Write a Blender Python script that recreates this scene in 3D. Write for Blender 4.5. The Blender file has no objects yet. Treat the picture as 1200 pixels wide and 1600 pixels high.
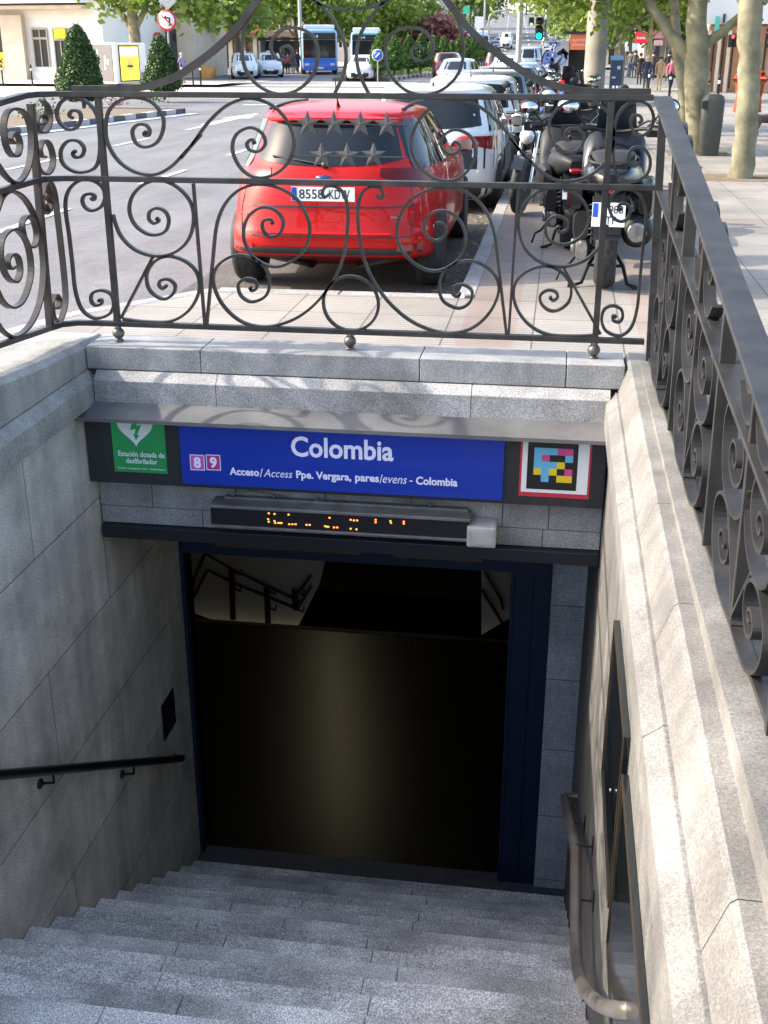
import bpy, bmesh, math, random
from math import sin, cos, tan, atan, pi, radians, sqrt
from mathutils import Vector, Matrix
random.seed(7)
SC = bpy.context.scene
COL = SC.collection

# ------------------------------------------------------------------ camera
F_PX, CX, CY, YH, VPX = 1800.0, 600.0, 800.0, 66.0, 885.0
TH = atan((CY-YH)/F_PX); YAW = atan((VPX-CX)*cos(TH)/F_PX)
CAMP = Vector((0, 0, 1.65))
FW = Vector((-sin(YAW)*cos(TH), cos(YAW)*cos(TH), -sin(TH)))
RT = Vector((cos(YAW), sin(YAW), 0)); UP = RT.cross(FW)
cam = bpy.data.cameras.new("camera"); camo = bpy.data.objects.new("camera", cam); COL.objects.link(camo)
cam.sensor_fit = 'VERTICAL'; cam.sensor_height = 36.0; cam.lens = 36.0*F_PX/1600.0
cam.clip_start = 0.05; cam.clip_end = 3000
camo.matrix_world = Matrix(((RT.x, UP.x, -FW.x, 0), (RT.y, UP.y, -FW.y, 0), (RT.z, UP.z, -FW.z, 1.65), (0, 0, 0, 1)))
SC.camera = camo
# ------------------------------------------------------------------ sky, sun, exposure
SUN_EL, SUN_AZ = radians(35), radians(267)      # azimuth clockwise from +Y: behind the camera, from the left
w = bpy.data.worlds.new("World"); SC.world = w; w.use_nodes = True
nt = w.node_tree; bg = nt.nodes['Background']
sky = nt.nodes.new('ShaderNodeTexSky'); sky.sky_type = 'NISHITA'; sky.sun_disc = False
sky.sun_elevation = SUN_EL; sky.sun_rotation = SUN_AZ; sky.dust_density = 3.0; sky.air_density = 1.0; sky.ozone_density = .6
nt.links.new(sky.outputs[0], bg.inputs[0]); bg.inputs[1].default_value = 0.15
sl = bpy.data.lights.new("sun", 'SUN'); sl.energy = 2.0; sl.angle = radians(0.6); sl.color = (1, .93, .82)
so = bpy.data.objects.new("sun", sl); COL.objects.link(so)
SD = Vector((sin(SUN_AZ)*cos(SUN_EL), cos(SUN_AZ)*cos(SUN_EL), sin(SUN_EL)))
so.rotation_euler = SD.to_track_quat('Z', 'Y').to_euler(); so.location = SD*60
SC.view_settings.view_transform = 'Standard'; SC.view_settings.look = 'None'
SC.view_settings.exposure = 2.0; SC.view_settings.gamma = 1
SC.cycles.max_bounces = 8; SC.cycles.transparent_max_bounces = 8

# ------------------------------------------------------------------ pixel -> world helpers (survey of the photo)
def ray(x, y): return FW + RT*((x-CX)/F_PX) - UP*((y-CY)/F_PX)
def drop(Y): return -0.0028*max(0.0, min(Y, 110)-15)
def PZ(x, y, z):
    r = ray(x, y); return CAMP + r*((z-CAMP.z)/r.z)
def G(x, y, z0=-.33):
    z = z0
    for _ in range(8):
        p = PZ(x, y, z); z = z0+drop(p.y)
    return p
def PY(x, y, Y): r = ray(x, y); return CAMP + r*(Y/r.y)
def PX(x, y, X): r = ray(x, y); return CAMP + r*(X/r.x)
ROAD, PAVE = -.33, -.20

# ------------------------------------------------------------------ materials
def sock(n, *names):
    for k in names:
        if k in n.inputs: return n.inputs[k]
MATS = {}
def mat(name, col, rough=.6, metal=0., col2=None, scale=20., bump=0., coat=0., emit=None, estr=0., spec=None, detail=4., island=0., bscale=None, dirt=0.):
    if name in MATS: return MATS[name]
    m = bpy.data.materials.new(name); m.use_nodes = True; nt = m.node_tree; N = nt.nodes; L = nt.links
    b = N['Principled BSDF']
    b.inputs['Base Color'].default_value = (*col, 1); b.inputs['Roughness'].default_value = rough; b.inputs['Metallic'].default_value = metal
    if spec is not None: sock(b, 'Specular IOR Level', 'Specular').default_value = spec
    if coat: sock(b, 'Coat Weight').default_value = coat; sock(b, 'Coat Roughness').default_value = .03
    if emit: sock(b, 'Emission Color').default_value = (*emit, 1); sock(b, 'Emission Strength').default_value = estr
    tc = N.new('ShaderNodeTexCoord'); out = None
    if col2 is not None or bump or dirt:
        no = N.new('ShaderNodeTexNoise'); no.inputs['Scale'].default_value = scale; no.inputs['Detail'].default_value = detail
        L.new(tc.outputs['Object'], no.inputs['Vector'])
        if col2 is not None:
            mr = N.new('ShaderNodeMapRange'); mr.inputs[1].default_value = .35; mr.inputs[2].default_value = .65
            L.new(no.outputs[0], mr.inputs[0])
            mx = N.new('ShaderNodeMixRGB'); mx.inputs[1].default_value = (*col, 1); mx.inputs[2].default_value = (*col2, 1)
            L.new(mr.outputs[0], mx.inputs[0]); out = mx.outputs[0]
        if bump:
            bu = N.new('ShaderNodeBump'); bu.inputs['Strength'].default_value = bump; bu.inputs['Distance'].default_value = .01
            if bscale:
                n2 = N.new('ShaderNodeTexNoise'); n2.inputs['Scale'].default_value = bscale; L.new(tc.outputs['Object'], n2.inputs['Vector'])
                L.new(n2.outputs[0], bu.inputs['Height'])
            else: L.new(no.outputs[0], bu.inputs['Height'])
            L.new(bu.outputs[0], b.inputs['Normal'])
    if dirt:
        n3 = N.new('ShaderNodeTexNoise'); n3.inputs['Scale'].default_value = 1.7; n3.inputs['Detail'].default_value = 6
        L.new(tc.outputs['Object'], n3.inputs['Vector'])
        m3 = N.new('ShaderNodeMapRange'); m3.inputs[1].default_value = .35; m3.inputs[2].default_value = .7; m3.inputs[3].default_value = 1-dirt; m3.inputs[4].default_value = 1
        L.new(n3.outputs[0], m3.inputs[0])
        mm = N.new('ShaderNodeMixRGB'); mm.blend_type = 'MULTIPLY'; mm.inputs[0].default_value = 1
        if out: L.new(out, mm.inputs[1])
        else: mm.inputs[1].default_value = (*col, 1)
        L.new(m3.outputs[0], mm.inputs[2]); out = mm.outputs[0]
    if island:
        ge = N.new('ShaderNodeNewGeometry'); hs = N.new('ShaderNodeHueSaturation')
        m4 = N.new('ShaderNodeMapRange'); m4.inputs[3].default_value = 1-island; m4.inputs[4].default_value = 1+island
        L.new(ge.outputs['Random Per Island'], m4.inputs[0]); L.new(m4.outputs[0], hs.inputs['Value'])
        if out: L.new(out, hs.inputs['Color'])
        else: hs.inputs['Color'].default_value = (*col, 1)
        out = hs.outputs[0]
    if out: L.new(out, b.inputs['Base Color'])
    MATS[name] = m; return m

def granite(name, tone, warm=(1, 1, 1), joints=None, ax='XZ', streak=.25, grain=190., contrast=.45, blotch=0.):
    """speckled granite; joints=(width,height,offx,offz) draws thin dark joints"""
    m = bpy.data.materials.new(name); m.use_nodes = True; nt = m.node_tree; N = nt.nodes; L = nt.links
    b = N['Principled BSDF']; b.inputs['Roughness'].default_value = .62
    tc = N.new('ShaderNodeTexCoord')
    def noise(s, d, src=None):
        n = N.new('ShaderNodeTexNoise'); n.inputs['Scale'].default_value = s; n.inputs['Detail'].default_value = d
        L.new(src or tc.outputs['Object'], n.inputs['Vector']); return n.outputs[0]
    def mr(v, a, b_, c, d):
        n = N.new('ShaderNodeMapRange'); L.new(v, n.inputs[0])
        for i, k in enumerate((a, b_, c, d)): n.inputs[i+1].default_value = k
        return n.outputs[0]
    def mul(a, c):
        n = N.new('ShaderNodeMath'); n.operation = 'MULTIPLY'; L.new(a, n.inputs[0])
        if isinstance(c, float): n.inputs[1].default_value = c
        else: L.new(c, n.inputs[1])
        return n.outputs[0]
    g1 = noise(grain, 2); g2 = noise(grain*.45, 3); g3 = noise(2.2, 7); g5 = noise(11, 4)
    v = mul(mr(g1, .35, .65, 1-contrast, 1+contrast*.6), mr(g2, .35, .65, .82, 1.14))
    v = mul(v, mr(g3, .3, .7, .76, 1.14)); v = mul(v, mr(g5, .3, .7, .9, 1.08))
    if blotch:
        v = mul(v, mr(noise(1.1, 9), .40, .60, 1-blotch, 1.08)); v = mul(v, mr(noise(4.5, 8), .32, .50, 1-blotch*.8, 1.0))
    if streak:
        mp = N.new('ShaderNodeMapping'); mp.inputs['Scale'].default_value = (7, 7, .55); L.new(tc.outputs['Object'], mp.inputs['Vector'])
        v = mul(v, mr(noise(1.0, 6, mp.outputs[0]), .38, .62, 1-streak, 1.06))
    if joints:
        sp = N.new('ShaderNodeSeparateXYZ'); L.new(tc.outputs['Object'], sp.inputs[0])
        cb = N.new('ShaderNodeCombineXYZ'); L.new(sp.outputs[{'X': 0, 'Y': 1}[ax[0]]], cb.inputs[0]); L.new(sp.outputs[{'Y': 1, 'Z': 2}[ax[1]]], cb.inputs[1])
        mp = N.new('ShaderNodeMapping'); mp.inputs['Location'].default_value = (joints[2], joints[3], 0); L.new(cb.outputs[0], mp.inputs['Vector'])
        br = N.new('ShaderNodeTexBrick'); L.new(mp.outputs[0], br.inputs['Vector'])
        br.inputs['Scale'].default_value = 1; br.inputs['Brick Width'].default_value = joints[0]; br.inputs['Row Height'].default_value = joints[1]
        br.inputs['Mortar Size'].default_value = .0035 if len(joints) < 5 else joints[4]; br.inputs['Mortar Smooth'].default_value = .3
        br.inputs['Color1'].default_value = (1, 1, 1, 1); br.inputs['Color2'].default_value = (.86, .86, .86, 1); br.inputs['Mortar'].default_value = (.16, .15, .14, 1)
        v = mul(v, br.outputs[0])
        bm = N.new('ShaderNodeBump'); bm.inputs['Distance'].default_value = .006; bm.inputs['Strength'].default_value = .6; bm.invert = True
        L.new(br.outputs[1], bm.inputs['Height']); L.new(bm.outputs[0], b.inputs['Normal'])
    mx = N.new('ShaderNodeMixRGB'); mx.blend_type = 'MULTIPLY'; mx.inputs[0].default_value = 1
    mx.inputs[1].default_value = (tone*warm[0], tone*warm[1], tone*warm[2], 1); L.new(v, mx.inputs[2])
    L.new(mx.outputs[0], b.inputs['Base Color'])
    return m

M_wallL = granite('granite_wall_left', .60, (1, .94, .80), (1.9, .7, .35, .25), 'YZ', .12, blotch=.12)
M_wallR = granite('granite_wall_right', .20, (1, .95, .86), (1.9, .7, .2, .25), 'YZ', .3)
M_face = granite('granite_face', .34, (1, .98, .95), None, streak=.15, blotch=.12)
M_cop = granite('granite_coping', .20, (1, .95, .87), None, streak=.12, contrast=.3, blotch=.14)
M_step = granite('granite_step', .72, (1, .96, .89), None, streak=.0, grain=150, contrast=.6, blotch=.24)
M_jamb = granite('granite_jamb', .52, (.97, 1, 1.04), (2.0, .62, .5, .3), 'XZ', .1)
M_dark = mat('joint_shadow', (.03, .03, .03), .9)
M_iron = mat('painted_iron', (.036, .034, .033), .45, .45, (.062, .058, .054), 9., .15, dirt=.25)
M_ball = mat('ball_metal', (.16, .15, .13), .45, .7, (.09, .085, .08), 25.)
M_flash = mat('zinc_flashing', (.16, .16, .16), .5, .35, (.22, .215, .21), 5., .1, dirt=.35)
M_hous = mat('sign_housing', (.035, .037, .04), .5, .3)
M_blue = mat('sign_blue', (.002, .028, .23), .3, coat=.3, emit=(.002, .010, .34), estr=.07)
M_lil = mat('sign_letters', (.48, .50, .62), .35, emit=(.62, .64, .82), estr=.08)
M_green = mat('sign_green', (.01, .16, .05), .3, emit=(.01, .16, .05), estr=.1)
M_white = mat('white_print', (.75, .77, .78), .4)
M_mag = mat('magenta_square', (.30, .03, .17), .35, emit=(.30, .03, .17), estr=.06)
M_lilsq = mat('lilac_square', (.35, .08, .35), .35, emit=(.35, .08, .35), estr=.06)
M_red = mat('red_print', (.55, .03, .05), .4)
M_blackp = mat('black_print', (.01, .01, .012), .4)
M_x_ = 0; M_cyan = mat('code_cyan', (.12, .45, .68), .4); M_magc = mat('code_magenta', (.62, .06, .26), .4); M_yel = mat('code_yellow', (.75, .55, .02), .4)
M_amber = mat('amber_led', (1, .22, .03), .4, emit=(1, .20, .03), estr=1.1)
M_led = mat('display_screen', (.012, .012, .013), .25)
M_alu = mat('weathered_aluminium', (.32, .31, .30), .4, .7, (.22, .21, .2), 8.)
M_steel = mat('brushed_steel', (.42, .39, .36), .36, .75, (.33, .28, .24), 6., dirt=.25)
M_dblue = mat('dark_blue_metal', (.010, .024, .055), .45, .2)
M_dark2 = mat('dark_painted_metal', (.02, .022, .026), .45, .4)
M_glassd = mat('dark_glass', (.01, .012, .012), .06, spec=.6)
M_bulk = mat('grey_plastic', (.42, .42, .40), .4, 0, (.33, .33, .32), 12.)

def paving(name, c1, c2, pink, asphalt=False):
    m = bpy.data.materials.new(name); m.use_nodes = True; nt = m.node_tree; N = nt.nodes; L = nt.links
    b = N['Principled BSDF']; b.inputs['Roughness'].default_value = .7
    tc = N.new('ShaderNodeTexCoord'); sp = N.new('ShaderNodeSeparateXYZ'); L.new(tc.outputs['Object'], sp.inputs[0])
    br = N.new('ShaderNodeTexBrick'); L.new(tc.outputs['Object'], br.inputs['Vector'])
    mp = N.new('ShaderNodeMapping'); mp.inputs['Location'].default_value = (.12, .1, 0); L.new(tc.outputs['Object'], mp.inputs['Vector']); L.new(mp.outputs[0], br.inputs['Vector'])
    br.offset = 0.0
    br.inputs['Scale'].default_value = 1; br.inputs['Brick Width'].default_value = .6; br.inputs['Row Height'].default_value = .6
    br.inputs['Mortar Size'].default_value = .006; br.inputs['Mortar Smooth'].default_value = .2
    br.inputs['Color1'].default_value = (*c1, 1); br.inputs['Color2'].default_value = (*c2, 1); br.inputs['Mortar'].default_value = (.10, .08, .07, 1)
    # ribs running along X (grooves every 6 cm along Y)
    wv = N.new('ShaderNodeMath'); wv.operation = 'MULTIPLY'; L.new(sp.outputs[1], wv.inputs[0]); wv.inputs[1].default_value = 1/.06
    fr = N.new('ShaderNodeMath'); fr.operation = 'FRACT'; L.new(wv.outputs[0], fr.inputs[0])
    lt = N.new('ShaderNodeMath'); lt.operation = 'LESS_THAN'; L.new(fr.outputs[0], lt.inputs[0]); lt.inputs[1].default_value = .2
    rib = N.new('ShaderNodeMapRange'); L.new(lt.outputs[0], rib.inputs[0]); rib.inputs[3].default_value = 1; rib.inputs[4].default_value = .62
    # pink bands: X in [-.6,-.22] and [.62,.95] near; cross band
    def band(a, c, ch):
        g = N.new('ShaderNodeMath'); g.operation = 'GREATER_THAN'; L.new(sp.outputs[ch], g.inputs[0]); g.inputs[1].default_value = a
        l = N.new('ShaderNodeMath'); l.operation = 'LESS_THAN'; L.new(sp.outputs[ch], l.inputs[0]); l.inputs[1].default_value = c
        x = N.new('ShaderNodeMath'); x.operation = 'MULTIPLY'; L.new(g.outputs[0], x.inputs[0]); L.new(l.outputs[0], x.inputs[1]); return x.outputs[0]
    def add(a, c):
        x = N.new('ShaderNodeMath'); x.operation = 'MAXIMUM'; L.new(a, x.inputs[0]); L.new(c, x.inputs[1]); return x.outputs[0]
    pk = None
    for p in pink:
        bb = band(*p); pk = bb if pk is None else add(pk, bb)
    mx = N.new('ShaderNodeMixRGB'); mx.blend_type = 'MULTIPLY'; mx.inputs[2].default_value = (.97, .84, .81, 1)
    L.new(br.outputs[0], mx.inputs[1])
    if pk is not None: L.new(pk, mx.inputs[0])
    else: mx.inputs[0].default_value = 0
    n1 = N.new('ShaderNodeTexNoise'); n1.inputs['Scale'].default_value = 1.3; n1.inputs['Detail'].default_value = 8; L.new(tc.outputs['Object'], n1.inputs['Vector'])
    r1 = N.new('ShaderNodeMapRange'); L.new(n1.outputs[0], r1.inputs[0]); r1.inputs[1].default_value = .3; r1.inputs[2].default_value = .7; r1.inputs[3].default_value = .72; r1.inputs[4].default_value = 1.12
    n2 = N.new('ShaderNodeTexNoise'); n2.inputs['Scale'].default_value = 70; n2.inputs['Detail'].default_value = 3; L.new(tc.outputs['Object'], n2.inputs['Vector'])
    r2 = N.new('ShaderNodeMapRange'); L.new(n2.outputs[0], r2.inputs[0]); r2.inputs[1].default_value = .3; r2.inputs[2].default_value = .7; r2.inputs[3].default_value = .8; r2.inputs[4].default_value = 1.12
    v = N.new('ShaderNodeMath'); v.operation = 'MULTIPLY'; L.new(r1.outputs[0], v.inputs[0]); L.new(r2.outputs[0], v.inputs[1])
    v2 = N.new('ShaderNodeMath'); v2.operation = 'MULTIPLY'; L.new(v.outputs[0], v2.inputs[0]); L.new(rib.outputs[0], v2.inputs[1])
    m2 = N.new('ShaderNodeMixRGB'); m2.blend_type = 'MULTIPLY'; m2.inputs[0].default_value = 1; L.new(mx.outputs[0], m2.inputs[1]); L.new(v2.outputs[0], m2.inputs[2])
    L.new(m2.outputs[0], b.inputs['Base Color'])
    return m
M_pave = paving('pavement_tiles', (.255, .235, .205), (.295, .27, .235), [(-.62, -.24, 0), (.60, .95, 0), (13.3, 13.75, 1)])

def asphalt():
    m = bpy.data.materials.new('asphalt'); m.use_nodes = True; nt = m.node_tree; N = nt.nodes; L = nt.links
    b = N['Principled BSDF']; b.inputs['Roughness'].default_value = .8
    tc = N.new('ShaderNodeTexCoord')
    def nz(s, d, a, c, lo, hi, scl=None):
        src = tc.outputs['Object']
        if scl:
            mp = N.new('ShaderNodeMapping'); mp.inputs['Scale'].default_value = scl; L.new(src, mp.inputs['Vector']); src = mp.outputs[0]
        n = N.new('ShaderNodeTexNoise'); n.inputs['Scale'].default_value = s; n.inputs['Detail'].default_value = d; L.new(src, n.inputs['Vector'])
        r = N.new('ShaderNodeMapRange'); L.new(n.outputs[0], r.inputs[0])
        for i, k in enumerate((a, c, lo, hi)): r.inputs[i+1].default_value = k
        return r.outputs[0]
    v = None
    for o in (nz(90, 2, .3, .7, .55, 1.45), nz(.5, 6, .3, .7, .8, 1.15), nz(1, 5, .35, .65, .86, 1.1, (2.2, .12, 1)), nz(7, 5, .3, .7, .88, 1.1)):
        if v is None: v = o
        else:
            x = N.new('ShaderNodeMath'); x.operation = 'MULTIPLY'; L.new(v, x.inputs[0]); L.new(o, x.inputs[1]); v = x.outputs[0]
    mx = N.new('ShaderNodeMixRGB'); mx.blend_type = 'MULTIPLY'; mx.inputs[0].default_value = 1; mx.inputs[1].default_value = (.128, .126, .128, 1); L.new(v, mx.inputs[2])
    L.new(mx.outputs[0], b.inputs['Base Color']); return m
M_asph = asphalt()
M_gutter = mat('dirty_gutter_asphalt', (.07, .062, .052), .85, 0, (.13, .115, .095), 28., .3, dirt=.4)
M_kerb = granite('kerb_granite', .34, (1, .97, .92), None, streak=0, grain=120)
M_paint = mat('road_paint', (.55, .55, .53), .6, 0, (.38, .38, .37), 14.)
M_kerbw = mat('kerb_white', (.50, .47, .42), .7, 0, (.4, .38, .34), 6.); M_kerbb = mat('kerb_dark', (.05, .052, .06), .6, 0, (.08, .08, .085), 6.)
M_bluep = mat('blue_slab', (.22, .27, .38), .7, 0, (.3, .35, .44), 5.)
M_soil = mat('planting_soil', (.10, .07, .045), .95, 0, (.17, .13, .08), 12., .5)

# ------------------------------------------------------------------ mesh builder
class MB:
    def __init__(s): s.v = []; s.f = []; s.mi = []; s.m = 0; s.sm = []
    def add(s, vs, fs, smooth=False):
        b = len(s.v); s.v += [tuple(p) for p in vs]
        for f in fs: s.f.append(tuple(b+i for i in f)); s.mi.append(s.m); s.sm.append(smooth)
    def box(s, x0, x1, y0, y1, z0, z1):
        s.add([(x, y, z) for x in (x0, x1) for y in (y0, y1) for z in (z0, z1)],
              [(0, 1, 3, 2), (4, 6, 7, 5), (0, 4, 5, 1), (2, 3, 7, 6), (0, 2, 6, 4), (1, 5, 7, 3)]); return s
    def obox(s, c, sx, sy, sz, R=None):
        R = R or Matrix.Identity(3); c = Vector(c)
        s.add([c+R@Vector((x*sx/2, y*sy/2, z*sz/2)) for x in (-1, 1) for y in (-1, 1) for z in (-1, 1)],
              [(0, 1, 3, 2), (4, 6, 7, 5), (0, 4, 5, 1), (2, 3, 7, 6), (0, 2, 6, 4), (1, 5, 7, 3)]); return s
    def quad(s, a, b, c, d): s.add([a, b, c, d], [(0, 1, 2, 3)]); return s
    def prism(s, pts, off):          # polygon pts (3D, planar) extruded by off
        n = len(pts); off = Vector(off); P = [Vector(p) for p in pts]
        s.add(P+[p+off for p in P], [tuple(range(n-1, -1, -1)), tuple(range(n, 2*n))]+[(i, (i+1) % n, n+(i+1) % n, n+i) for i in range(n)]); return s
    def bar(s, pts, wv, w, t, smooth=False):  # flat bar swept along pts, width w along wv, thickness t in the plane
        P = [Vector(p) for p in pts]; wv = Vector(wv).normalized(); n = len(P); vs = []
        for i in range(n):
            tg = (P[min(i+1, n-1)]-P[max(i-1, 0)])
            if tg.length < 1e-9: tg = Vector((0, 0, 1))
            bn = wv.cross(tg.normalized()); bn = bn.normalized() if bn.length > 1e-6 else Vector((1, 0, 0))
            for a, b in ((-1, -1), (1, -1), (1, 1), (-1, 1)): vs.append(P[i]+wv*(a*w/2)+bn*(b*t/2))
        fs = [(3, 2, 1, 0), tuple(4*(n-1)+k for k in range(4))]
        for i in range(n-1):
            for k in range(4): fs.append((4*i+k, 4*i+(k+1) % 4, 4*i+4+(k+1) % 4, 4*i+4+k))
        s.add(vs, fs, smooth); return s
    def tube(s, pts, r, n=10, cap=True):
        P = [Vector(p) for p in pts]; m = len(P); rr = r if isinstance(r, (list, tuple)) else [r]*m; vs = []
        ref = None
        for i in range(m):
            tg = (P[min(i+1, m-1)]-P[max(i-1, 0)]).normalized()
            if ref is None:
                ref = tg.cross(Vector((0, 0, 1)));
                if ref.length < .1: ref = tg.cross(Vector((1, 0, 0)))
            ref = (ref-tg*ref.dot(tg)).normalized(); b2 = tg.cross(ref)
            for k in range(n): a = 2*pi*k/n; vs.append(P[i]+(ref*cos(a)+b2*sin(a))*rr[i])
        fs = [(i*n+k, i*n+(k+1) % n, (i+1)*n+(k+1) % n, (i+1)*n+k) for i in range(m-1) for k in range(n)]
        s.add(vs, fs, True)
        if cap: s.add(vs[:n], [tuple(range(n-1, -1, -1))]); s.add(vs[-n:], [tuple(range(n))])
        return s
    def lathe(s, prof, c=(0, 0, 0), ax='Z', n=20):   # prof [(r,h)]
        c = Vector(c); vs = []
        for r, h in prof:
            for k in range(n):
                a = 2*pi*k/n; p = (r*cos(a), r*sin(a), h)
                if ax == 'X': p = (h, r*cos(a), r*sin(a))
                if ax == 'Y': p = (r*sin(a), h, r*cos(a))
                vs.append(c+Vector(p))
        m = len(prof)
        s.add(vs, [(i*n+k, i*n+(k+1) % n, (i+1)*n+(k+1) % n, (i+1)*n+k) for i in range(m-1) for k in range(n)], True)
        s.add(vs[:n], [tuple(range(n-1, -1, -1))]); s.add(vs[-n:], [tuple(range(n))]); return s
    def ball(s, c, rx, ry=None, rz=None, n=12, m=8):
        ry = ry or rx; rz = rz or rx; c = Vector(c); vs = []
        for i in range(m+1):
            t = pi*i/m
            for k in range(n): a = 2*pi*k/n; vs.append(c+Vector((rx*sin(t)*cos(a), ry*sin(t)*sin(a), rz*cos(t))))
        s.add(vs, [(i*n+k, (i+1)*n+k, (i+1)*n+(k+1) % n, i*n+(k+1) % n) for i in range(m) for k in range(n)], True); return s
    def loft(s, rings, smooth=True, cap=True):
        n = len(rings[0]); vs = [p for r in rings for p in r]; m = len(rings)
        s.add(vs, [(i*n+k, i*n+(k+1) % n, (i+1)*n+(k+1) % n, (i+1)*n+k) for i in range(m-1) for k in range(n)], smooth)
        if cap: s.add(rings[0], [tuple(range(n-1, -1, -1))]); s.add(rings[-1], [tuple(range(n))])
        return s
    def grid(s, fn, nu, nv, smooth=True):
        s.add([fn(i/nu, j/nv) for i in range(nu+1) for j in range(nv+1)],
              [(i*(nv+1)+j, (i+1)*(nv+1)+j, (i+1)*(nv+1)+j+1, i*(nv+1)+j+1) for i in range(nu) for j in range(nv)], smooth); return s
    def build(s, name, mats, parent=None, bevel=0, fixn=True):
        me = bpy.data.meshes.new(name); me.from_pydata(s.v, [], s.f)
        mats = mats if isinstance(mats, (list, tuple)) else [mats]
        for m in mats: me.materials.append(m)
        me.polygons.foreach_set('material_index', s.mi); me.polygons.foreach_set('use_smooth', s.sm); me.update()
        if fixn:
            bm = bmesh.new(); bm.from_mesh(me)
            bmesh.ops.recalc_face_normals(bm, faces=bm.faces); bm.to_mesh(me); bm.free()
        o = bpy.data.objects.new(name, me); COL.objects.link(o)
        if parent: o.parent = parent
        if bevel:
            b = o.modifiers.new('bevel', 'BEVEL'); b.width = bevel; b.segments = 2; b.limit_method = 'ANGLE'; b.angle_limit = radians(40)
        return o
def tag(o, label=None, cat=None, group=None, kind=None):
    if label: o['label'] = label
    if cat: o['category'] = cat
    if group: o['group'] = group
    if kind: o['kind'] = kind
    return o
def empty(name, loc, label, cat, group=None, rz=0.):
    o = bpy.data.objects.new(name, None); COL.objects.link(o); o.location = loc; o.rotation_euler = (0, 0, rz)
    o.empty_display_size = .2
    return tag(o, label, cat, group)
def catmull(pts, n=6, closed=False):
    P = [Vector(p) for p in pts]; out = []; m = len(P)
    for i in range(m-1):
        p0 = P[max(i-1, 0)]; p1 = P[i]; p2 = P[i+1]; p3 = P[min(i+2, m-1)]
        for k in range(n):
            t = k/n; out.append(.5*((2*p1)+(p2-p0)*t+(2*p0-5*p1+4*p2-p3)*t*t+(3*p1-p0-3*p2+p3)*t*t*t))
    out.append(P[-1]); return out
def text_mb(txt, height=1., bold=0., shear=0.):
    cu = bpy.data.curves.new('txt', 'FONT'); cu.body = txt; cu.size = 1; cu.offset = bold; cu.shear = shear; cu.resolution_u = 3
    o = bpy.data.objects.new('txt', cu); COL.objects.link(o)
    bpy.context.view_layer.update()
    me = bpy.data.meshes.new_from_object(o.evaluated_get(bpy.context.evaluated_depsgraph_get()))
    vs = [v.co.copy() for v in me.vertices]; fs = [tuple(p.vertices) for p in me.polygons]
    bpy.data.objects.remove(o); bpy.data.curves.remove(cu); bpy.data.meshes.remove(me)
    return vs, fs
def put_text(mb, txt, O, U, V, N, width=None, height=None, bold=.0, shear=0., th=.003):
    """text from lower-left O, along unit U, up unit V, scaled to width (and height of its box)"""
    vs, fs = text_mb(txt, bold=bold, shear=shear)
    if not vs: return
    x0 = min(v.x for v in vs); x1 = max(v.x for v in vs); y0 = min(v.y for v in vs); y1 = max(v.y for v in vs)
    sx = width/(x1-x0) if width else height/(y1-y0); sy = height/(y1-y0) if height else sx
    O = Vector(O); U = Vector(U); V = Vector(V); N = Vector(N)
    mb.add([O+U*((v.x-x0)*sx)+V*((v.y-y0)*sy)+N*th for v in vs], fs)

# ================================================================== GROUND AND SETTING
XL, XR, YF = -2.70, .36, 6.30
def sheet(name, polys, z0, m, kind='structure', th=None):
    mb = MB()
    for poly in polys:
        P = [(x, y, z0+drop(y)) for x, y in poly]
        mb.add(P, [tuple(range(len(P)))])
    o = mb.build(name, m, fixn=False)
    for p in o.data.polygons:
        if p.normal.z < 0: p.flip()
    o.data.update()
    return tag(o, kind=kind)
def strip(x0a, x0b, x1a, x1b, ys):  # polygons between left line and right line, sliced along Y
    out = []
    for a, b in zip(ys[:-1], ys[1:]):
        fa = (a-ys[0])/(ys[-1]-ys[0]); fb = (b-ys[0])/(ys[-1]-ys[0])
        out.append([(x0a+(x0b-x0a)*fa, a), (x1a+(x1b-x1a)*fa, a), (x1a+(x1b-x1a)*fb, b), (x0a+(x0b-x0a)*fb, b)])
    return out
YS = [-12, -4, 6.6, 15, 40, 70, 110]
# road: leaves the stairwell free (X<-2.95 beside it, everything beyond Y=6.62)
sheet('road', strip(-75, -75, -3.9, -3.9, YS)+[[(-3.9, 8.0), (-.60, 8.0), (-.60, 15), (-3.9, 15)], [(-3.9, 15), (-.60, 15), (-.45, 62), (-3.9, 62)], [(-3.9, 62), (60, 62), (60, 110), (-3.9, 110)]], ROAD, M_asph)
# terrain far beyond the crossing: flat, then the hill the avenue climbs
def far_z(y): return ROAD+drop(110)+max(0, y-185)*.048
mb = MB(); yy = [110, 150, 185, 215, 260, 320, 420, 600, 900, 1500]
mb.add([(x, y, far_z(y)-(.004 if y < 190 else 0)) for y in yy for x in (-600, -60, 60, 600)], [(i*4+k, i*4+k+1, i*4+4+k+1, i*4+4+k) for i in range(len(yy)-1) for k in range(3)])
tag(mb.build('terrain', mat('far_ground', (.40, .36, .31), .9, 0, (.46, .42, .36), .4), fixn=False), kind='structure')
mb = MB(); mb.add([(-600, y, ROAD+drop(y)-.05) if k == 0 else ((-75, y, ROAD+drop(y)-.05)) for y in (-12, 110) for k in (0, 1)], [(0, 1, 3, 2)])
mb.add([(60, 62, -.5), (600, 62, -.5), (600, 110, -.65), (60, 110, -.65)], [(0, 1, 2, 3)])
tag(mb.build('distant_ground', M_asph, fixn=False), kind='structure')

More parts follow.
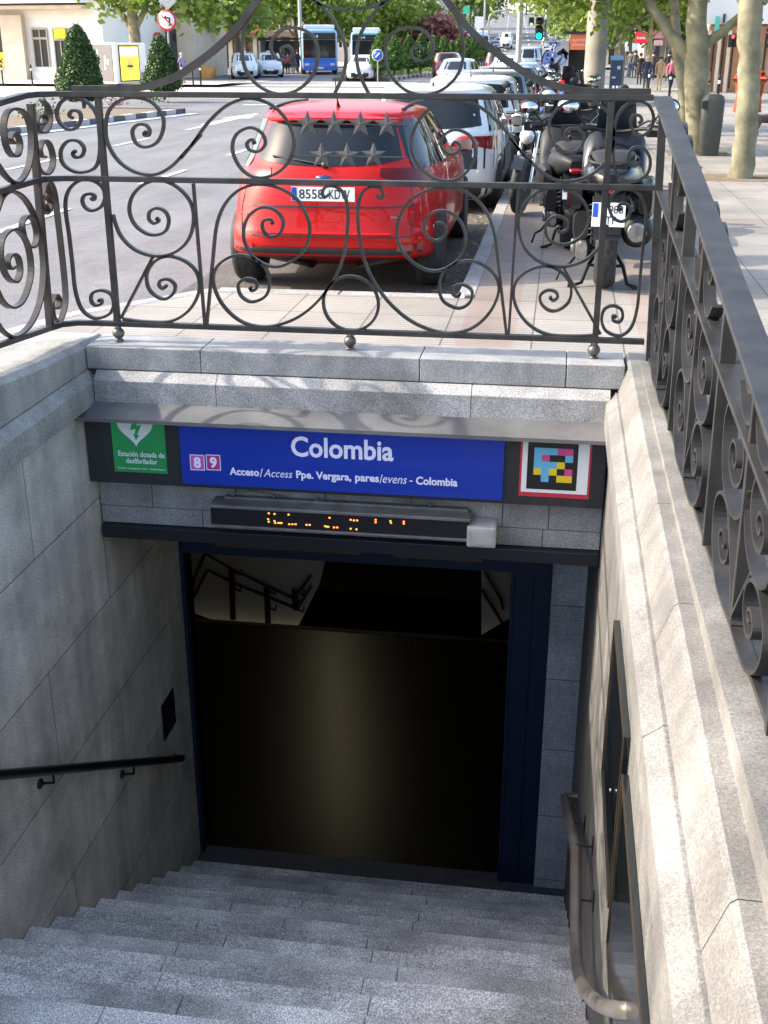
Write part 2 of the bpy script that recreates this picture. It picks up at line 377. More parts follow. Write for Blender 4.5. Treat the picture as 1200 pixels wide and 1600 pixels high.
# avenue beyond the crossing
a0, a1 = PZ(742, 84, far_z(200)), PZ(880, 84, far_z(200))
mb = MB(); ys = [150, 185, 215, 260, 320, 420]
def avx(y, s): return (-13.2-(y-150)*.05) if s < 0 else (2.2-(y-150)*.036)
mb.add([(avx(y, s), y, far_z(y)+.03) for y in ys for s in (-1, 1)], [(2*i, 2*i+1, 2*i+3, 2*i+2) for i in range(len(ys)-1)])
tag(mb.build('avenue_beyond', M_asph, fixn=False), kind='structure')
mb = MB()
for k in range(4):
    f = (k+.5)/4.
    for j in range(14):
        y = 188+j*16; xa = avx(y, -1)*(1-f)+avx(y, 1)*f; xb = avx(y+6, -1)*(1-f)+avx(y+6, 1)*f
        mb.add([(xa-.12, y, far_z(y)+.05), (xa+.12, y, far_z(y)+.05), (xb+.12, y+6, far_z(y+6)+.05), (xb-.12, y+6, far_z(y+6)+.05)], [(0, 1, 2, 3)])
tag(mb.build('avenue_markings', M_paint, fixn=False), kind='structure')

# pavement right and around the stairwell (with the hole)
XK = -.60
pv = [[(XR+.20, -12), (30, -12), (30, 6.6), (XR+.20, 6.6)], [(-3.9, -12), (XR+.20, -12), (XR+.20, .18), (-3.9, .18)],
      [(-3.9, .18), (XL-.20, .18), (XL-.20, 6.58), (-3.9, 6.58)],
      [(-3.9, 6.58), (XR+.20, 6.58), (XR+.20, 6.6), (-3.9, 6.6)],
      [(-3.9, 6.6), (30, 6.6), (30, 8.0), (-3.4, 8.0)], [(-3.4, 8.0), (30, 8.0), (30, 8.95), (-2.65, 8.95)],
      [(XK, 8.95), (30, 8.95), (30, 15), (XK, 15)], [(XK, 15), (30, 15), (30, 40), (-.5, 40)], [(-.5, 40), (30, 40), (30, 62), (-.45, 62)]]
sheet('pavement', pv, PAVE, M_pave)
sheet('parking_strip', [[(-3.15, 8.2), (XK, 8.2), (XK, 15), (-3.15, 15)], [(-3.15, 15), (XK, 15), (-.5, 50), (-3.05, 50)]], ROAD+.004, M_gutter)
# kerbs
mb = MB()
def kerbrun(pts, wd=.14, z1=PAVE+.004, z0=ROAD-.1, seg=1.0):
    for (xa, ya), (xb, yb) in zip(pts[:-1], pts[1:]):
        L = math.hypot(xb-xa, yb-ya); n = max(1, int(L/seg)); dx, dy = (xb-xa)/L, (yb-ya)/L; nx, ny = -dy*wd/2, dx*wd/2
        for i in range(n):
            s0 = L*i/n+.004; s1 = L*(i+1)/n-.004
            p = [(xa+dx*s+sg*nx, ya+dy*s+sg*ny) for s in (s0, s1) for sg in (-1, 1)]
            p = [p[0], p[1], p[3], p[2]]
            mb.prism([(x, y, z0+drop(y)) for x, y in p], (0, 0, z1-z0))
kerbrun([(-3.97, -6), (-3.97, 6.6), (-3.47, 8.0), (-2.68, 9.02), (XK-.07, 9.02)]); kerbrun([(XK-.07, 9.1), (XK-.07, 15), (-.55, 40), (-.52, 61.9)])
kerbrun([(-.5, 62.0), (30, 62.0)], seg=2.)
tag(mb.build('kerb', M_kerb, bevel=.012), kind='structure')
# dirt, stains and dry leaves in the gutter
mb = MB()
for i in range(420):
    y = 8.6+random.random()**1.6*16; x = XK-.16-abs(random.gauss(0, .16)); a = random.random()*6.3; s = random.uniform(.012, .035)
    z = ROAD+.008+drop(y)+random.random()*.012
    mb.add([(x+s*cos(a), y+s*sin(a), z), (x+s*.5*cos(a+1.6), y+s*.5*sin(a+1.6), z+s*.3), (x-s*cos(a), y-s*sin(a), z+.004), (x+s*.5*cos(a-1.6), y+s*.5*sin(a-1.6), z)], [(0, 1, 2, 3)])
for i in range(60):
    y = random.uniform(6.9, 9); x = random.uniform(-2.5, 2.2); a = random.random()*6.3; s = random.uniform(.008, .02); z = PAVE+.003+drop(y)
    mb.add([(x+s*cos(a), y+s*sin(a), z), (x+s*.5*cos(a+1.6), y+s*.5*sin(a+1.6), z+s*.2), (x-s*cos(a), y-s*sin(a), z+.002)], [(0, 1, 2)])
tag(mb.build('leaf_litter', mat('dry_leaf', (.22, .15, .07), .9, island=.5), fixn=False), 'dry brown leaves and dirt scattered along the gutter beside the parked cars', 'leaf litter', kind='stuff')

# lane markings (left carriageway)
mb = MB()
def mark(p, q, wd, z=ROAD+.009):
    d = Vector((q[0]-p[0], q[1]-p[1], 0)).normalized(); n = Vector((-d.y, d.x, 0))*wd/2
    mb.add([(p[0]+n.x, p[1]+n.y, z+drop(p[1])), (p[0]-n.x, p[1]-n.y, z+drop(p[1])), (q[0]-n.x, q[1]-n.y, z+drop(q[1])), (q[0]+n.x, q[1]+n.y, z+drop(q[1]))], [(0, 1, 2, 3)])
for k in range(-1, 8): mark((-6.2-.02*k, 12.2+k*5.0), (-6.2-.02*k, 14.4+k*5.0), .12)
for k in range(-2, 8): mark((-9.2, 14+k*5.0), (-9.2, 16.2+k*5.0), .12)
for k in range(0, 6): mark((-8.1+k*.95, 44.6+.25*k), (-7.5+k*.95, 44.7+.25*k), .5)       # crossing blocks
for k in range(-6, 8): mark((-8.3+k*.9, 48.4), (-7.8+k*.9, 48.4), .45)
mark((-11.2, 42), (-.7, 43.2), .45)
mark((-9.3, 31), (-9.3, 34), .35); 
mb.add([(-9.75, 34, ROAD+.009+drop(34)), (-8.85, 34, ROAD+.009+drop(34)), (-9.3, 36.6, ROAD+.009+drop(36))], [(0, 1, 2)])
tag(mb.build('lane_markings', M_paint, fixn=False), kind='structure')
# sunlight on the roadway, put into the colour of pale sheets
sheet('sunlight_patches', [[(-40, 47), (-.9, 47), (-.9, 59.8), (-40, 59.8)], [(-60, 66.6), (-17.3, 66.6), (-17.3, 72), (-60, 72)], [(-17, 62), (-.6, 62), (-.6, 70), (-17, 70)]], ROAD+.006, mat('sunlit_road_tone', (.34, .30, .25), .8, 0, (.42, .37, .31), 1.2))
sheet('far_pavement', [[(-75, 60), (-17.3, 60), (-17.3, 66.5), (-75, 66.5)]], PAVE, mat('far_paving', (.48, .41, .33), .8, 0, (.55, .48, .39), .8))

# ================================================================== STAIRWELL
ZB = -4.72; YD = 7.70
# stairs
st = empty('staircase', (0, 0, 0), 'flight of speckled grey granite steps going down to the dark metro doorway', 'staircase')
NST = 24; TR = .302; RS = .1915; Y0 = 7.46
def step_y(i): return Y0-i*TR
for i in range(NST):
    ztop = ZB+RS*i+.07; y0 = step_y(i+1)-.0; y1 = step_y(i)
    if i == 0: y0, y1 = Y0-TR, Y0
    mb = MB(); x = XL+.004; k = 0
    random.seed(50+i); cuts = [x]
    while cuts[-1] < XR-.9: cuts.append(cuts[-1]+random.uniform(.75, 1.25))
    cuts[-1] = XR-.004
    for a, b in zip(cuts[:-1], cuts[1:]):
        mb.box(a+.0015, b-.0015, y0-.005, y1+.012, ztop-RS+.002, ztop)
    o = mb.build('step', M_step, st, bevel=.006)
mb = MB(); mb.prism([(XL+.01, Y0-.02, ZB-.1), (XL+.01, .1, ZB-.1), (XL+.01, .1, ZB+RS*23.6), (XL+.01, Y0-.02, ZB-.08)], (XR-XL-.02, 0, 0))
mb.build('under_stair', M_dark, st)
# gum spots on the steps
mb = MB()
for px, py in ((235, 1383), (160, 1457), (74, 1527), (332, 1437), (386, 1378), (290, 1436), (700, 1430), (690, 1490), (860, 1520), (405, 1452)):
    i = 0
    for i in range(24):
        p = PZ(px, py, ZB+RS*i+.071)
        if step_y(i+1) <= p.y <= step_y(i): break
    n = 9; s = random.uniform(.010, .020)
    mb.add([(p.x+s*cos(2*pi*k/n)*(1+.3*random.random()), p.y+s*1.3*sin(2*pi*k/n), ZB+RS*i+.0725) for k in range(n)], [tuple(range(n))])
mb.build('gum_spots', mat('old_gum', (.04, .04, .042), .7), st)

# --- walls
lw = empty('stairwell_wall', (XL, 3, 0), 'dark stained granite wall on the left of the stairs with stone coping', 'wall')
def P_(o, parent):  # parent keeping world placement
    o.parent = parent; o.matrix_parent_inverse = Matrix.Translation(parent.location).inverted() if parent.rotation_euler.z == 0 else parent.matrix_basis.inverted(); return o
mb = MB(); mb.box(XL-.3, XL, -.6, YD+.04, -5.2, -.34); P_(mb.build('wall_face', M_wallL), lw)
def copz(y): return .085*(YF-y) if y < YF else 0.
def coping(side, parent, m1, m2):
    s = -1 if side == 'L' else 1; X0 = XL if side == 'L' else XR
    cuts = [-.8, .6, 1.9, 3.15, 4.45, 5.75, 6.62] if side == 'L' else [-.8, .7, 2.0, 3.38, 4.25, 5.55, 6.62]
    mb = MB()
    xo = X0+s*(.45 if side == 'L' else .26)
    for a, b in zip(cuts[:-1], cuts[1:]):
        a += .002; b -= .002
        if side == 'L':
            top = lambda y: copz(y)
            R = [[(X0, y, -.14), (X0, y, top(y)-.03), (X0-.035, y, top(y)), (xo, y, top(y)), (xo, y, -.34)] for y in (a, b)]
        else:
            R = [[(X0+.03, y, -.15), (X0+.075, y, -.012), (X0+.09, y, 0), (xo, y, .0), (xo, y, -.34)] for y in (a, b)]
        mb.loft(R, False)
    P_(mb.build('coping', m1, bevel=.004), parent)
    mb = MB(); c2 = [-.8, 1.3, 3.0, 4.9, 6.62] if side == 'L' else [-.8, 1.1, 2.9, 4.7, 6.62]
    for a, b in zip(c2[:-1], c2[1:]):
        a += .002; b -= .002
        if side == 'L': R = [[(X0-.05, y, -.145), (X0, y, -.145), (X0+.055, y, -.20), (X0+.055, y, -.335), (X0+.0, y, -.35), (X0-.05, y, -.35)] for y in (a, b)]
        else: R = [[(X0+.1, y, -.155), (X0+.018, y, -.155), (X0+.012, y, -.165), (X0-.035, y, -.20), (X0-.035, y, -.34), (X0, y, -.36), (X0+.1, y, -.36)] for y in (a, b)]
        mb.loft(R, False)
    P_(mb.build('moulding', m2, bevel=.004), parent)
M_copL = granite('granite_coping_left', .32, (1, .96, .86), None, streak=.2, contrast=.4)
coping('L', lw, M_copL, M_copL)
rw = empty('stairwell_wall', (XR, 3, 0), 'pale granite wall on the right of the stairs under the sloping iron railing', 'wall')
mb = MB(); mb.box(XR, XR+.3, -.6, 7.64, -5.2, -.345); P_(mb.build('wall_face', M_wallR), rw)
coping('R', rw, M_cop, M_cop)

fw = empty('entrance_wall', (-1.17, YF, 0), 'granite head wall above the metro doorway with stepped moulding', 'wall')
mb = MB()
cuts = [XL+.003, -2.0, -.72, .1, XR+.06]
for a, b in zip(cuts[:-1], cuts[1:]):
    mb.box(a+.002, b-.002, YF, YF+.31, -.135, 0)
P_(mb.build('coping', granite('granite_head_coping', .31, (1, .985, .96), None, streak=.12, blotch=.12), bevel=.005), fw)
mb = MB(); cuts = [XL+.06, -1.9, -.42, XR-.01]
for a, b in zip(cuts[:-1], cuts[1:]):
    a += .002; b -= .002
    mb.loft([[(x, YF+.05, -.14), (x, YF-.005, -.14), (x, YF-.065, -.185), (x, YF-.065, -.325), (x, YF+.05, -.325)] for x in (a, b)], False)
P_(mb.build('moulding', M_face, bevel=.004), fw)
mb = MB(); x = XL+.004; cuts = [x, -2.36, -1.83, -1.28, -.76, -.22, .05, XR-.004]
for a, b in zip(cuts[:-1], cuts[1:]): mb.box(a+.002, b-.002, YF, YF+.25, -1.0, -.33)
cuts = [x, -2.05, -1.55, -.95, -.35, .02, XR-.004]
for a, b in zip(cuts[:-1], cuts[1:]): mb.box(a+.002, b-.002, YF+.001, YF+.25, -1.115, -1.004)
P_(mb.build('wall_face', M_face, bevel=.003), fw)
mb = MB(); mb.box(XL, XR, YF+.02, YF+.3, -1.11, -.01); P_(mb.build('joint_backing', M_dark), fw)
# flashing canopy
mb = MB()
cz = lambda z: z
mb.prism([(XL+.02, YF-.066, -.315), (XL+.02, YF-.066, -.327), (XL-.0, YF-.24, -.372), (XL-.0, YF-.24, -.382), (XL-.0, YF-.246, -.382), (XL-.0, YF-.246, -.360)], (XR-XL-.02, 0, 0))
tag(mb.build('drip_flashing', M_flash), 'bent grey metal drip flashing over the blue station sign', 'flashing')
# lintel beam + soffit
mb = MB(); mb.box(XL+.02, XR-.005, YF-.05, YF+.28, -1.20, -1.118)
tag(mb.build('lintel_beam', M_dark2, bevel=.006), 'dark painted steel lintel across the top of the metro doorway', 'beam')

# ------------------------------------------------------------------ signs (plane YS_)
YS_ = YF-.13
def SP(px, py, Y=YS_): return PY(px, py, Y)
hz0, hz1 = -.80, -.36
mb = MB(); mb.box(XL+.012, XR-.012, YS_, YF-.003, hz0, hz1)
for i in range(8): mb.box(XL+.02+i*.012, XL+.026+i*.012, YS_-.002, YS_, hz0, hz1)
for i in range(9): mb.box(XR-.12+i*.012, XR-.114+i*.012, YS_-.002, YS_, hz0, hz1)
hs = tag(mb.build('sign_housing', M_hous, bevel=.004), 'dark grey metal box housing that carries the signs above the doorway', 'sign housing')
def panel(name, x0, x1, z0, z1, th, m, label, cat, parent=None, bevel=.002):
    mb = MB(); mb.box(x0, x1, YS_-th, YS_-.0005, z0, z1); o = mb.build(name, m, parent, bevel=bevel); return tag(o, label, cat) if label else o
UX, UZ, NY = Vector((1, 0, 0)), Vector((0, 0, 1)), Vector((0, -1, 0))
# blue sign
bl, tr = SP(286, 742), SP(789, 684)
bx0, bx1, bz0, bz1 = bl.x, tr.x, -.775, -.385
bs = panel('station_sign', bx0, bx1, bz0, bz1, .02, M_blue, 'long blue station sign reading Colombia with line numbers 8 and 9', 'sign')
mb = MB(); mb.box(bx0, bx1, YS_-.023, YS_-.0005, bz1+.001, bz1+.012); mb.build('edge_strip', M_lilsq, bs)
FR = YS_-.021
def tx(parent, name, txt, p0, p1, hpx, bold, shear, m):
    a, b = SP(p0[0], p0[1], FR), SP(p1[0], p1[1], FR)
    mb = MB(); h = hpx/282.
    put_text(mb, txt, (a.x, FR, (a.z+b.z)/2 if name != 'x' else a.z), UX, UZ, NY, b.x-a.x, h, bold, shear, .0015); return mb.build(name, m, parent, fixn=False)
zc = SP(535, 715, FR).z
def tline(parent, name, runs, z, h, m):
    mb = MB()
    for txt, x0, x1, y, bold, shear, hh, dz in runs:
        a = SP(x0, y, FR).x; b = SP(x1, y, FR).x
        put_text(mb, txt, (a, FR, z+dz), UX, UZ, NY, b-a, hh, bold, shear, .0015)
    return mb.build(name, m, parent, fixn=False)
tline(bs, 'station_name', [('Colombia', 455, 615, 705, .024, 0, .125, 0)], SP(535, 717, FR).z, 0, M_lil)
z2 = SP(535, 751, FR).z
tline(bs, 'access_text', [('Acceso', 359, 405, 740, .03, 0, .048, 0), ('/', 406, 411, 740, 0, 0, .055, -.004), ('Access', 412, 457, 740, 0, .3, .048, 0),
      ('Ppe. Vergara,', 463, 549, 745, .03, 0, .062, -.013), ('pares', 555, 592, 748, .03, 0, .049, -.013), ('/', 593, 598, 748, 0, 0, .055, -.004), ('evens', 598, 636, 748, 0, .3, .036, 0),
      ('-', 640, 645, 748, .03, 0, .006, .017), ('Colombia', 650, 715, 750, .03, 0, .05, 0)], z2, 0, M_lil)
for t, x0, x1, m in (('8', 298, 319, M_lilsq), ('9', 323, 344, M_mag)):
    a, b = SP(x0, 734, FR), SP(x1, 711, FR)
    mb = MB(); mb.box(a.x, b.x, FR-.0015, FR, a.z, b.z); mb.m = 1; put_text(mb, t, (a.x+.022, FR-.0016, a.z+.014), UX, UZ, NY, b.x-a.x-.044, b.z-a.z-.028, .04, 0, .001)
    for q in ((a.x, b.x, b.z-.004, b.z), (a.x, b.x, a.z, a.z+.004), (a.x, a.x+.004, a.z, b.z), (b.x-.004, b.x, a.z, b.z)): mb.box(q[0], q[1], FR-.0028, FR-.0016, q[2], q[3])
    mb.build('line_number', [m, M_lil], bs, fixn=False)
# green defibrillator sign
a, b = SP(180, 735), SP(262, 735)
gs = panel('defibrillator_sign', a.x, b.x, SP(220, 738).z, -.37, .006, M_green, 'green and white defibrillator sign with a heart and lightning bolt', 'sign')
FR = YS_-.007
hc = SP(211, 672, FR); mb = MB(); H = []
for k in range(40):
    t = 2*pi*k/40; H.append((hc.x+.0068*16*sin(t)**3, FR, hc.z+.012+.0068*(13*cos(t)-5*cos(2*t)-2*cos(3*t)-cos(4*t))))
mb.prism(H, (0, -.0015, 0)); mb.build('heart', M_white, gs)
mb = MB(); bo = [(.0, .08), (.045, .08), (.012, .02), (.045, .028), (.012, -.045), (.03, -.04), (.002, -.08), (-.016, -.034), (-.004, -.042), (.004, -.002), (-.035, -.012)]
mb.prism([(hc.x+u*.9, FR-.002, hc.z+v*.9+.01) for u, v in bo], (0, -.001, 0))
mb.build('bolt', M_green, gs)
mb = MB(); c = SP(248, 655, FR); mb.box(c.x-.028, c.x+.028, FR-.0015, FR, c.z-.009, c.z+.009); mb.box(c.x-.009, c.x+.009, FR-.0016, FR, c.z-.028, c.z+.028); mb.build('cross', M_white, gs)
for rr_ in (('Estación dotada de', 185, 257, 710, .02, 0, .034, 0), ('desfibrilador', 197, 246, 720, .02, 0, .034, -.043), ('Station equipped with a defibrillator', 184, 259, 730, 0, 0, .016, -.083)): tline(gs, 'caption', [rr_], SP(220, 714, FR).z, 0, M_white)
# colour code sign
a, b = SP(810, 775), SP(920, 775)
cs = panel('colour_code_sign', a.x, b.x, SP(862, 777).z, -.365, .004, M_red, 'white sign with red rim and a black square of coloured blocks', 'sign', bevel=.003)
FR = YS_-.0045
mb = MB(); mb.box(a.x+.012, b.x-.012, FR-.002, FR, SP(862, 770).z, -.36); mb.build('face', M_white, cs, bevel=.001)
a, b = SP(822, 763, FR), SP(905, 690, FR)
mb = MB(); mb.box(a.x, b.x, FR-.0035, FR-.002, a.z, b.z); mb.build('black_square', M_blackp, cs)
g = ['CCCMM', 'CM..C', 'CC.Y.', 'YCY.M', '.C.YY']
g = ['CCCMM', 'CMKKC', 'CCCYK', 'YCYKM', 'KCKYY']
u0, u1 = SP(834, 725, FR).x, SP(895, 725, FR).x; v0, v1 = SP(862, 753, FR).z, SP(862, 700, FR).z
for chh, m in (('C', M_cyan), ('M', M_magc), ('Y', M_yel)):
    for r in range(5):
        for c_ in range(5):
            if g[r][c_] == chh: MB().box(u0+(u1-u0)*c_/5, u0+(u1-u0)*(c_+1)/5, FR-.0045, FR-.0036, v1-(v1-v0)*(r+1)/5, v1-(v1-v0)*r/5).build('colour_block', m, cs)

# LED display
YL = YF-.14
a, b = PY(331, 818, YL), PY(733, 842, YL)
ez0, ez1 = (a.z+b.z)/2, PY(520, 803, YL).z
led = empty('message_display', (a.x, YF, ez0), 'long black LED message display with a few lit amber dots', 'display')
mb = MB(); mb.box(a.x, b.x, YL, YF-.002, ez0, ez1); P_(mb.build('case', M_led, bevel=.004), led)
mb = MB(); mb.box(a.x-.006, b.x+.004, YL-.012, YF-.003, ez1+.001, ez1+.02); mb.box(a.x-.006, b.x+.004, YL-.012, YL+.01, ez0-.014, ez0-.001); mb.box(a.x-.006, a.x-.001, YL-.01, YF-.01, ez0-.001, ez1+.001)
P_(mb.build('frame', M_alu, bevel=.002), led)
mb = MB(); mb.box(a.x+.06, b.x-.02, YF-.045, YF-.002, ez1+.021, ez1+.035)
mb.tube(catmull([(a.x+.11, YF-.03, ez1+.05), (a.x+.2, YF-.02, ez1+.065), (a.x+.35, YF-.02, ez1+.055), (a.x+.45, YF-.03, ez1+.045)]), .004, 6)
for q in (.11, .36, .62, 1.3): mb.ball((a.x+q, YF-.03, ez1+.045), .011, n=8, m=6)
P_(mb.build('mounting_rail', M_alu), led)
mb = MB()
dots = [(420, 802), (429, 803), (451, 804), (515, 809), (548, 812), (558, 813), (587, 816), (611, 817), (631, 818),
        (420, 815), (430, 817), (435, 817), (440, 817), (452, 819), (462, 819), (479, 820), (484, 820), (508, 822), (513, 823), (522, 824), (527, 824), (548, 826), (557, 827), (419, 811), (429, 814), (587, 812), (610, 814), (631, 815), (457, 819), (438, 817), (511, 823), (553, 813)]
for px, py in dots:
    p = PY(px, py, YL-.0005); mb = MB(); mb.box(p.x-.0052, p.x+.0052, YL-.003, YL-.0005, p.z-.0042, p.z+.0042); P_(mb.build('lit_dot', M_amber), led)
a, b = PY(729, 853, YF-.15), PY(776, 824, YF-.15)
mb = MB(); mb.box(a.x, b.x, YF-.17, YF-.002, a.z, b.z); jb = tag(mb.build('junction_box', M_bulk, bevel=.012), 'small square grey plastic box at the right end of the LED display', 'junction box')
mb = MB(); mb.box(a.x+.02, b.x-.02, YF-.174, YF-.1705, a.z+.02, b.z-.02); mb.build('lid', M_bulk, jb, bevel=.004)

# ------------------------------------------------------------------ doorway
dw = empty('doorway', (-1.2, YD, ZB), 'dark open doorway at the foot of the stairs with navy metal frame', 'doorway')
mb = MB(); zt = -1.93
mb.box(XL+.005, XL+.035, YD-.04, YD+.04, ZB, zt); mb.box(XL+.005, .11, YD-.04, YD+.04, zt, zt+.16)
mb.box(-.185, .11, YD-.04, YD+.05, ZB+.0, zt)
mb.box(-.185, -.16, YD-.052, YD-.04, ZB+.02, zt); mb.box(-.03, -.018, YD-.05, YD-.04, ZB+.02, zt)
P_(mb.build('door_frame', M_dblue, bevel=.004), dw)
mb = MB(); mb.box(XL+.3, -1.3, YD-.075, YD-.041, zt+.085, zt+.115); mb.box(-1.05, -.4, YD-.075, YD-.041, zt+.085, zt+.115)
P_(mb.build('header_glint', mat('header_glint_tone', (.12, .10, .06), .4, .6)), dw)  # thin strips painted in for the tube reflections on the header
mb = MB(); mb.box(XL, XR+.01, YF+.285, YD+.4, -1.19, -1.13)
P_(mb.build('soffit', M_dark2), dw)
mb = MB(); mb.box(XL+.0, XR+.01, YD+.05, YD+.3, -1.78, -1.19)
mb.box(XL, XR+.01, YD-.02, YD+.05, -1.765, -1.19)
P_(mb.build('header', M_dblue), dw)
mb = MB(); mb.box(.112, XR+.02, YD-.06, YD+.4, ZB-.05, -1.19)
tag(mb.build('door_pillar', M_jamb, bevel=.004), 'narrow granite pillar right of the dark doorway', 'pillar')
mb = MB(); mb.box(XL, XR+.02, Y0+.012, YD+.06, ZB-.3, ZB)
tag(mb.build('threshold', mat('threshold_slab', (.05, .052, .058), .5, 0, (.08, .08, .085), 20.)), kind='structure')

# interior hall
hall = empty('station_hall', (-1.2, 10, ZB), 'dim underground hall behind the doorway with polished dark floor', 'hall')
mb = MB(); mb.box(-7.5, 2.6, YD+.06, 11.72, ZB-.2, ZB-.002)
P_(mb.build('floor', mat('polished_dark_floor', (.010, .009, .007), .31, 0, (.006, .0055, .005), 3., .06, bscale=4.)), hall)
mb = MB(); mb.box(-7.6, 2.7, 11.721, 11.80, ZB-.6, ZB+.004); P_(mb.build('floor_edge', mat('floor_nosing', (.05, .04, .028), .6, spec=.2)), hall)
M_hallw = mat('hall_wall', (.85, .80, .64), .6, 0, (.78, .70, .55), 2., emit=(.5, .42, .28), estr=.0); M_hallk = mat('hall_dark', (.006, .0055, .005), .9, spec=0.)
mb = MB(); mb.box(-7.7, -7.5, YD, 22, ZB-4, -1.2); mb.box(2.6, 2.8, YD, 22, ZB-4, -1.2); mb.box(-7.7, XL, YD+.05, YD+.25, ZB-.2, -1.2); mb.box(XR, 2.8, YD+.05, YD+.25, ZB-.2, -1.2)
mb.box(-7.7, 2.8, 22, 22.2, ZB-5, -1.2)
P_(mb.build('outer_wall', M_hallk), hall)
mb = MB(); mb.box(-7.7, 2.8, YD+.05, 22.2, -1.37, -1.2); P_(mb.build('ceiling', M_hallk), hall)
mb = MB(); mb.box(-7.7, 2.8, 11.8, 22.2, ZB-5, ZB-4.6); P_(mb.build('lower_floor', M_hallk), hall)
# pale walls of the flights that leave the hall, left and right
def wallquad(pxs, Y, m, name, th=.15):
    mb = MB(); P = [PY(x, y, Y) for x, y in pxs]; mb.prism(P, (0, th, 0)); return P_(mb.build(name, m), hall)
wallquad([(280, 850), (512, 860), (498, 915), (455, 1000), (440, 1010), (380, 985), (280, 950)], 13.2, M_hallw, 'stair_wall')
wallquad([(752, 880), (800, 880), (798, 965), (752, 992)], 13.2, M_hallw, 'stair_wall')
# interior lamp: ceiling fitting hidden above the door head
mb = MB(); mb.prism([(-2.18, 12.0, -1.43), (-2.34, 12.0, -1.43), (-3.60, 17.6, -1.43), (-3.44, 17.6, -1.43)], (0, 0, .04)); P_(mb.build('ceiling_lamp', mat('lamp_glow', (1, .85, .55), .5, emit=(1, .88, .55), estr=1.0)), hall)
al = bpy.data.lights.new('hall_light', 'AREA'); al.shape = 'RECTANGLE'; al.energy = .16; al.size = .2; al.size_y = 5.6; al.color = (1, .84, .58)
ao = bpy.data.objects.new('hall_light', al); COL.objects.link(ao); ao.location = (-2.75, 14.7, -1.48); ao.rotation_euler = (0, 0, radians(12))
# interior handrails
def iPY(x, y, Y=12.9): return PY(x, y, Y)
M_redp = mat('dark_red_paint', (.10, .012, .008), .45)
ir = empty('hall_handrail', iPY(440, 985), 'double handrail with dark red posts in the hall seen through the doorway left', 'handrail')
for pts, m, nm in (([(322, 865), (366, 890), (470, 940)], M_dark2, 'rail'), ([(325, 890), (370, 912), (462, 950)], M_dark2, 'rail'),
                   ([(321, 864), (303, 905), (301, 930)], M_steel, 'steel_rail'), ([(325, 889), (302, 935)], M_steel, 'steel_rail'),
                   ([(486, 898), (463, 930)], M_steel, 'steel_rail'), ([(486, 915), (464, 952)], M_steel, 'steel_rail')):
    mb = MB(); mb.tube([iPY(*p) for p in pts], .022, 8); P_(mb.build(nm, m), ir)
for x, y0, y1 in ((362, 888, 967), (417, 918, 980), (460, 920, 952)):
    mb = MB(); mb.tube([iPY(x, y0), iPY(x+2, y1)], .04, 8)
    for dy in (4, 30): mb.tube([iPY(x, y0+dy), iPY(x+14, y0+dy+6), iPY(x+15, y0+dy-2)], .014, 6)
    P_(mb.build('post', M_redp), ir)
ir2 = empty('hall_handrail', iPY(775, 960), 'double steel handrail in the hall seen through the doorway right', 'handrail')
for pts in ([(757, 893), (782, 935), (786, 952)], [(752, 920), (784, 972)]):
    mb = MB(); mb.tube([iPY(*p) for p in pts], .022, 8); P_(mb.build('steel_rail', M_steel), ir2)

# ------------------------------------------------------------------ wall fixtures
# left handrail
lh = empty('handrail', (XL+.09, 6, -2.5), 'straight black tube handrail on brackets along the left stairwell wall', 'handrail')
pa, pb = PX(-260, 1234, XL+.09), PX(284, 1185, XL+.09)
mb = MB(); mb.tube([pa, pb], .028, 14); e = pb+(pb-pa).normalized()*.03
mb.tube([pb, e, e+Vector((-.07, 0, 0))], .028, 14)
P_(mb.build('rail', mat('black_rail_paint', (.012, .013, .015), .3, .3)), lh)
for px, py in ((82, 1203), (208, 1192), (-60, 1216)):
    p = PX(px, py, XL+.09); mb = MB()
    mb.tube([p, p+Vector((0, .0, -.085)), p+Vector((-.085, -.0, -.10))], .0085, 8)
    mb.lathe([(.0, 0), (.03, 0), (.03, .012), (.0, .012)], (XL+.001, p.y, p.z-.10), 'X', 14)
    P_(mb.build('bracket', M_dark2), lh)
# right handrail
rh = empty('handrail', (.27, 4, -2.5), 'bent grey steel tube handrail fixed to the right stairwell wall', 'handrail')
XH = .27
k1, k2, k3 = PX(900, 1500, XH), PX(899, 1330, XH), PX(882, 1246, XH)
n1 = k1+Vector((0, -.30, .17))
# one rail following the stairs, bending back to the wall at both ends
lo = k3; ang = Vector((0, .30, -.19)).normalized()
top = k1
mb = MB()
path = [PX(990, 1578, XR-.0), PX(965, 1578, XR-.04), PX(935, 1568, XH+.02), PX(913, 1545, XH), PX(902, 1512, XH), PX(899, 1460, XH), k2, k3, k3+Vector((.03, .03, -.01)), k3+Vector((.10, .035, -.01))]
P0 = catmull(path[:6], 6)+[k2]+[k3]+path[8:]
mb.tube(P0, .027, 16); P_(mb.build('rail', M_steel), rh)
for px, py in ((899, 1320), (899, 1405), (890, 1285)):
    p = PX(px, py, XH); mb = MB(); mb.tube([p, p+Vector((.09, 0, 0))], .007, 8); mb.box(XR-.006, XR-.001, p.y-.018, p.y+.018, p.z-.05, p.z+.05)
    P_(mb.build('bracket', M_dark2), rh)
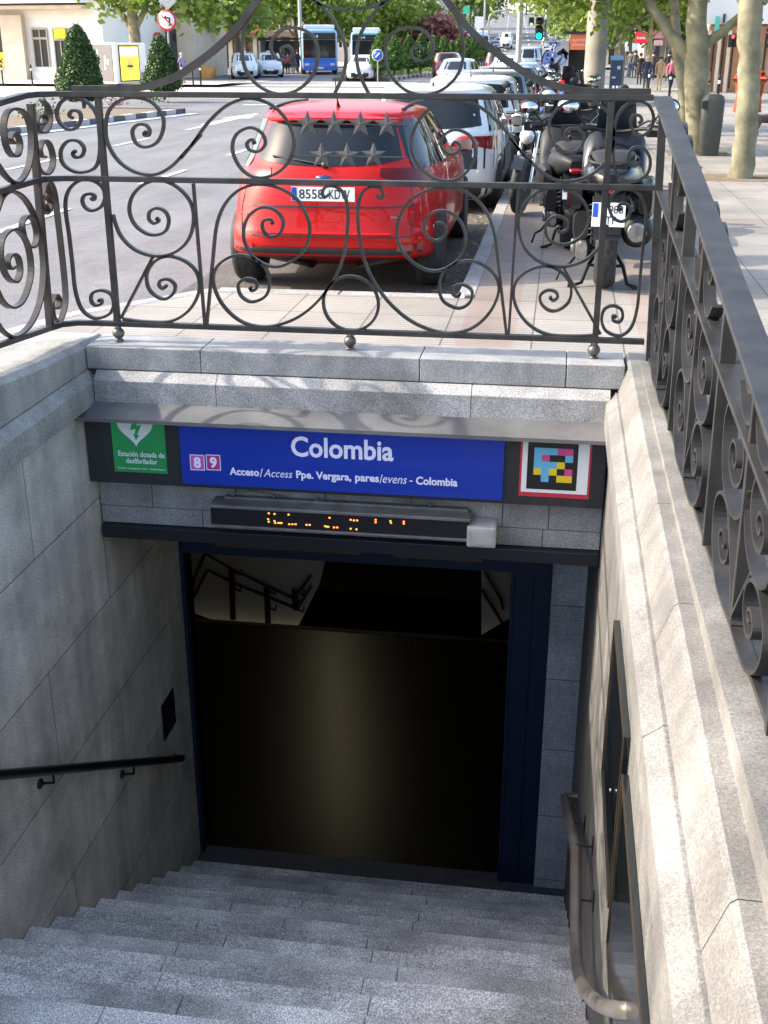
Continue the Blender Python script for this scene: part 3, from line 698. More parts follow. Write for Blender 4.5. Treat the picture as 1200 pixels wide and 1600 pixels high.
# vent grille, left wall
Q = [PX(272, 1073, XL), PX(274, 1122, XL), PX(254, 1160, XL), PX(252, 1105, XL)]
y0, y1 = 7.03, 7.30; z0, z1 = -3.20, -2.90
mb = MB(); mb.box(XL+.001, XL+.012, y0, y1, z0, z1)
vg = tag(mb.build('vent_grille', M_blackp, bevel=.002), 'small black rectangular grille set in the left stairwell wall', 'vent')
mb = MB()
for i in range(7): mb.box(XL+.0125, XL+.017, y0+.01, y1-.01, z0+.02+i*.038, z0+.03+i*.038)
mb.build('slat', M_dark2, vg)
# display cases on right wall
for (ya, yb, za, zb, lab) in ((3.55, 4.45, -1.38, -.62, 'dark glass notice case on the right stairwell wall, nearer the doorway'), (2.35, 3.50, -1.50, -.74, 'dark glass notice case on the right stairwell wall, nearer the viewer')):
    mb = MB(); mb.box(XR-.022, XR-.001, ya, yb, za, zb); c = tag(mb.build('notice_case', M_glassd, bevel=.002), lab, 'notice case', 'notice cases on the right wall')
    mb = MB()
    for q in ((ya, yb, zb-.02, zb), (ya, yb, za, za+.02), (ya, ya+.02, za+.02, zb-.02), (yb-.02, yb, za+.02, zb-.02)): mb.box(XR-.027, XR-.0225, q[0], q[1], q[2], q[3])
    mb.build('frame', mat('bronze_frame', (.10, .075, .05), .35, .7), c)
    mb = MB(); mb.lathe([(0, 0), (.008, 0), (.008, -.008), (0, -.008)], (XR-.0275, ya+.3*(yb-ya), za+.45*(zb-za)), 'X', 10); mb.build('lock', M_alu, c)

# ================================================================== WROUGHT IRON RAILING
YR = YF+.15
XC = -1.12
rl = empty('iron_railing', (XC, YR, 0), 'black wrought iron railing with spiral scrolls, stars and an arch around the stairwell', 'railing')
def FP(px, py): p = PY(px, py, YR); return (p.x, p.z)
Z1 = lambda pts: [FP(x/3.529, 120+y/3.529) for x, y in pts]
Z2 = lambda pts: [FP(300+x/2.3077, 130+y/2.3077) for x, y in pts]
Z4 = lambda pts: [FP(300+x/2.3077, y/2.3077) for x, y in pts]
BW, BT = .028, .0155
def front(uv, n=5, wd=BW, th=BT, name='scroll', ball=True, y=YR):
    P = [Vector((u, y, v)) for u, v in uv]
    if n > 1: P = catmull(P, n)
    mb = MB(); mb.bar(P, (0, 1, 0), wd, th)
    if ball: mb.lathe([(.004, -wd/2), (.011, -wd/2), (.011, wd/2), (.004, wd/2)], P[-1], 'Y', 8)
    return P_(mb.build(name, M_iron, fixn=True), rl)
def mirror(uv): return [(2*XC-u, v) for u, v in uv]
S_upmain = Z2([(-40, 270), (0, 222), (60, 140), (130, 78), (210, 55), (290, 80), (345, 140), (368, 210), (350, 280), (300, 328), (230, 340), (175, 305), (146, 240), (160, 185), (210, 160), (252, 180), (264, 218), (240, 246), (208, 240), (198, 218), (215, 203), (224, 214)])
S_upleft = Z1([(1110, 318), (1000, 440), (940, 498), (860, 538), (760, 530), (665, 475), (602, 385), (582, 290), (600, 190), (660, 132), (750, 115), (840, 142), (898, 220), (897, 300), (862, 365), (800, 388), (748, 362), (730, 300), (757, 266), (800, 264), (824, 290), (820, 322), (796, 320), (800, 306)])
S_lowbig = Z1([(622, 760), (662, 870), (740, 950), (850, 988), (960, 970), (1038, 900), (1068, 790), (1050, 690), (980, 610), (890, 572), (800, 590), (735, 650), (713, 730), (740, 810), (800, 860), (860, 872), (914, 850), (931, 790), (910, 742), (865, 724), (826, 745), (822, 785), (850, 808), (876, 795), (866, 782)])
S_lowsm = Z1([(678, 1335), (800, 1350), (940, 1348), (1040, 1290), (1096, 1190), (1090, 1090), (1030, 1022), (940, 990), (862, 1012), (812, 1080), (817, 1160), (862, 1210), (915, 1224), (958, 1192), (965, 1148), (930, 1117), (888, 1122), (877, 1150), (900, 1168), (914, 1155)])
S_diag = Z1([(845, 990), (668, 1330)])
S_v1 = Z2([(5, 362), (46, 866)])
S_ctr = Z2([(54, 866), (64, 760), (75, 640), (92, 500), (135, 415), (205, 370), (290, 370), (370, 410), (415, 480), (424, 545), (400, 605), (350, 648), (290, 661), (225, 630), (187, 560), (197, 492), (240, 452), (290, 452), (327, 490), (320, 538), (285, 554), (257, 530), (256, 500), (280, 490), (290, 503)])
S_mid = Z2([(495, 400), (478, 412), (470, 392), (487, 372), (520, 374), (548, 400), (561, 450), (561, 520), (547, 620), (510, 710), (450, 790), (370, 850), (270, 878), (180, 860), (112, 800), (77, 720), (92, 660), (150, 622), (210, 626), (262, 660), (280, 720), (265, 768), (215, 788), (176, 765), (168, 725), (195, 705), (228, 712), (234, 738), (216, 748), (211, 738)])
cc = FP(300+573/2.3077, 130+795/2.3077)
S_out1 = Z1([(404, 228), (382, 212), (398, 187), (435, 192), (447, 230), (425, 278), (378, 291), (328, 250), (314, 190), (342, 135), (400, 112), (465, 130), (518, 180), (545, 260), (550, 420), (520, 505), (430, 527), (352, 485), (335, 412), (372, 357), (430, 354), (464, 395), (450, 438), (415, 443), (402, 422), (412, 412)])
S_out2 = Z1([(500, 668), (518, 678), (522, 658), (500, 645), (468, 652), (454, 682), (470, 720), (510, 738), (558, 716), (580, 660), (560, 602), (500, 569), (430, 577), (376, 632), (361, 720), (382, 880), (400, 1040), (416, 1180), (452, 1282), (520, 1330), (598, 1312), (627, 1260), (612, 1200), (562, 1177), (512, 1192), (502, 1230), (522, 1258), (558, 1253), (560, 1230), (547, 1232)])
for sgn in (0, 1):
    f = mirror if sgn else (lambda a: a)
    front(f(S_upmain if False else S_upleft)); front(f(S_upmain)); front(f(S_lowbig)); front(f(S_lowsm)); front(f(S_ctr)); front(f(S_mid))
    front(f(S_diag), 1, name='strut', ball=False, th=.014); front(f(S_v1), 1, name='strut', ball=False, th=.014)
    if sgn:
        g_ = lambda a: [(2*XC-(-2.46+(u+2.46)*.82)-.02, v) for u, v in a]
        front(g_(S_out1)); front(g_(S_out2))
    else: front(S_out1); front(S_out2)
R_ = .16
front([(cc[0]+R_*cos(a*pi/16), cc[1]+R_*.98*sin(a*pi/16)) for a in range(33)], 1, ball=False)
# arch crown with its scrolls
S_arch = [FP(*p) for p in ((113, 139), (150, 139), (185, 139.5), (227, 135.5), (272, 121), (303, 102), (335, 78), (369, 46), (393, 14), (420, -22), (460, -62), (505, -86), (557, -94))]
for f in (lambda a: a, mirror): front(f(S_arch), 6, .036, .036, 'arch_bar', False)
S_a1 = Z4([(262, -40), (240, 5), (210, 50), (188, 110), (181, 190), (198, 260), (250, 316), (320, 339), (388, 320), (440, 262), (453, 190), (437, 132), (388, 103), (332, 104), (292, 140), (285, 180), (310, 214), (348, 214), (362, 187), (345, 166), (323, 174), (326, 188)])
S_a2 = Z4([(420, -20), (455, 12), (505, 65), (542, 130), (556, 200), (545, 270), (512, 342)])
S_a3 = Z4([(380, -60), (430, -5), (490, 24), (560, 33)])
for f in (lambda a: a, mirror): front(f(S_a1)); front(f(S_a2), ball=False); front(f(S_a3), ball=False)
# rails of the front and left sides as one swept run each, right side separately
def run(name, pts, w, t, up=(0, 0, 1), n=1, m=M_iron):
    # horizontal flat rail: width w across, thickness t vertical
    P = [Vector(p) for p in pts]; vs = []; N_ = len(P)
    for i in range(N_):
        tg = (P[min(i+1, N_-1)]-P[max(i-1, 0)]); tg.z = 0; tg.normalize(); sd = Vector((tg.y, -tg.x, 0))
        # mitre
        if 0 < i < N_-1:
            a = (P[i]-P[i-1]); b = (P[i+1]-P[i]); a.z = b.z = 0; c = max(.5, sqrt((1+a.normalized().dot(b.normalized()))/2)); sd = sd/c
        for q, r in ((-1, -1), (1, -1), (1, 1), (-1, 1)): vs.append(P[i]+sd*(q*w/2)+Vector((0, 0, r*t/2)))
    fs = [(3, 2, 1, 0), tuple(4*(N_-1)+k for k in range(4))]
    for i in range(N_-1):
        for k in range(4): fs.append((4*i+k, 4*i+(k+1) % 4, 4*i+4+(k+1) % 4, 4*i+4+k))
    mb = MB(); mb.add(vs, fs); return P_(mb.build(name, m, bevel=.003), rl)
xl_, xr_ = -2.90, .505
def corner(z, dz=0): return [(-2.62, YR, z), (-2.78, YR-.012, z), (-2.865, YR-.07, z), (-2.90, YR-.16, z-.003)]
for nm, z, zn, wd in (('top_rail', 1.385, 1.22, .05), ('mid_rail', .935, .88, .042), ('bottom_rail', .105, .42, .04)):
    far = corner(z)
    yn = 2.2
    sl = {'top_rail': -.075, 'mid_rail': -.012, 'bottom_rail': .085}[nm]
    pts = [(-2.90, YR-.16-k, z+sl*k) for k in (3.6, 2.4, 1.2)] + [(far[3][0], far[3][1], far[3][2])] + far[2::-1]
    pts += [(x, YR, z) for x in (-1.8, -1.0, .2)] + [(.52 if nm != 'top_rail' else .46, YR, z)]
    run(nm, pts, wd, .030)
# right side rails (they close in towards the street level end)
def interp(xs, ys, x):
    if x <= xs[0]: return ys[0]
    for a, b, c, d in zip(xs[:-1], xs[1:], ys[:-1], ys[1:]):
        if x <= b: return c+(d-c)*(x-a)/(b-a)
    return ys[-1]
RY = [1.9, 2.66, 3.78, 6.42]; RT_ = [.67, .80, .97, 1.385]; RM = [.55, .60, .685, .925]; RB = [.115, .09, .045, .02]
rt = lambda y: interp(RY, RT_, y); rm = lambda y: interp(RY, RM, y); rb = lambda y: interp(RY, RB, y)
rx = lambda y: interp([1.9, 6.4], [.585, .545], y)
run('top_rail', [(interp([1.9, 2.66, 3.78, 6.45], [.57, .555, .545, .505], y), y, rt(y)) for y in (1.9, 2.66, 3.78, 5.1, 6.45)], .092, .016)
run('mid_rail', [(rx(y)+.008, y, rm(y)) for y in (1.9, 2.66, 3.78, 6.42)], .086, .014)
run('base_rail', [(rx(y)+.065, y, rb(y)-.005) for y in (1.9, 2.66, 3.78, 6.46)], .13, .016)
# stone under the raised base plate
mb = MB(); mb.loft([[(.50, y, -.02), (.50, y, max(.004, rb(y)-.014)), (.74, y, max(.004, rb(y)-.014)), (.74, y, -.1)] for y in (-.8, 1.9, 2.66, 3.78, 6.4)], False)
P_(mb.build('upper_coping', M_cop), rw)
# posts and feet of the front
def vpost(x0, z0, x1, z1, w=.03, name='post', y=YR):
    mb = MB(); mb.bar([(x0, y, z0), (x1, y, z1)], (0, 1, 0), w, w); return P_(mb.build(name, M_iron, bevel=.002), rl)
pl_t, pl_b = FP(153, 150), FP(184, 508); pr_t, pr_b = FP(955, 166), FP(930, 530)
vpost(pl_b[0], .10, pl_t[0], 1.38, .034); vpost(pr_b[0], .10, pr_t[0], 1.38, .034)
for x in (FP(185, 517)[0], FP(547, 533)[0], FP(928, 546)[0]):
    mb = MB(); mb.ball((x, YR, .048), .036, .036, .034, 16, 10); mb.lathe([(.0, 0), (.028, 0), (.024, .012), (0, .012)], (x, YR, .0005), 'Z', 14); mb.lathe([(.0, .07), (.02, .07), (.02, .095), (0, .095)], (x, YR, 0), 'Z', 10)
    P_(mb.build('ball_foot', M_ball), rl)
# stars on thin bars
def star(u, v, r):
    mb = MB(); pts = []
    for k in range(10):
        a = pi/2+k*pi/5; q = r if k % 2 == 0 else r*.42; pts.append((u+q*cos(a), YR-.012, v+q*sin(a)))
    c0 = (u, YR-.018, v); n = 10
    mb.add(pts+[c0]+[(p[0], YR-.004, p[2]) for p in pts]+[(u, YR-.004, v)], [(k, (k+1) % 10, 10) for k in range(10)]+[(11+(k+1) % 10, 11+k, 21) for k in range(10)]+[(k, 11+k, 11+(k+1) % 10, (k+1) % 10) for k in range(10)])
    return P_(mb.build('star', mat('star_iron', (.10, .095, .088), .55, .3, (.075, .07, .066), 15.)), rl)
for x, y in ((418, 146), (513, 146), (608, 148), (703, 150)): star(*Z2([(x, y)])[0], .070)
for x, y in ((467, 262), (560, 262), (655, 260)): star(*Z2([(x, y)])[0], .070)
for a, b in (((350, 145), (778, 152)), ((365, 262), (768, 268))):
    p, q = Z2([a, b]); front([p, q], 1, .012, .007, 'star_bar', False)
# left side panel: scrolls on the plane X=-2.90
XLR = -2.90
def LP(pts):
    out = []
    for x, y in pts:
        p = PX(x/3.529, 120+y/3.529, XLR+.018); out.append(Vector((XLR, p.y, p.z)))
    return out
def side(P, wd=.036, th=.012, n=5, name='scroll'):
    P = catmull(P, n) if n > 1 else P; mb = MB(); mb.bar(P, (1, 0, 0), wd, th); return P_(mb.build(name, M_iron), rl)
Lsets = [[(-60, 380), (0, 480), (60, 560), (112, 583), (160, 530), (186, 430), (186, 300), (160, 212), (110, 177), (62, 190), (38, 260), (48, 370), (82, 434), (115, 428), (127, 370), (110, 317), (85, 312), (72, 340), (90, 368)],
         [(244, 125), (282, 170), (292, 240), (270, 300), (235, 304), (218, 260), (226, 218), (258, 210), (268, 240), (250, 262)],
         [(262, 440), (244, 438), (236, 392), (256, 352), (288, 372), (308, 440), (300, 508), (266, 538), (230, 508), (214, 430), (204, 300)],
         [(0, 740), (30, 662), (82, 632), (150, 672), (210, 780), (245, 930), (255, 1080), (236, 1240), (182, 1368), (100, 1433), (40, 1410), (0, 1360), (-70, 1240)],
         [(-40, 1080), (0, 1180), (40, 1250), (92, 1273), (150, 1220), (187, 1080), (170, 932), (120, 852), (70, 847), (27, 900), (22, 1000), (52, 1098), (100, 1133), (127, 1080), (118, 1002), (85, 977), (58, 1010), (68, 1058), (92, 1048)],
         [(172, 940), (205, 934), (219, 870), (200, 792), (167, 767), (138, 810), (148, 880)],
         [(262, 700), (285, 738), (294, 692), (270, 656), (250, 680), (240, 720), (258, 754), (282, 742), (295, 690), (290, 640), (270, 590)],
         [(246, 660), (262, 600), (290, 582), (316, 640), (332, 760), (354, 950), (374, 1150), (374, 1258), (345, 1348), (312, 1330), (302, 1250), (320, 1202), (343, 1230), (335, 1272), (314, 1278)]]
for s_ in Lsets: side(LP(s_))
side(LP([(186, 150), (292, 1372)]), .036, .036, 1, 'post')
# generic cell for the panels outside / grazing view: reuse traced curves as unit cells
def unit(S, u0, u1, v0, v1): return [((u-u0)/(u1-u0), (v-v0)/(v1-v0)) for u, v in S]
CELL_UP = [unit(S_upleft, -2.47, -1.63, .945, 1.37)]
CELL_LO = [unit(S_lowbig, -2.47, -1.9, .12, .92), unit(S_lowsm, -2.47, -1.9, .12, .92), unit(S_diag, -2.47, -1.9, .12, .92)]
def cell(X, ya, yb, zb, zm, zt, wd, th):
    for S in CELL_UP:
        S = S[1:]
        pts = [Vector((X(ya+(yb-ya)*u), ya+(yb-ya)*u, zm(ya+(yb-ya)*u)+v*(zt(ya+(yb-ya)*u)-zm(ya+(yb-ya)*u)))) for u, v in S]; side(pts, wd, th, 4)
    for i, S in enumerate(CELL_LO):
        pts = [Vector((X(ya+(yb-ya)*u), ya+(yb-ya)*u, zb(ya+(yb-ya)*u)+v*(zm(ya+(yb-ya)*u)-zb(ya+(yb-ya)*u)))) for u, v in S]; side(pts, wd, th, 4 if len(S) > 2 else 1, 'scroll' if len(S) > 2 else 'strut')
for k in range(3):
    yb = 5.35-k*.85
    cell(lambda y: XLR, yb-.8, yb, lambda y: .12+.085*(YR-.16-y), lambda y: .93-.012*(YR-.16-y), lambda y: 1.38-.075*(YR-.16-y), .036, .012)
# right side: cells between posts
edges = [6.36, 5.72, 5.08, 4.42, 3.76, 3.10, 2.5, 1.95]
for k, (yb, ya) in enumerate(zip(edges[:-1], edges[1:])):
    if k % 2 == 0: cell(lambda y: rx(y)+.010, ya+.03, yb-.03, rb, rm, rt, .045, .012)
    else: cell(lambda y: rx(y)+.010, yb-.03, ya+.03, rb, rm, rt, .045, .012)
    mb = MB(); mb.bar([(rx(ya)+.014, ya, rb(ya)), (rx(ya)-.002, ya, rt(ya))], (1, 0, 0), .05, .03); P_(mb.build('post', M_iron, bevel=.002), rl)
mb = MB(); mb.bar([(.555, 6.42, .0), (.51, 6.42, 1.38)], (1, 0, 0), .04, .04); P_(mb.build('post', M_iron), rl)

# ================================================================== CARS
M_tyre = mat('tyre_rubber', (.010, .010, .010), .75, 0, (.03, .03, .028), 30.); M_rim = mat('alloy_rim', (.42, .42, .43), .3, .9)
M_plast = mat('black_plastic', (.018, .018, .02), .5); M_cglass = mat('car_glass', (.010, .013, .015), .04, spec=.42)
M_tail = mat('tail_lens', (.22, .006, .008), .12, coat=1.); M_taild = mat('tail_lens_dark', (.10, .002, .003), .35, coat=.1, spec=.25)
M_head = mat('head_lens', (.55, .58, .6), .1, .3, coat=1.)
M_chrome = mat('chrome', (.6, .6, .6), .12, 1.); M_platew = mat('plate_white', (.72, .74, .76), .35); M_plateb = mat('plate_blue', (.01, .05, .35), .35)
M_cabin = mat('car_interior', (.03, .03, .032), .8)
def paint(name, c, flake=.35, rough=.42): return mat('paint_'+name, c, rough, 0., coat=1., spec=.3)
P_red = mat('paint_red', (.40, .0025, .001), .5, 0., coat=.38, spec=.15); P_white = paint('white', (.60, .61, .62)); P_silver = mat('paint_silver', (.42, .45, .48), .28, .6, coat=1.)
P_dark = paint('dark', (.02, .022, .026)); P_maroon = paint('maroon', (.10, .012, .014)); P_grey = mat('paint_grey', (.14, .15, .16), .3, .5, coat=1.)
P_blued = paint('blue', (.03, .06, .16)); P_bus = paint('bus_blue', (.01, .13, .55)); P_buslt = paint('bus_pale_blue', (.25, .45, .68))

HATCH = [(.17, .16, .12, .80, 5), (.24, .06, .05, .87, 5), (.38, .01, .01, .905, 5), (.55, .0, .0, .915, 4.6), (.70, .04, .02, .915, 4.4), (.84, .07, .10, .91, 4.2), (.94, .09, .45, .90, 4), (1.02, .11, .95, .885, 4),
         (1.10, .15, 1.20, .865, 4), (1.25, .24, 1.45, .825, 4), (1.40, .35, 1.72, .775, 4), (1.50, .42, 1.95, .735, 4), (1.555, .40, 2.15, .70, 3.6), (1.59, .55, 2.4, .64, 3.2), (1.61, .85, 2.7, .52, 3), (1.62, 1.3, 2.95, .28, 2.6)]
REDT = [(.17, .70, .12, .76, 5), (.26, .42, .05, .85, 5.5), (.32, .10, .02, .90, 6), (.36, .015, .01, .91, 6), (.52, .0, .0, .915, 5.5), (.58, .02, .0, .915, 5), (.72, .04, .02, .915, 4.6), (.84, .06, .10, .91, 4.2), (.94, .09, .45, .895, 3.8), (1.0, .11, .95, .87, 3.5),
        (1.06, .15, 1.2, .84, 3.2), (1.2, .24, 1.45, .785, 3.1), (1.32, .33, 1.72, .73, 3.1), (1.395, .40, 1.95, .69, 3.1), (1.43, .42, 2.1, .665, 3.1), (1.455, .56, 2.35, .61, 3), (1.48, .9, 2.65, .48, 3), (1.50, 1.4, 2.95, .26, 2.6)]
SEDAN = [(.17, .16, .12, .76, 5), (.24, .06, .05, .85, 5), (.38, .01, .01, .885, 5), (.55, .0, .0, .895, 4.6), (.70, .02, .03, .895, 4.4), (.84, .04, .12, .885, 4.2), (.94, .10, .55, .87, 4), (.99, .55, 1.05, .85, 4),
         (1.08, .72, 1.28, .80, 4), (1.2, .92, 1.5, .75, 4), (1.32, 1.15, 1.78, .69, 4), (1.39, 1.32, 2.0, .64, 3.6), (1.43, 1.6, 2.3, .55, 3.2), (1.45, 1.95, 2.6, .30, 2.8)]
PRIUS = [(.17, .16, .12, .78, 5), (.24, .06, .05, .85, 5), (.38, .01, .01, .88, 5), (.55, .0, .0, .89, 4.6), (.70, .02, .04, .89, 4.4), (.82, .05, .22, .885, 4.2), (.92, .08, .62, .87, 4), (1.0, .12, .98, .855, 4),
         (1.12, .20, 1.25, .82, 4), (1.27, .30, 1.55, .78, 4), (1.40, .40, 1.9, .73, 4), (1.48, .46, 2.15, .69, 3.6), (1.53, .62, 2.5, .60, 3.2), (1.55, 1.1, 2.8, .32, 2.8)]
class Body:
    def __init__(s, tab, L, W, H):
        s.L, s.W, s.H = L, W, H; kz = H/tab[-1][0]; kw = W/1.83; s.kz = kz
        s.t = [(z*kz, yr, L-yf, hw*kw, n) for z, yr, yf, hw, n in tab]
    def at(s, z):
        t = s.t
        if z <= t[0][0]: return t[0]
        for a, b in zip(t[:-1], t[1:]):
            if z <= b[0]:
                f = (z-a[0])/(b[0]-a[0]); return tuple(a[i]+(b[i]-a[i])*f for i in range(5))
        return t[-1]
    def rear(s, x, z, e=0.):
        _, yr, yf, hw, n = s.at(z); a = (yf-yr)/2; q = min(.9999, abs(x/hw)); return Vector((x, (yr+yf)/2-a*(1-q**n)**(1/n)-e, z))
    def frontp(s, x, z, e=0.):
        _, yr, yf, hw, n = s.at(z); a = (yf-yr)/2; q = min(.9999, abs(x/hw)); return Vector((x, (yr+yf)/2+a*(1-q**n)**(1/n)+e, z))
    def side(s, y, z, sg, e=0.):
        _, yr, yf, hw, n = s.at(z); a = (yf-yr)/2; q = min(.9999, abs((y-(yr+yf)/2)/a)); return Vector((sg*(hw*(1-q**n)**(1/n)+e), y, z))
    def ring(s, z, N=56):
        _, yr, yf, hw, n = s.at(z); a = (yf-yr)/2; c = (yr+yf)/2; R = []
        for k in range(N):
            t = 2*pi*k/N+.0001; cc_, ss = cos(t), sin(t)
            R.append(Vector((hw*math.copysign(abs(ss)**(2/n), ss), c+a*math.copysign(abs(cc_)**(2/n), cc_), z)))
        return R
def car(loc, rz, label, tab, L, W, H, pm, cat='car', group=None, flip=False, det=1, plate=None, glass_dark=M_cglass, name='parked_car', tails=None, taxi=False, clad=False, antenna=True, win=None, nose=True):
    """rear at local y=0, nose towards +Y; origin under the rear bumper centre"""
    t = empty(name, loc, label, cat, group, rz)
    B = Body(tab, L, W, H); kz = B.kz
    def add(mb, nm, m, par=None, bevel=0):
        o = mb.build(nm, m, None, bevel=bevel); o.parent = par or t; return o
    zs = [a[0] for a in B.t]; zz = []
    for a, b in zip(zs[:-1], zs[1:]): zz += [a, (a+b)/2] if det else [a]
    zz.append(zs[-1])
    mb = MB(); mb.loft([B.ring(z, 64 if det else 32) for z in zz]); add(mb, 'body', pm)
    bz = .94*kz if tab is not SEDAN else .93*kz   # belt
    zt = (1.50 if tab in (HATCH, REDT) else 1.42 if tab is PRIUS else 1.33)*kz
    zb = (1.06 if tab in (HATCH, REDT) else 1.0 if tab is PRIUS else 1.01)*kz
    if tab is REDT: zt, zb = 1.385, 1.035
    wr = .80 if tab in (HATCH, REDT) else .8
    nu = 14 if det else 6
    # rear window
    def hwz(z): return B.at(z)[3]
    def rw_(u, v):
        top = zt-.03*(2*u-1)**2; bot = zb+(.02 if tab in (HATCH, REDT) else 0)+.05*abs(2*u-1)**3
        z = bot+(top-bot)*v; x = (2*u-1)*hwz(z)*(.80 if tab is REDT else .88); return B.rear(x, z, .006)
    mb = MB(); mb.grid(rw_, nu, 6); add(mb, 'rear_window', glass_dark)
    def ws_(u, v):
        z = (zb+.06)+(zt-zb-.09)*v; x = (2*u-1)*hwz(z)*.9; return B.frontp(x, z, .006)
    mb = MB(); mb.grid(ws_, nu, 6); add(mb, 'windscreen', glass_dark)
    # side windows: two per side
    for sg in (-1, 1):
        for k, (fa, fb) in enumerate(((.06, .34), (.36, .63), (.65, .93))):
            def sw(u, v, fa=fa, fb=fb, k=k):
                z = zb-.02+(zt-zb+.02)*v; _, yr, yf, hw, n = B.at(z); f = fa+(fb-fa)*u
                y = yr+.10+(yf-yr-.22)*f; return B.side(y, z, sg, .006)
            mb = MB(); mb.grid(sw, 6, 5); add(mb, 'side_window', glass_dark)
    # tail lights
    tm = tails or M_tail
    for sg in (-1, 1):
        if tab in (HATCH, REDT): za, zb2, xa, xb = (.87 if tab is REDT else .80*kz), (1.04 if tab is REDT else 1.0*kz), .50, .985
        else: za, zb2, xa, xb = .70*kz, .88*kz, .55, .985
        def tl(u, v):
            x = hwz(.9*kz)*(xa+(xb-xa)*u); hgt = (zb2-za)*(.35+.65*u); z = zb2-.02*u-hgt*(1-v)+.0; return B.rear(sg*x, z, .008)
        mb = MB(); mb.grid(tl, 10, 4); add(mb, 'tail_light', tm)
        def hl(u, v):
            x = hwz(.7*kz)*(.58+.40*u); z = (.58+.08*u)*kz+.14*kz*v; return B.frontp(sg*x, z, .008)
        mb = MB(); mb.grid(hl, 8, 3); add(mb, 'headlight', M_head)
        # mirror
        ym = L-1.55 if tab in (HATCH, REDT) else L-1.45
        p = B.side(ym, 1.0*kz, sg); mb = MB(); mb.ball(p+Vector((sg*.12, 0, .03)), .11, .07, .075, 12, 8); mb.m = 1
        mb.obox(p+Vector((sg*.125, -.066, .03)), .15, .012, .1); add(mb, 'mirror', [pm if not clad else M_plast, M_chrome])
    # bumpers (dark lower band) and grille
    for fn, nm in ((B.rear, 'rear_bumper_trim'), (B.frontp, 'front_grille')):
        def lo(u, v):
            z = ((.285+.135*v) if tab is REDT and nm[0] == 'r' else .18+(.19 if nm[0] == 'r' else .30)*v)*kz; x = (2*u-1)*hwz(z)*(.97 if nm[0] == 'r' else .6); return fn(x, z, .01)
        mb = MB(); mb.grid(lo, nu+4, 3); add(mb, nm, M_plast)
    # wheel arches and wheels
    wr_ = .325*kz if kz < 1.02 else .33
    for yw in (.78, L-.86):
        for sg in (-1, 1):
            mb = MB(); n = 18; P = [B.side(yw+.37*cos(a*pi/n), max(.2, wr_+.37*sin(a*pi/n)), sg, .004) for a in range(n+1)]
            P += [B.side(yw+.37*cos(a*pi/n), .18, sg, .004) for a in range(n, -1, -1)]
            mb.add([q for pr_ in zip(P[:n+1], P[:n:-1]) for q in pr_], [(2*i, 2*i+1, 2*i+3, 2*i+2) for i in range(n)])
            add(mb, 'wheel_arch', M_plast)
            xs_ = min(W/2-.005, B.side(yw, .42, 1).x+.012); x1 = sg*xs_; x0 = sg*(xs_-.205)
            mb = MB(); pr = [(wr_*.62, 0), (wr_*.93, .0), (wr_, .03), (wr_, .19), (wr_*.93, .22), (wr_*.62, .22)]
            mb.lathe([(r, min(x0, x1)+h) for r, h in pr], (0, yw, wr_), 'X', 28 if det else 16)
            if det:
                for gq in (.06, .11, .16): mb.lathe([(wr_+.0015, min(x0, x1)+gq-.006), (wr_+.0015, min(x0, x1)+gq+.006)], (0, yw, wr_), 'X', 28)
            wh = add(mb, 'wheel', M_tyre)
            mb = MB(); xs = x1+sg*.002
            for k in range(5):
                a = 2*pi*k/5; mb.obox((xs, yw+sin(a)*wr_*.32, wr_+cos(a)*wr_*.32), .02, wr_*.16, wr_*.56, Matrix.Rotation(-a, 3, 'X'))
            mb.lathe([(wr_*.56, xs-.01), (wr_*.64, xs-.01), (wr_*.64, xs+.006), (wr_*.56, xs+.006)], (0, yw, wr_), 'X', 20)
            mb.lathe([(0, xs-.01), (wr_*.14, xs-.01), (wr_*.14, xs+.012), (0, xs+.012)], (0, yw, wr_), 'X', 10)
            add(mb, 'rim', M_rim, wh)
    # plates
    for fn, s_ in ((B.rear, -1), (B.frontp, 1)):
        z0 = (.79 if s_ < 0 and tab in (HATCH, REDT) else .74 if s_ < 0 else .42)*kz if not clad else (.42*kz if s_ > 0 else .60*kz); p = fn(0, z0)
        q = fn(0, z0+.11); tilt = (q.y-p.y)
        y = p.y+s_*.014 if s_ > 0 else min(p.y, q.y)-.014
        mb = MB(); mb.box(-.26, .26, y-.005, y+.005, z0, z0+.11); pl = add(mb, 'number_plate', M_platew)
        mb = MB(); mb.box(-.257, -.215, y+s_*.0075-.002, y+s_*.0075+.002, z0+.003, z0+.107); add(mb, 'plate_band', M_plateb, pl)
        if plate and s_ < 0:
            mb = MB(); put_text(mb, plate[0], (-.195, y-.006, z0+.018), (1, 0, 0), (0, 0, 1), (0, -1, 0), .20, .075, .01, 0, .001); put_text(mb, plate[1], (.05, y-.006, z0+.018), (1, 0, 0), (0, 0, 1), (0, -1, 0), .17, .075, .01, 0, .001)
            add(mb, 'plate_number', M_blackp, pl)
    if antenna:
        yA = B.rear(0, 1.58*kz if tab is HATCH else H*.975).y+.16; zA = H-.035
        mb = MB(); mb.tube([(0, yA, zA), (0, yA-.05, zA+.06), (0, yA-.16, zA+.24)], [.022, .006, .004], 8); add(mb, 'antenna', M_plast)
    if taxi:
        mb = MB(); mb.obox((0, L*.48, H+.03), .32, .12, .10); add(mb, 'roof_sign', M_white, bevel=.02)
    return t, B, add

# ---- the red car
rcx = (PZ(366, 437, ROAD).x+PZ(690, 445, ROAD).x)/2
t, B, add = car((-1.875, 9.36, ROAD), radians(.5), 'glossy red hatchback parked just behind the iron railing', REDT, 4.38, 1.83, 1.50, P_red, plate=('8558', 'KDW'), tails=M_taild)
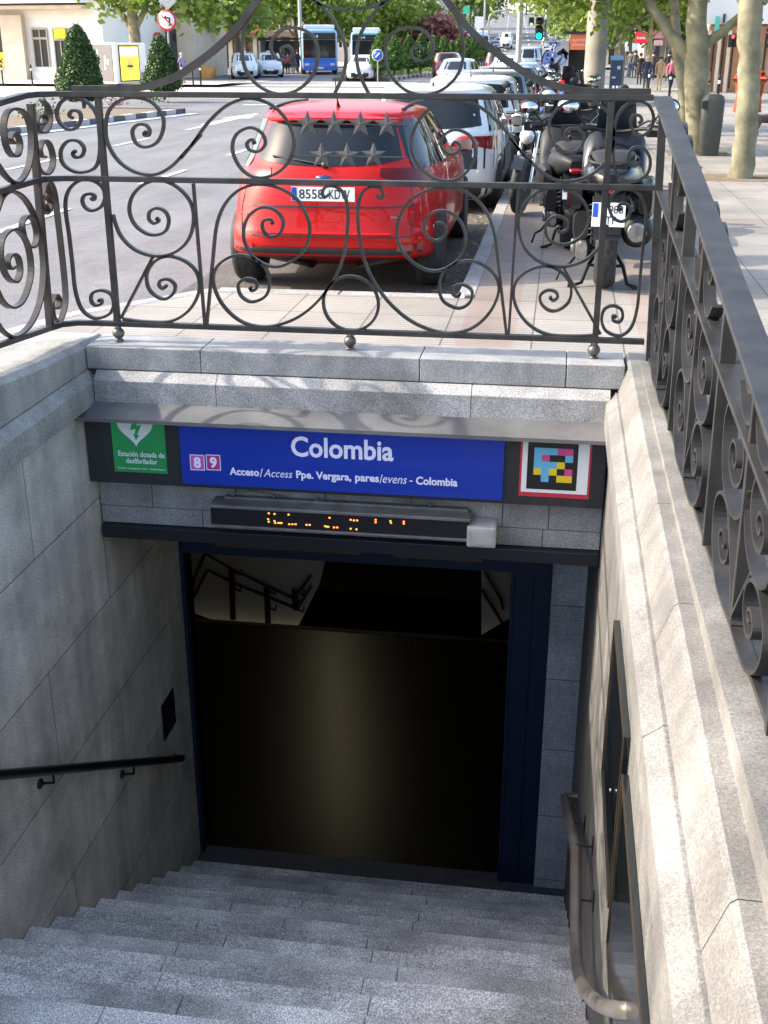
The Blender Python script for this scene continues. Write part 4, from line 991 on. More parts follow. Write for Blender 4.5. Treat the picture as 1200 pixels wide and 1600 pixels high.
# tailgate details
mb = MB()
def spo(u, v): x = (2*u-1)*.62; return Vector((x, B.rear(x*.98, 1.415).y-.09+.08*abs(2*u-1)**3+.16*v, 1.412+.038*v-.02*abs(2*u-1)**2))
mb.grid(spo, 16, 3)
mb.grid(lambda u, v: spo(u, 0)+Vector((0, .12*v, -.018-.004*v)), 16, 2); mb.grid(lambda u, v: spo(u, 0)+Vector((0, 0, -.018*v)), 16, 1)
add(mb, 'roof_spoiler', P_red)
mb = MB()
for zc_ in (.745,):
    mb.bar([B.rear(x, zc_, .004) for x in [-.80+.1*i for i in range(17)]], (0, .3, 1), .010, .008)
for sg in (-1, 1):
    mb.bar([B.rear(sg*x, z, .003) for x, z in ((.70, .50), (.715, .6), (.72, .70), (.70, .80), (.68, .92), (.66, 1.02))], (1, 0, 0), .008, .006)
mb.bar([B.rear(x, .515, .004) for x in [-.70+.1*i for i in range(15)]], (0, .3, 1), .010, .008)
add(mb, 'panel_gap', M_blackp)
mb = MB(); mb.grid(lambda u, v: B.rear((2*u-1)*.55, .53+.022*v+.0, .03+.02*(1-abs(2*v-1))), 12, 3); add(mb, 'bumper_ledge', P_red)
mb = MB(); c = B.rear(0, .965, .012); mb.lathe([(0, -.012), (1, -.012), (1, .0), (0, .0)], (0, 0, 0), 'Y', 20); mb.v = [(x*.065+c.x, y+c.y, z*.026+c.z) for x, y, z in mb.v]; add(mb, 'badge', mat('badge_blue', (.01, .02, .12), .2, coat=1.))
mb = MB(); put_text(mb, 'C-MAX', (-.72, B.rear(-.60, .66).y-.01, .655), (1, .03, 0), (0, 0, 1), (0, -1, 0), .21, .032, .01, 0, .004); add(mb, 'lettering', M_chrome)
mb = MB(); mb.box(.52, .64, B.rear(.58, .66).y-.012, B.rear(.58, .66).y, .66, .675); add(mb, 'trim_badge', M_chrome)
mb = MB(); p0 = B.rear(.0, 1.065, .02); mb.tube([B.rear(.02, 1.06, .02), B.rear(-.18, 1.09, .02), B.rear(-.45, 1.12, .02)], .008, 6); mb.ball(p0, .028, n=8, m=6); add(mb, 'wiper', M_plast)
for sg in (-1, 1):
    mb = MB(); mb.grid(lambda u, v: B.rear(sg*(.60+.20*u), .40+.05*v, .012), 6, 2); add(mb, 'rear_reflector', M_tail)
    mb = MB(); mb.tube([Vector((sg*(B.at(1.44)[3]-.08), y, 1.462+.016*sin(pi*(y-.7)/1.6))) for y in [.7+.1*i for i in range(17)]], .012, 6); add(mb, 'roof_rail', M_plast)
# ---- row behind it
t, B, add = car((-1.62, 14.6, ROAD+drop(16)), radians(-.6), 'white crossover with black tail panels parked ahead of the red car', HATCH, 4.16, 1.77, 1.50, P_white, clad=True)
mb = MB(); mb.grid(lambda u, v: B.rear((2*u-1)*.80, .54+.30*v, .004), 16, 3); add(mb, 'tailgate_panel', M_plast)
for sg in (-1, 1):
    mb = MB(); mb.grid(lambda u, v: B.side(1.2+1.7*u, .42+.28*v, sg, .012), 8, 3); add(mb, 'door_bumper_panel', M_plast)
mb = MB(); put_text(mb, '4392', (-.2, 0, 0), (1, 0, 0), (0, 0, 1), (0, -1, 0), .2, .07); 
cars = [(19.3, -1.50, 'white hatchback with dark mirrors parked second ahead of the red car', HATCH, 4.1, 1.76, 1.5, P_white),
        (24.1, -1.42, 'brownish grey hatchback parked third ahead of the red car', HATCH, 4.2, 1.78, 1.5, P_grey),
        (29.0, -1.36, 'dark hatchback parked fourth ahead of the red car', HATCH, 4.1, 1.76, 1.5, P_dark),
        (34.0, -1.32, 'silver hatchback parked fifth ahead of the red car', HATCH, 4.2, 1.78, 1.52, P_silver),
        (39.2, -1.28, 'black saloon at the far end of the kerbside row', SEDAN, 4.5, 1.8, 1.45, P_dark)]
for y, x, lab, tb, L, W, H, pm in cars:
    car((x, y, ROAD+drop(y+2)), 0, lab, tb, L, W, H, pm, det=0 if y > 28 else 1, group='cars parked along the kerb')
# ---- traffic and taxis (front ends towards us: rotated 180 deg)
def gp(px, py, z=ROAD): return G(px, py, z)
def facing(px, py, lab, tb, L, W, H, pm, rz=180, **k):
    p = gp(px, py); return car(tuple(p), radians(rz), lab, tb, L, W, H, pm, det=0, antenna=False, **k)
def gpd(px, d):    # ground point at distance Y=d on pixel column px
    z = ROAD+drop(d); r = ray(px, 66); k = d/r.y; return Vector((r.x*k, d, z))
def far_car(px, d, rz, lab, tb, L, W, H, pm, **k):
    p = gpd(px, d); a = radians(rz)
    if abs(rz) > 90: p = p+Vector((0, L, 0))    # nose nearest the viewer: rear is L further away
    return car(tuple(p), a, lab, tb, L, W, H, pm, det=0, antenna=False, name='car', **k)
far_car(349, 75, 196, 'white taxi nearest the planter with its nose towards the viewer', PRIUS, 4.6, 1.78, 1.55, P_white, cat='taxi', group='white taxis by the bus stop', taxi=True)
far_car(391, 79, 196, 'white taxi parked directly beside the bus stop queue', PRIUS, 4.6, 1.78, 1.55, P_white, cat='taxi', group='white taxis by the bus stop', taxi=True)
far_car(549, 71, 186, 'white saloon driving towards the viewer in front of the second bus', SEDAN, 4.5, 1.8, 1.45, P_white)
far_car(694, 80, -4, 'dark maroon car driving away beside the cypress median', HATCH, 4.3, 1.8, 1.55, P_maroon)
far_car(708, 52, -3, 'silver saloon driving away just past the kerbside row', SEDAN, 4.6, 1.8, 1.44, P_silver)
far_car(788, 66, -3, 'white saloon stopped at the green traffic light', SEDAN, 4.5, 1.78, 1.48, P_white)
far_car(776, 78, -3, 'dark red car stopped to the left of the white saloon', HATCH, 4.2, 1.76, 1.5, P_maroon)
far_car(774, 96, -3, 'dark blue car furthest along the stopped queue', HATCH, 4.2, 1.76, 1.5, P_blued)
far_car(826, 76, -3, 'pale grey van stopped right of the street pole', HATCH, 4.6, 1.9, 1.9, P_silver, cat='van')
def hill_car(px, y, lab, pm, rz, tb=HATCH, L=4.3, W=1.8, H=1.55, cat='car'):
    z = far_z(y)+.03; r = ray(px, 30); k = y/r.y
    car((r.x*k, y, z), radians(rz), lab, tb, L, W, H, pm, det=0, antenna=False, name='car', cat=cat, group='cars on the far hill')
hill_car(776, 205, 'dark car parked on the left of the far hill road', P_dark, 180)
hill_car(781, 216, 'blue car parked behind the dark one on the far hill road', P_blued, 180)
hill_car(787, 228, 'silver car parked highest on the left of the far hill road', P_silver, 180)
hill_car(794, 212, 'white van coming down the far hill road', P_white, 180, HATCH, 5.2, 2.0, 2.5, 'van')
for i, (px, y) in enumerate(((856, 215), (863, 232), (852, 250))): hill_car(px, y, ['white car parked lowest at the right of the far hill road', 'silver car parked mid way at the right of the far hill road', 'white car parked highest at the right of the far hill road'][i], [P_white, P_silver, P_white][i], 0)

# ---- buses
def bus(px, d, rz, label, W=2.55, H=3.05, L=12.):
    p = gpd(px, d)+Vector((0, 0, 0)); t = empty('bus', tuple(p), label, 'bus', 'city buses at the stop', radians(rz))
    def add(mb, nm, m, par=None, bevel=0): o = mb.build(nm, m, None, bevel=bevel); o.parent = par or t; return o
    w_ = W/2   # front face at local y=0, body extends to +y
    def ring(y, s, zb): 
        R = []
        for k in range(32):
            a = 2*pi*k/32+.01; n = 9
            R.append(Vector((w_*s*math.copysign(abs(cos(a))**(2/n), cos(a)), y, zb+(H-zb)/2+(H-zb)/2*s*math.copysign(abs(sin(a))**(2/n), sin(a)))))
        return R
    mb = MB(); mb.loft([ring(-.02, .90, .28), ring(.02, .96, .28), ring(.12, 1, .28), ring(L-.1, 1, .28), ring(L, .95, .28)]); add(mb, 'body', P_buslt)
    mb = MB(); mb.box(-w_*.93, w_*.93, -.05, .0, .30, 1.12); add(mb, 'front_panel', P_bus, bevel=.03)
    mb = MB(); mb.box(-w_*.90, w_*.90, -.06, .0, 1.14, 2.35); add(mb, 'windscreen', M_cglass, bevel=.04)
    mb = MB(); mb.box(-w_*.90, w_*.90, -.06, .0, 2.37, 2.80); ds = add(mb, 'destination_sign', M_led, bevel=.03)
    mb = MB(); put_text(mb, '14', (-w_*.3, -.064, 2.48), (1, 0, 0), (0, 0, 1), (0, -1, 0), .3, .2, .03, 0, .001); add(mb, 'route_number', M_white, ds)
    mb = MB(); mb.box(-w_*.86, w_*.86, .3, L-.4, H-.02, H+.28); add(mb, 'roof_unit', M_white, bevel=.08)
    for sg in (-1, 1):
        mb = MB(); mb.box(sg*(w_+.006)-.01, sg*(w_+.006)+.01, .5, L-.5, 1.2, 2.45); add(mb, 'side_glazing', M_cglass)
        mb = MB(); mb.box(sg*(w_+.008)-.01, sg*(w_+.008)+.01, .2, L-.2, .35, 1.15); add(mb, 'side_skirt', P_bus)
        mb = MB(); mb.box(sg*w_*.72-.16, sg*w_*.72+.16, -.065, -.05, .62, .80); add(mb, 'headlight', M_head, bevel=.02)
        mb = MB(); mb.tube([(sg*w_*.95, .0, 2.5), (sg*(w_+.2), -.3, 2.4), (sg*(w_+.22), -.3, 2.2)], .02, 6); mb.box(sg*(w_+.22)-.1, sg*(w_+.22)+.1, -.33, -.27, 1.85, 2.2); add(mb, 'mirror', M_plast)
        for yw in (2.6, L-3.2):
            mb = MB(); x = sg*(w_-.1); mb.lathe([(0, -.14), (.48, -.14), (.48, .14), (0, .14)], (x, yw, .48), 'X', 18); add(mb, 'wheel', M_tyre)
    mb = MB(); mb.box(-.26, .26, -.057, -.05, .42, .53); add(mb, 'number_plate', M_platew)
    return t
bus(499, 87, 12, 'blue and white city bus nearest the bus stop')
bus(572, 101, 8, 'blue and white city bus waiting behind the white saloon')
bus(745, 126, 10, 'pale bus partly hidden behind the cypress row')

# ================================================================== VEGETATION
def leafmat(name, c, c2, isl=.35):
    m = bpy.data.materials.new(name); m.use_nodes = True; nt = m.node_tree; N = nt.nodes; L = nt.links
    b = N['Principled BSDF']; b.inputs['Roughness'].default_value = .55; out = N['Material Output']
    ge = N.new('ShaderNodeNewGeometry'); mx = N.new('ShaderNodeMixRGB'); mx.inputs[1].default_value = (*c, 1); mx.inputs[2].default_value = (*c2, 1)
    L.new(ge.outputs['Random Per Island'], mx.inputs[0]); L.new(mx.outputs[0], b.inputs['Base Color'])
    tr = N.new('ShaderNodeBsdfTranslucent'); L.new(mx.outputs[0], tr.inputs[0]); ms = N.new('ShaderNodeMixShader'); ms.inputs[0].default_value = isl
    L.new(b.outputs[0], ms.inputs[1]); L.new(tr.outputs[0], ms.inputs[2]); L.new(ms.outputs[0], out.inputs[0]); return m
L_plane = leafmat('plane_leaves', (.085, .155, .015), (.23, .30, .045), .45)
L_cyp = leafmat('cypress_leaves', (.05, .11, .02), (.14, .24, .05), .3)
L_box = leafmat('clipped_leaves', (.02, .055, .012), (.09, .16, .035), .15)
L_plum = leafmat('plum_leaves', (.16, .05, .06), (.30, .13, .13), .35)
L_far = leafmat('far_leaves', (.11, .17, .05), (.22, .28, .10), .4)
def bark():
    m = mat('plane_bark', (.16, .145, .09), .85, 0, (.27, .25, .155), 5., .5, detail=6, bscale=18., dirt=.35); return m
M_bark = bark(); M_barkd = mat('dark_bark', (.09, .07, .05), .9, 0, (.14, .11, .08), 8., .4)
def leafquads(mb, c, s, rnd):
    a = rnd.random()*2*pi; t = rnd.uniform(-1, 1); n = Vector((sqrt(1-t*t)*cos(a), sqrt(1-t*t)*sin(a), t))
    u = n.orthogonal().normalized(); u = Matrix.Rotation(rnd.random()*6.28, 3, n)@u; v = n.cross(u); w_ = s*rnd.uniform(.45, .75)
    mb.add([c-u*s, c-v*w_+u*s*.1, c+u*s, c+v*w_+u*s*.1], [(0, 1, 2, 3)])
def cloud(mb, blobs, n, s, rnd, clump=9, cr=.35):
    tot = sum(b[3]**2 for b in blobs)
    for bx, by, bz, r in blobs:
        for _ in range(max(1, int(n*r*r/tot/clump))):
            while True:
                p = Vector((rnd.uniform(-1, 1), rnd.uniform(-1, 1), rnd.uniform(-1, 1)))
                if .35 < p.length < 1: break
            c = Vector((bx, by, bz))+Vector((p.x*r, p.y*r, p.z*r*.8))
            for _ in range(clump):
                leafquads(mb, c+Vector((rnd.gauss(0, cr), rnd.gauss(0, cr), rnd.gauss(0, cr*.7))), s*rnd.uniform(.7, 1.25), rnd)
def tree(loc, label, trunk, limbs, blobs, n, s, seed, leaf=None, bk=None, name='plane_tree', group='street trees along the avenue', clump=9, cr=.35):
    """trunk/limbs: lists of (x,y,z,r) relative; blobs (x,y,z,r) relative"""
    rnd = random.Random(seed); t = empty(name, loc, label, 'tree', group)
    mb = MB()
    for L in [trunk]+limbs:
        P = catmull([(a, b, c) for a, b, c, _ in L], 4); R = [interp([i/(len(L)-1) for i in range(len(L))], [q[3] for q in L], i/(len(P)-1)) for i in range(len(P))]
        P = [p+Vector((rnd.gauss(0, .012), rnd.gauss(0, .012), 0)) if 0 < i < len(P)-1 else p for i, p in enumerate(P)]
        mb.tube(P, R, 14)
    o = mb.build('trunk', bk or M_bark); o.parent = t
    mb = MB(); cloud(mb, blobs, n, s, rnd, clump, cr); o = mb.build('crown', leaf or L_plane, fixn=False); o.parent = t
    return t
def gz(p): return Vector((p.x, p.y, p.z))
# right-hand pavement plane trees, positions read from their bases
tb = [(1157, 276, 'nearest plane tree with a thick pale trunk in front of the person in orange'), (1088, 244, 'plane tree with forking trunk just behind the grey litter bin'), (1066, 200, 'slim leaning plane tree left of the forked one')]
rnd = random.Random(3)
B0 = gz(G(1157, 278, PAVE)); sc = B0.y/18.3
tree(B0, tb[0][2], [(0, 0, -.1, .185), (.01, 0, .6, .16), (-.06, 0, 1.5, .155), (-.12, 0, 2.3, .17), (-.08, .1, 3.6, .15), (-.05, .2, 5.5, .1)],
     [[(0, 0, 2.1, .09), (-.5, .1, 2.75, .07), (-1.2, .3, 3.4, .06), (-1.9, .5, 4.6, .04)], [(0, 0, 2.4, .1), (.8, 0, 3.4, .07), (1.8, .2, 5, .04)]],
     [(-.4, .3, 5.2, 1.4), (-2, 1.2, 5.0, 1.2), (1.5, .5, 5.8, 1.5), (.3, -1, 6.6, 1.5), (.8, 1.8, 6.3, 1.5)], 7000, .085, 11)
B1 = gz(G(1090, 240, PAVE))
tree(B1, tb[1][2], [(0, 0, -.1, .25), (-.10, 0, .8, .20), (-.18, 0, 1.6, .22), (-.25, 0, 2.4, .17), (-.25, .1, 3.8, .13), (-.2, .2, 5.5, .08)],
     [[(-.18, 0, 1.55, .14), (-.62, .1, 1.95, .10), (-1.05, .2, 2.5, .08), (-1.8, .4, 3.4, .05)], [(-.18, 0, 1.75, .10), (.35, 0, 2.15, .075), (1.0, .2, 2.9, .05), (1.7, .3, 3.9, .04)]],
     [(-1.9, .4, 3.05, 1.0), (-3.0, .9, 3.4, 1.1), (-.6, .6, 4.2, 1.1), (1.1, .4, 4.4, 1.1), (1.3, 0, 3.2, .6), (0, -.8, 5.4, 1.5), (-2, 1.5, 5, 1.4)], 14000, .075, 12, cr=.28)
B2 = gz(G(1072, 205, PAVE))
tree(B2, tb[2][2], [(0, 0, -.1, .17), (-.15, 0, .9, .125), (-.42, 0, 2.0, .115), (-.55, .1, 3.1, .09), (-.6, .2, 4.5, .06)],
     [[(-.42, 0, 1.9, .08), (-.95, 0, 2.5, .06), (-1.6, .2, 3.2, .04)]],
     [(-1.9, .3, 3.1, .9), (-3.1, .6, 3.5, 1.1), (-.9, .6, 4.1, 1.0), (-4.2, 1.4, 3.9, 1.1), (-.4, 0, 5.4, 1.5), (.8, 1, 4.8, 1.2)], 13000, .08, 13, cr=.28)
for i, (px, d, lab, bl) in enumerate(((972, 44, 'young plane tree behind the parking meter', [(-.7, 0, 3.2, 1.2), (.6, .4, 4.1, 1.3), (-1.2, .5, 3.6, 1.0), (1.9, 0, 4.3, 1.2), (0, 0, 5, 2)]),
                                      (1015, 60, 'plane tree over the group of pedestrians', [(-1.6, 0, 4.0, 1.4), (.9, .4, 4.2, 1.4), (-3, 0, 4.2, 1.6), (2.2, 0, 4.3, 1.2), (0, 0, 5.4, 2)]),
                                      (905, 54, 'plane tree behind the street kiosk', [(.3, 0, 3.5, 1.2), (1.1, 0, 3.6, 1.2), (.5, 0, 5.2, 2)]),
                                      (985, 84, 'plane tree furthest along the right pavement', [(-1.6, 0, 3.2, 1.8), (1.6, 0, 3.4, 1.7), (-4, 0, 3.6, 1.8), (0, 0, 5.4, 2.4), (4, 0, 4, 2.2)]))):
    p = gpd(px, d); p.z += .13
    tree(p, lab, [(0, 0, -.1, .15), (.03, 0, 1.2, .12), (0, 0, 2.5, .10), (0, 0, 4, .07)], [[(0, 0, 2, .07), (-.8, 0, 2.9, .05), (-1.4, 0, 3.5, .03)], [(0, 0, 2.1, .07), (.8, 0, 2.9, .05), (1.2, 0, 3.4, .03)]], bl, 7500, .085+.0011*d, 20+i)
# left side trees beyond the crossing
lt_ = [(210, 66, 'thick pale plane trunk beside the recycling column', .42, 3.2, [(-1, 0, 5, 1.8), (1.2, 0, 4.8, 1.6), (2.6, .5, 4.1, 1.2), (3.8, 1, 3.5, 1.0)], L_plane),
       (308, 82, 'leafy plane tree behind the first taxi', .16, 2.6, [(-1.2, 0, 4.0, 1.5), (1.2, 0, 3.9, 1.6), (3.0, .5, 4.0, 1.6), (.5, 0, 5, 2.2), (-3, .5, 4.2, 1.6)], L_plane),
       (368, 92, 'leafy plane tree over the bus stop queue', .16, 2.8, [(-1.6, 0, 4.0, 1.7), (1.4, 0, 4.1, 1.6), (0, 0, 5.4, 2.2)], L_plane),
       (462, 104, 'broad plane tree behind the first bus', .2, 3, [(-2.8, 0, 4.7, 2.1), (1.6, 0, 4.7, 2.2), (4.2, 1, 4.3, 2.1), (0, 0, 6, 2.6)], L_plane),
       (560, 116, 'broad plane tree behind the second bus', .2, 3, [(-2.8, 0, 4.0, 2.2), (1.6, 0, 3.9, 2.2), (4.2, 1, 4.3, 2.1), (0, 0, 6, 2.6)], L_plane),
       (628, 128, 'bright green tree left of the purple plum', .2, 3, [(-3, 0, 3.2, 2.6), (1.0, 0, 3.2, 2.5), (3.4, 1, 4.6, 2.2), (0, 0, 6, 2.8)], L_plane),
       (684, 118, 'purple leaved plum tree above the cypress row', .13, 1.6, [(-1.5, 0, 1.9, 1.7), (1.2, 0, 1.8, 1.7), (0, 0, 2.9, 1.8), (2.3, 0, 1.5, 1.1)], L_plum),
       (726, 230, 'green tree at the left foot of the far hill road', .2, 3, [(-4, 0, 6, 3.5), (2, 0, 5.5, 3.2), (0, 0, 9, 4)], L_far),
       (753, 262, 'green tree overhanging the left of the far hill road', .2, 3, [(-3, 0, 5, 3.2), (1.0, 0, 6, 3.2), (0, 0, 9, 4)], L_far),
       (722, 290, 'green tree above the far white building', .2, 3, [(-4, 0, 9, 4.5), (4, 0, 8, 4.2), (0, 0, 13, 5)], L_far),
       (885, 270, 'green tree at the right of the far hill road', .2, 3, [(-3, 0, 5, 3.5), (3, 0, 5.5, 3.5), (0, 0, 9, 4)], L_far),
       (905, 215, 'green tree at the right foot of the far hill road', .2, 3, [(-2, 0, 4.5, 3.2), (3, 0, 5, 3.2), (0, 0, 8, 4)], L_far),
       (820, 400, 'tree mass at the top of the far hill, left half', .3, 4, [(-8, 0, 7, 6), (4, 0, 8, 6), (-2, 0, 13, 7)], L_far),
       (860, 410, 'tree mass at the top of the far hill, right half', .3, 4, [(-6, 0, 7, 6), (6, 0, 8, 6), (0, 0, 13, 7)], L_far)]
for i, (px, d, lab, r, h, bl, lf) in enumerate(lt_):
    p = gpd(px, d); p.z = (ROAD+drop(d)+.1) if d < 185 else far_z(d)
    s = .17+.0011*d if d < 150 else .42
    tree(p, lab, [(0, 0, -.1, r), (.03, 0, h*.5, r*.8), (0, 0, h, r*.7), (0, 0, h+2, r*.4)], [[(0, 0, h*.8, r*.5), (-.9, 0, h+.7, r*.3)], [(0, 0, h*.8, r*.5), (.9, 0, h+.7, r*.3)]], bl, {0: 1500, 1: 1300, 2: 1300}.get(i, 2600), s, 40+i, lf, group='trees beyond the crossing', cr=.5 if d < 150 else 1.0, bk=M_bark if i < 2 else M_barkd)
# clipped cones
def cone(loc, h, r, label, cat, name, leaf, n, s, seed, group=None, z0=.35, stem=True, pw=.75, par=None):
    rnd = random.Random(seed); t = empty(name, loc, label, cat, group)
    def rad(f): return r*max(.0, (1-f)**pw)*(min(1, .45+f*6)) if f < .12 else r*(1-f)**pw
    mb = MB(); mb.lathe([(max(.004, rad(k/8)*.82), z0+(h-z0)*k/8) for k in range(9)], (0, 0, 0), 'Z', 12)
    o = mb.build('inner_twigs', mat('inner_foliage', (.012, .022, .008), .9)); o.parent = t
    mb = MB(); A = [rad(i/40) for i in range(41)]; S = sum(A)
    for _ in range(n):
        q = rnd.random()*S; i = 0
        while q > A[i] and i < 40: q -= A[i]; i += 1
        f = min(1, (i+rnd.random())/40); a = rnd.random()*2*pi; lump = 1+.10*sin(3*a+9*f+seed)+.07*sin(7*a-14*f)
        rr = rad(f)*lump*rnd.uniform(.78, 1.06)+.01; leafquads(mb, Vector((rr*cos(a), rr*sin(a), z0+(h-z0)*f+rnd.gauss(0, .02))), s*rnd.uniform(.6, 1.3), rnd)
    o = mb.build('foliage', leaf, fixn=False); o.parent = t
    if stem:
        mb = MB(); mb.tube([(0, 0, -.05), (.01, 0, z0+.2)], .05, 8); mb.tube([(.05, 0, -.05), (.12, 0, z0+.15)], .03, 6); o = mb.build('stem', M_barkd); o.parent = t
    return t
b1, b2 = gpd(121, 37.0), gpd(250, 43.6)
b1.z += .14; b2.z += .14
cone(b1, 2.40, .80, 'large clipped conical shrub in the planter, left of the recycling column', 'shrub', 'conical_shrub', L_box, 9000, .045, 1, 'conical shrubs in the near median', z0=.18, pw=.56)
cone(b2, 2.20, .75, 'smaller clipped conical shrub in front of the round traffic signs', 'shrub', 'conical_shrub', L_box, 7500, .045, 2, 'conical shrubs in the near median', z0=.24, pw=.56)
# low plants in the near median
rnd = random.Random(9)
for k, (px, d, hh) in enumerate(((176, 38.5, .55), (60, 33, .35), (235, 41, .35), (40, 31, .3))):
    p = gpd(px, d); p.z += .12; mb = MB()
    for _ in range(130): leafquads(mb, Vector((rnd.gauss(0, .22), rnd.gauss(0, .22), abs(rnd.gauss(0, .5))*hh)), .05, rnd)
    o = mb.build('small_plant', L_box if k else L_plum, fixn=False); o.location = p; tag(o, ['reddish thin plant between the two conical shrubs', 'low green plant in the planter at the far left', 'low green plant by the smaller conical shrub', 'tiny green plant at the left end of the planter'][k], 'plant')
# median islands
def island(name, A, Bp, wd, h, label, blocks, side=1, gut=True):
    A = Vector((A[0], A[1], 0)); Bp = Vector((Bp[0], Bp[1], 0)); d = (Bp-A); L = d.length; d.normalize(); n = Vector((-d.y, d.x, 0))*side
    t = empty(name, (A.x, A.y, ROAD+drop(A.y)), label, 'planter')
    nb = int(L/blocks); base = t.location
    for i in range(nb):
        p = A+d*(L*i/nb+.01); q = A+d*(L*(i+1)/nb-.01); z = ROAD+drop(p.y)
        mb = MB(); mb.prism([p+Vector((0, 0, z)), q+Vector((0, 0, z)), q+n*.2+Vector((0, 0, z)), p+n*.2+Vector((0, 0, z))], (0, 0, h)); P_(mb.build('kerb_block', (M_kerbw, M_kerbb)[i % 2]), t)
        p2, q2 = p-n*.45, q-n*.45
        if gut: mb = MB(); mb.prism([p2+Vector((0, 0, z+.002)), q2+Vector((0, 0, z+.002)), q-n*.005+Vector((0, 0, z+.002)), p-n*.005+Vector((0, 0, z+.002))], (0, 0, .02)); P_(mb.build('gutter_slab', (M_bluep, M_kerbw)[i % 2]), t)
    e = Bp; mb = MB(); mb.prism([e+Vector((0, 0, ROAD+drop(e.y))), e+n*wd+Vector((0, 0, ROAD+drop(e.y))), e+n*wd-d*.2+Vector((0, 0, ROAD+drop(e.y))), e-d*.2+Vector((0, 0, ROAD+drop(e.y)))], (0, 0, h+.002)); P_(mb.build('end_kerb', M_kerbb), t)
    mb = MB(); P = [A+n*.2, Bp+n*.2-d*.2, Bp+n*wd-d*.2, A+n*wd]; mb.prism([p+Vector((0, 0, ROAD+drop(p.y))) for p in P], (0, 0, h-.02)); P_(mb.build('soil', M_soil), t)
    return t
e1 = gp(290, 178); e0 = gp(-70, 222)
island('median_planter', (e0.x, e0.y), (e1.x, e1.y), 3.2, .16, 'near traffic island with black and white kerb and two conical shrubs', .62)
m0 = gp(606, 127); m1 = gp(752, 106); m0 = Vector((m0.x, m0.y, 0)); m1 = Vector((m1.x, m1.y, 0))
island('median_planter', (m1.x, m1.y), (m0.x, m0.y), 3.4, .18, 'long far median with black and white kerb under a row of cypresses', .8, side=-1, gut=False)
rnd = random.Random(5); mb = MB()
for _ in range(2600):
    f = rnd.random(); q = rnd.random(); p = m0.lerp(m1, f)+Vector((-.4-2.8*q, 0, 0)); leafquads(mb, Vector((p.x, p.y, ROAD+drop(p.y)+.16+abs(rnd.gauss(0, .22)))), .09, rnd)
tag(mb.build('ground_cover', L_cyp, fixn=False), 'low green planting under the cypress row in the far median', 'ground cover', kind='stuff')
N_C = 13
words = ['first', 'second', 'third', 'fourth', 'fifth', 'sixth', 'seventh', 'eighth', 'ninth', 'tenth', 'eleventh', 'twelfth', 'last']
src = None
cxs = [599, 622, 645, 664, 683, 699, 712, 724, 735, 744, 752, 759, 765]
for i, px in enumerate(cxs):
    d = 72+i*4.3; p = gpd(px-6, d); p.z += .15; hh = 2.45+.2*rnd.random()
    if src is None:
        src = cone(p, 2.5, .66, '', 'tree', 'cypress', L_cyp, 2600, .10, 30, 'cypress cones in the far median', z0=.45, pw=.62); t = src
    else:
        t = src.copy(); COL.objects.link(t)
        for ch in src.children: c2 = ch.copy(); COL.objects.link(c2); c2.parent = t
        t.location = p; t.rotation_euler = (0, 0, rnd.random()*6); s = rnd.uniform(.9, 1.05); t.scale = (s, s, s*rnd.uniform(.93, 1.08))
    t['label'] = '%s cypress cone from the viewer in the far median row' % words[i]

# ================================================================== BUILDINGS
M_bwhite = mat('cream_render', (.80, .76, .68), .8, 0, (.84, .81, .74), .6, .05); M_btan = mat('tan_stone', (.52, .42, .31), .8, 0, (.60, .50, .38), 1.2)
M_bgrey = mat('grey_stone', (.34, .32, .29), .8, 0, (.4, .38, .34), 1.); M_brick = mat('orange_brick', (.45, .22, .12), .8, 0, (.52, .28, .16), 6.)
M_shop = mat('shop_glass', (.03, .035, .035), .08, spec=.6); M_frame = mat('shop_frame', (.22, .16, .11), .5); M_ygl = mat('yellow_sign', (.85, .72, .01), .4)
M_rsign = mat('red_sign', (.75, .02, .03), .4); M_gsign = mat('green_panel', (.05, .32, .18), .5); M_awn = mat('awning_white', (.62, .62, .60), .7); M_warm = mat('warm_display', (.40, .28, .16), .6, 0, (.15, .10, .07), 3.)
def building(label, name='building', cat='building', loc=(0, 0, 0), group=None): return empty(name, loc, label, cat, group)
def bpart(t, nm, m, *boxes, bevel=0):
    mb = MB()
    for b in boxes: mb.box(*b)
    return P_(mb.build(nm, m, bevel=bevel), t)
def PB(x, y, Y): p = PY(x, y, Y); return p.x, p.z
def rect(t, nm, m, Y, x0, y0, x1, y1, th=.1, out=.0, bevel=0):
    a, b = PB(x0, y1, Y), PB(x1, y0, Y); return bpart(t, nm, m, (a[0], b[0], Y-out-th, Y-out, a[1], b[1]), bevel=bevel)
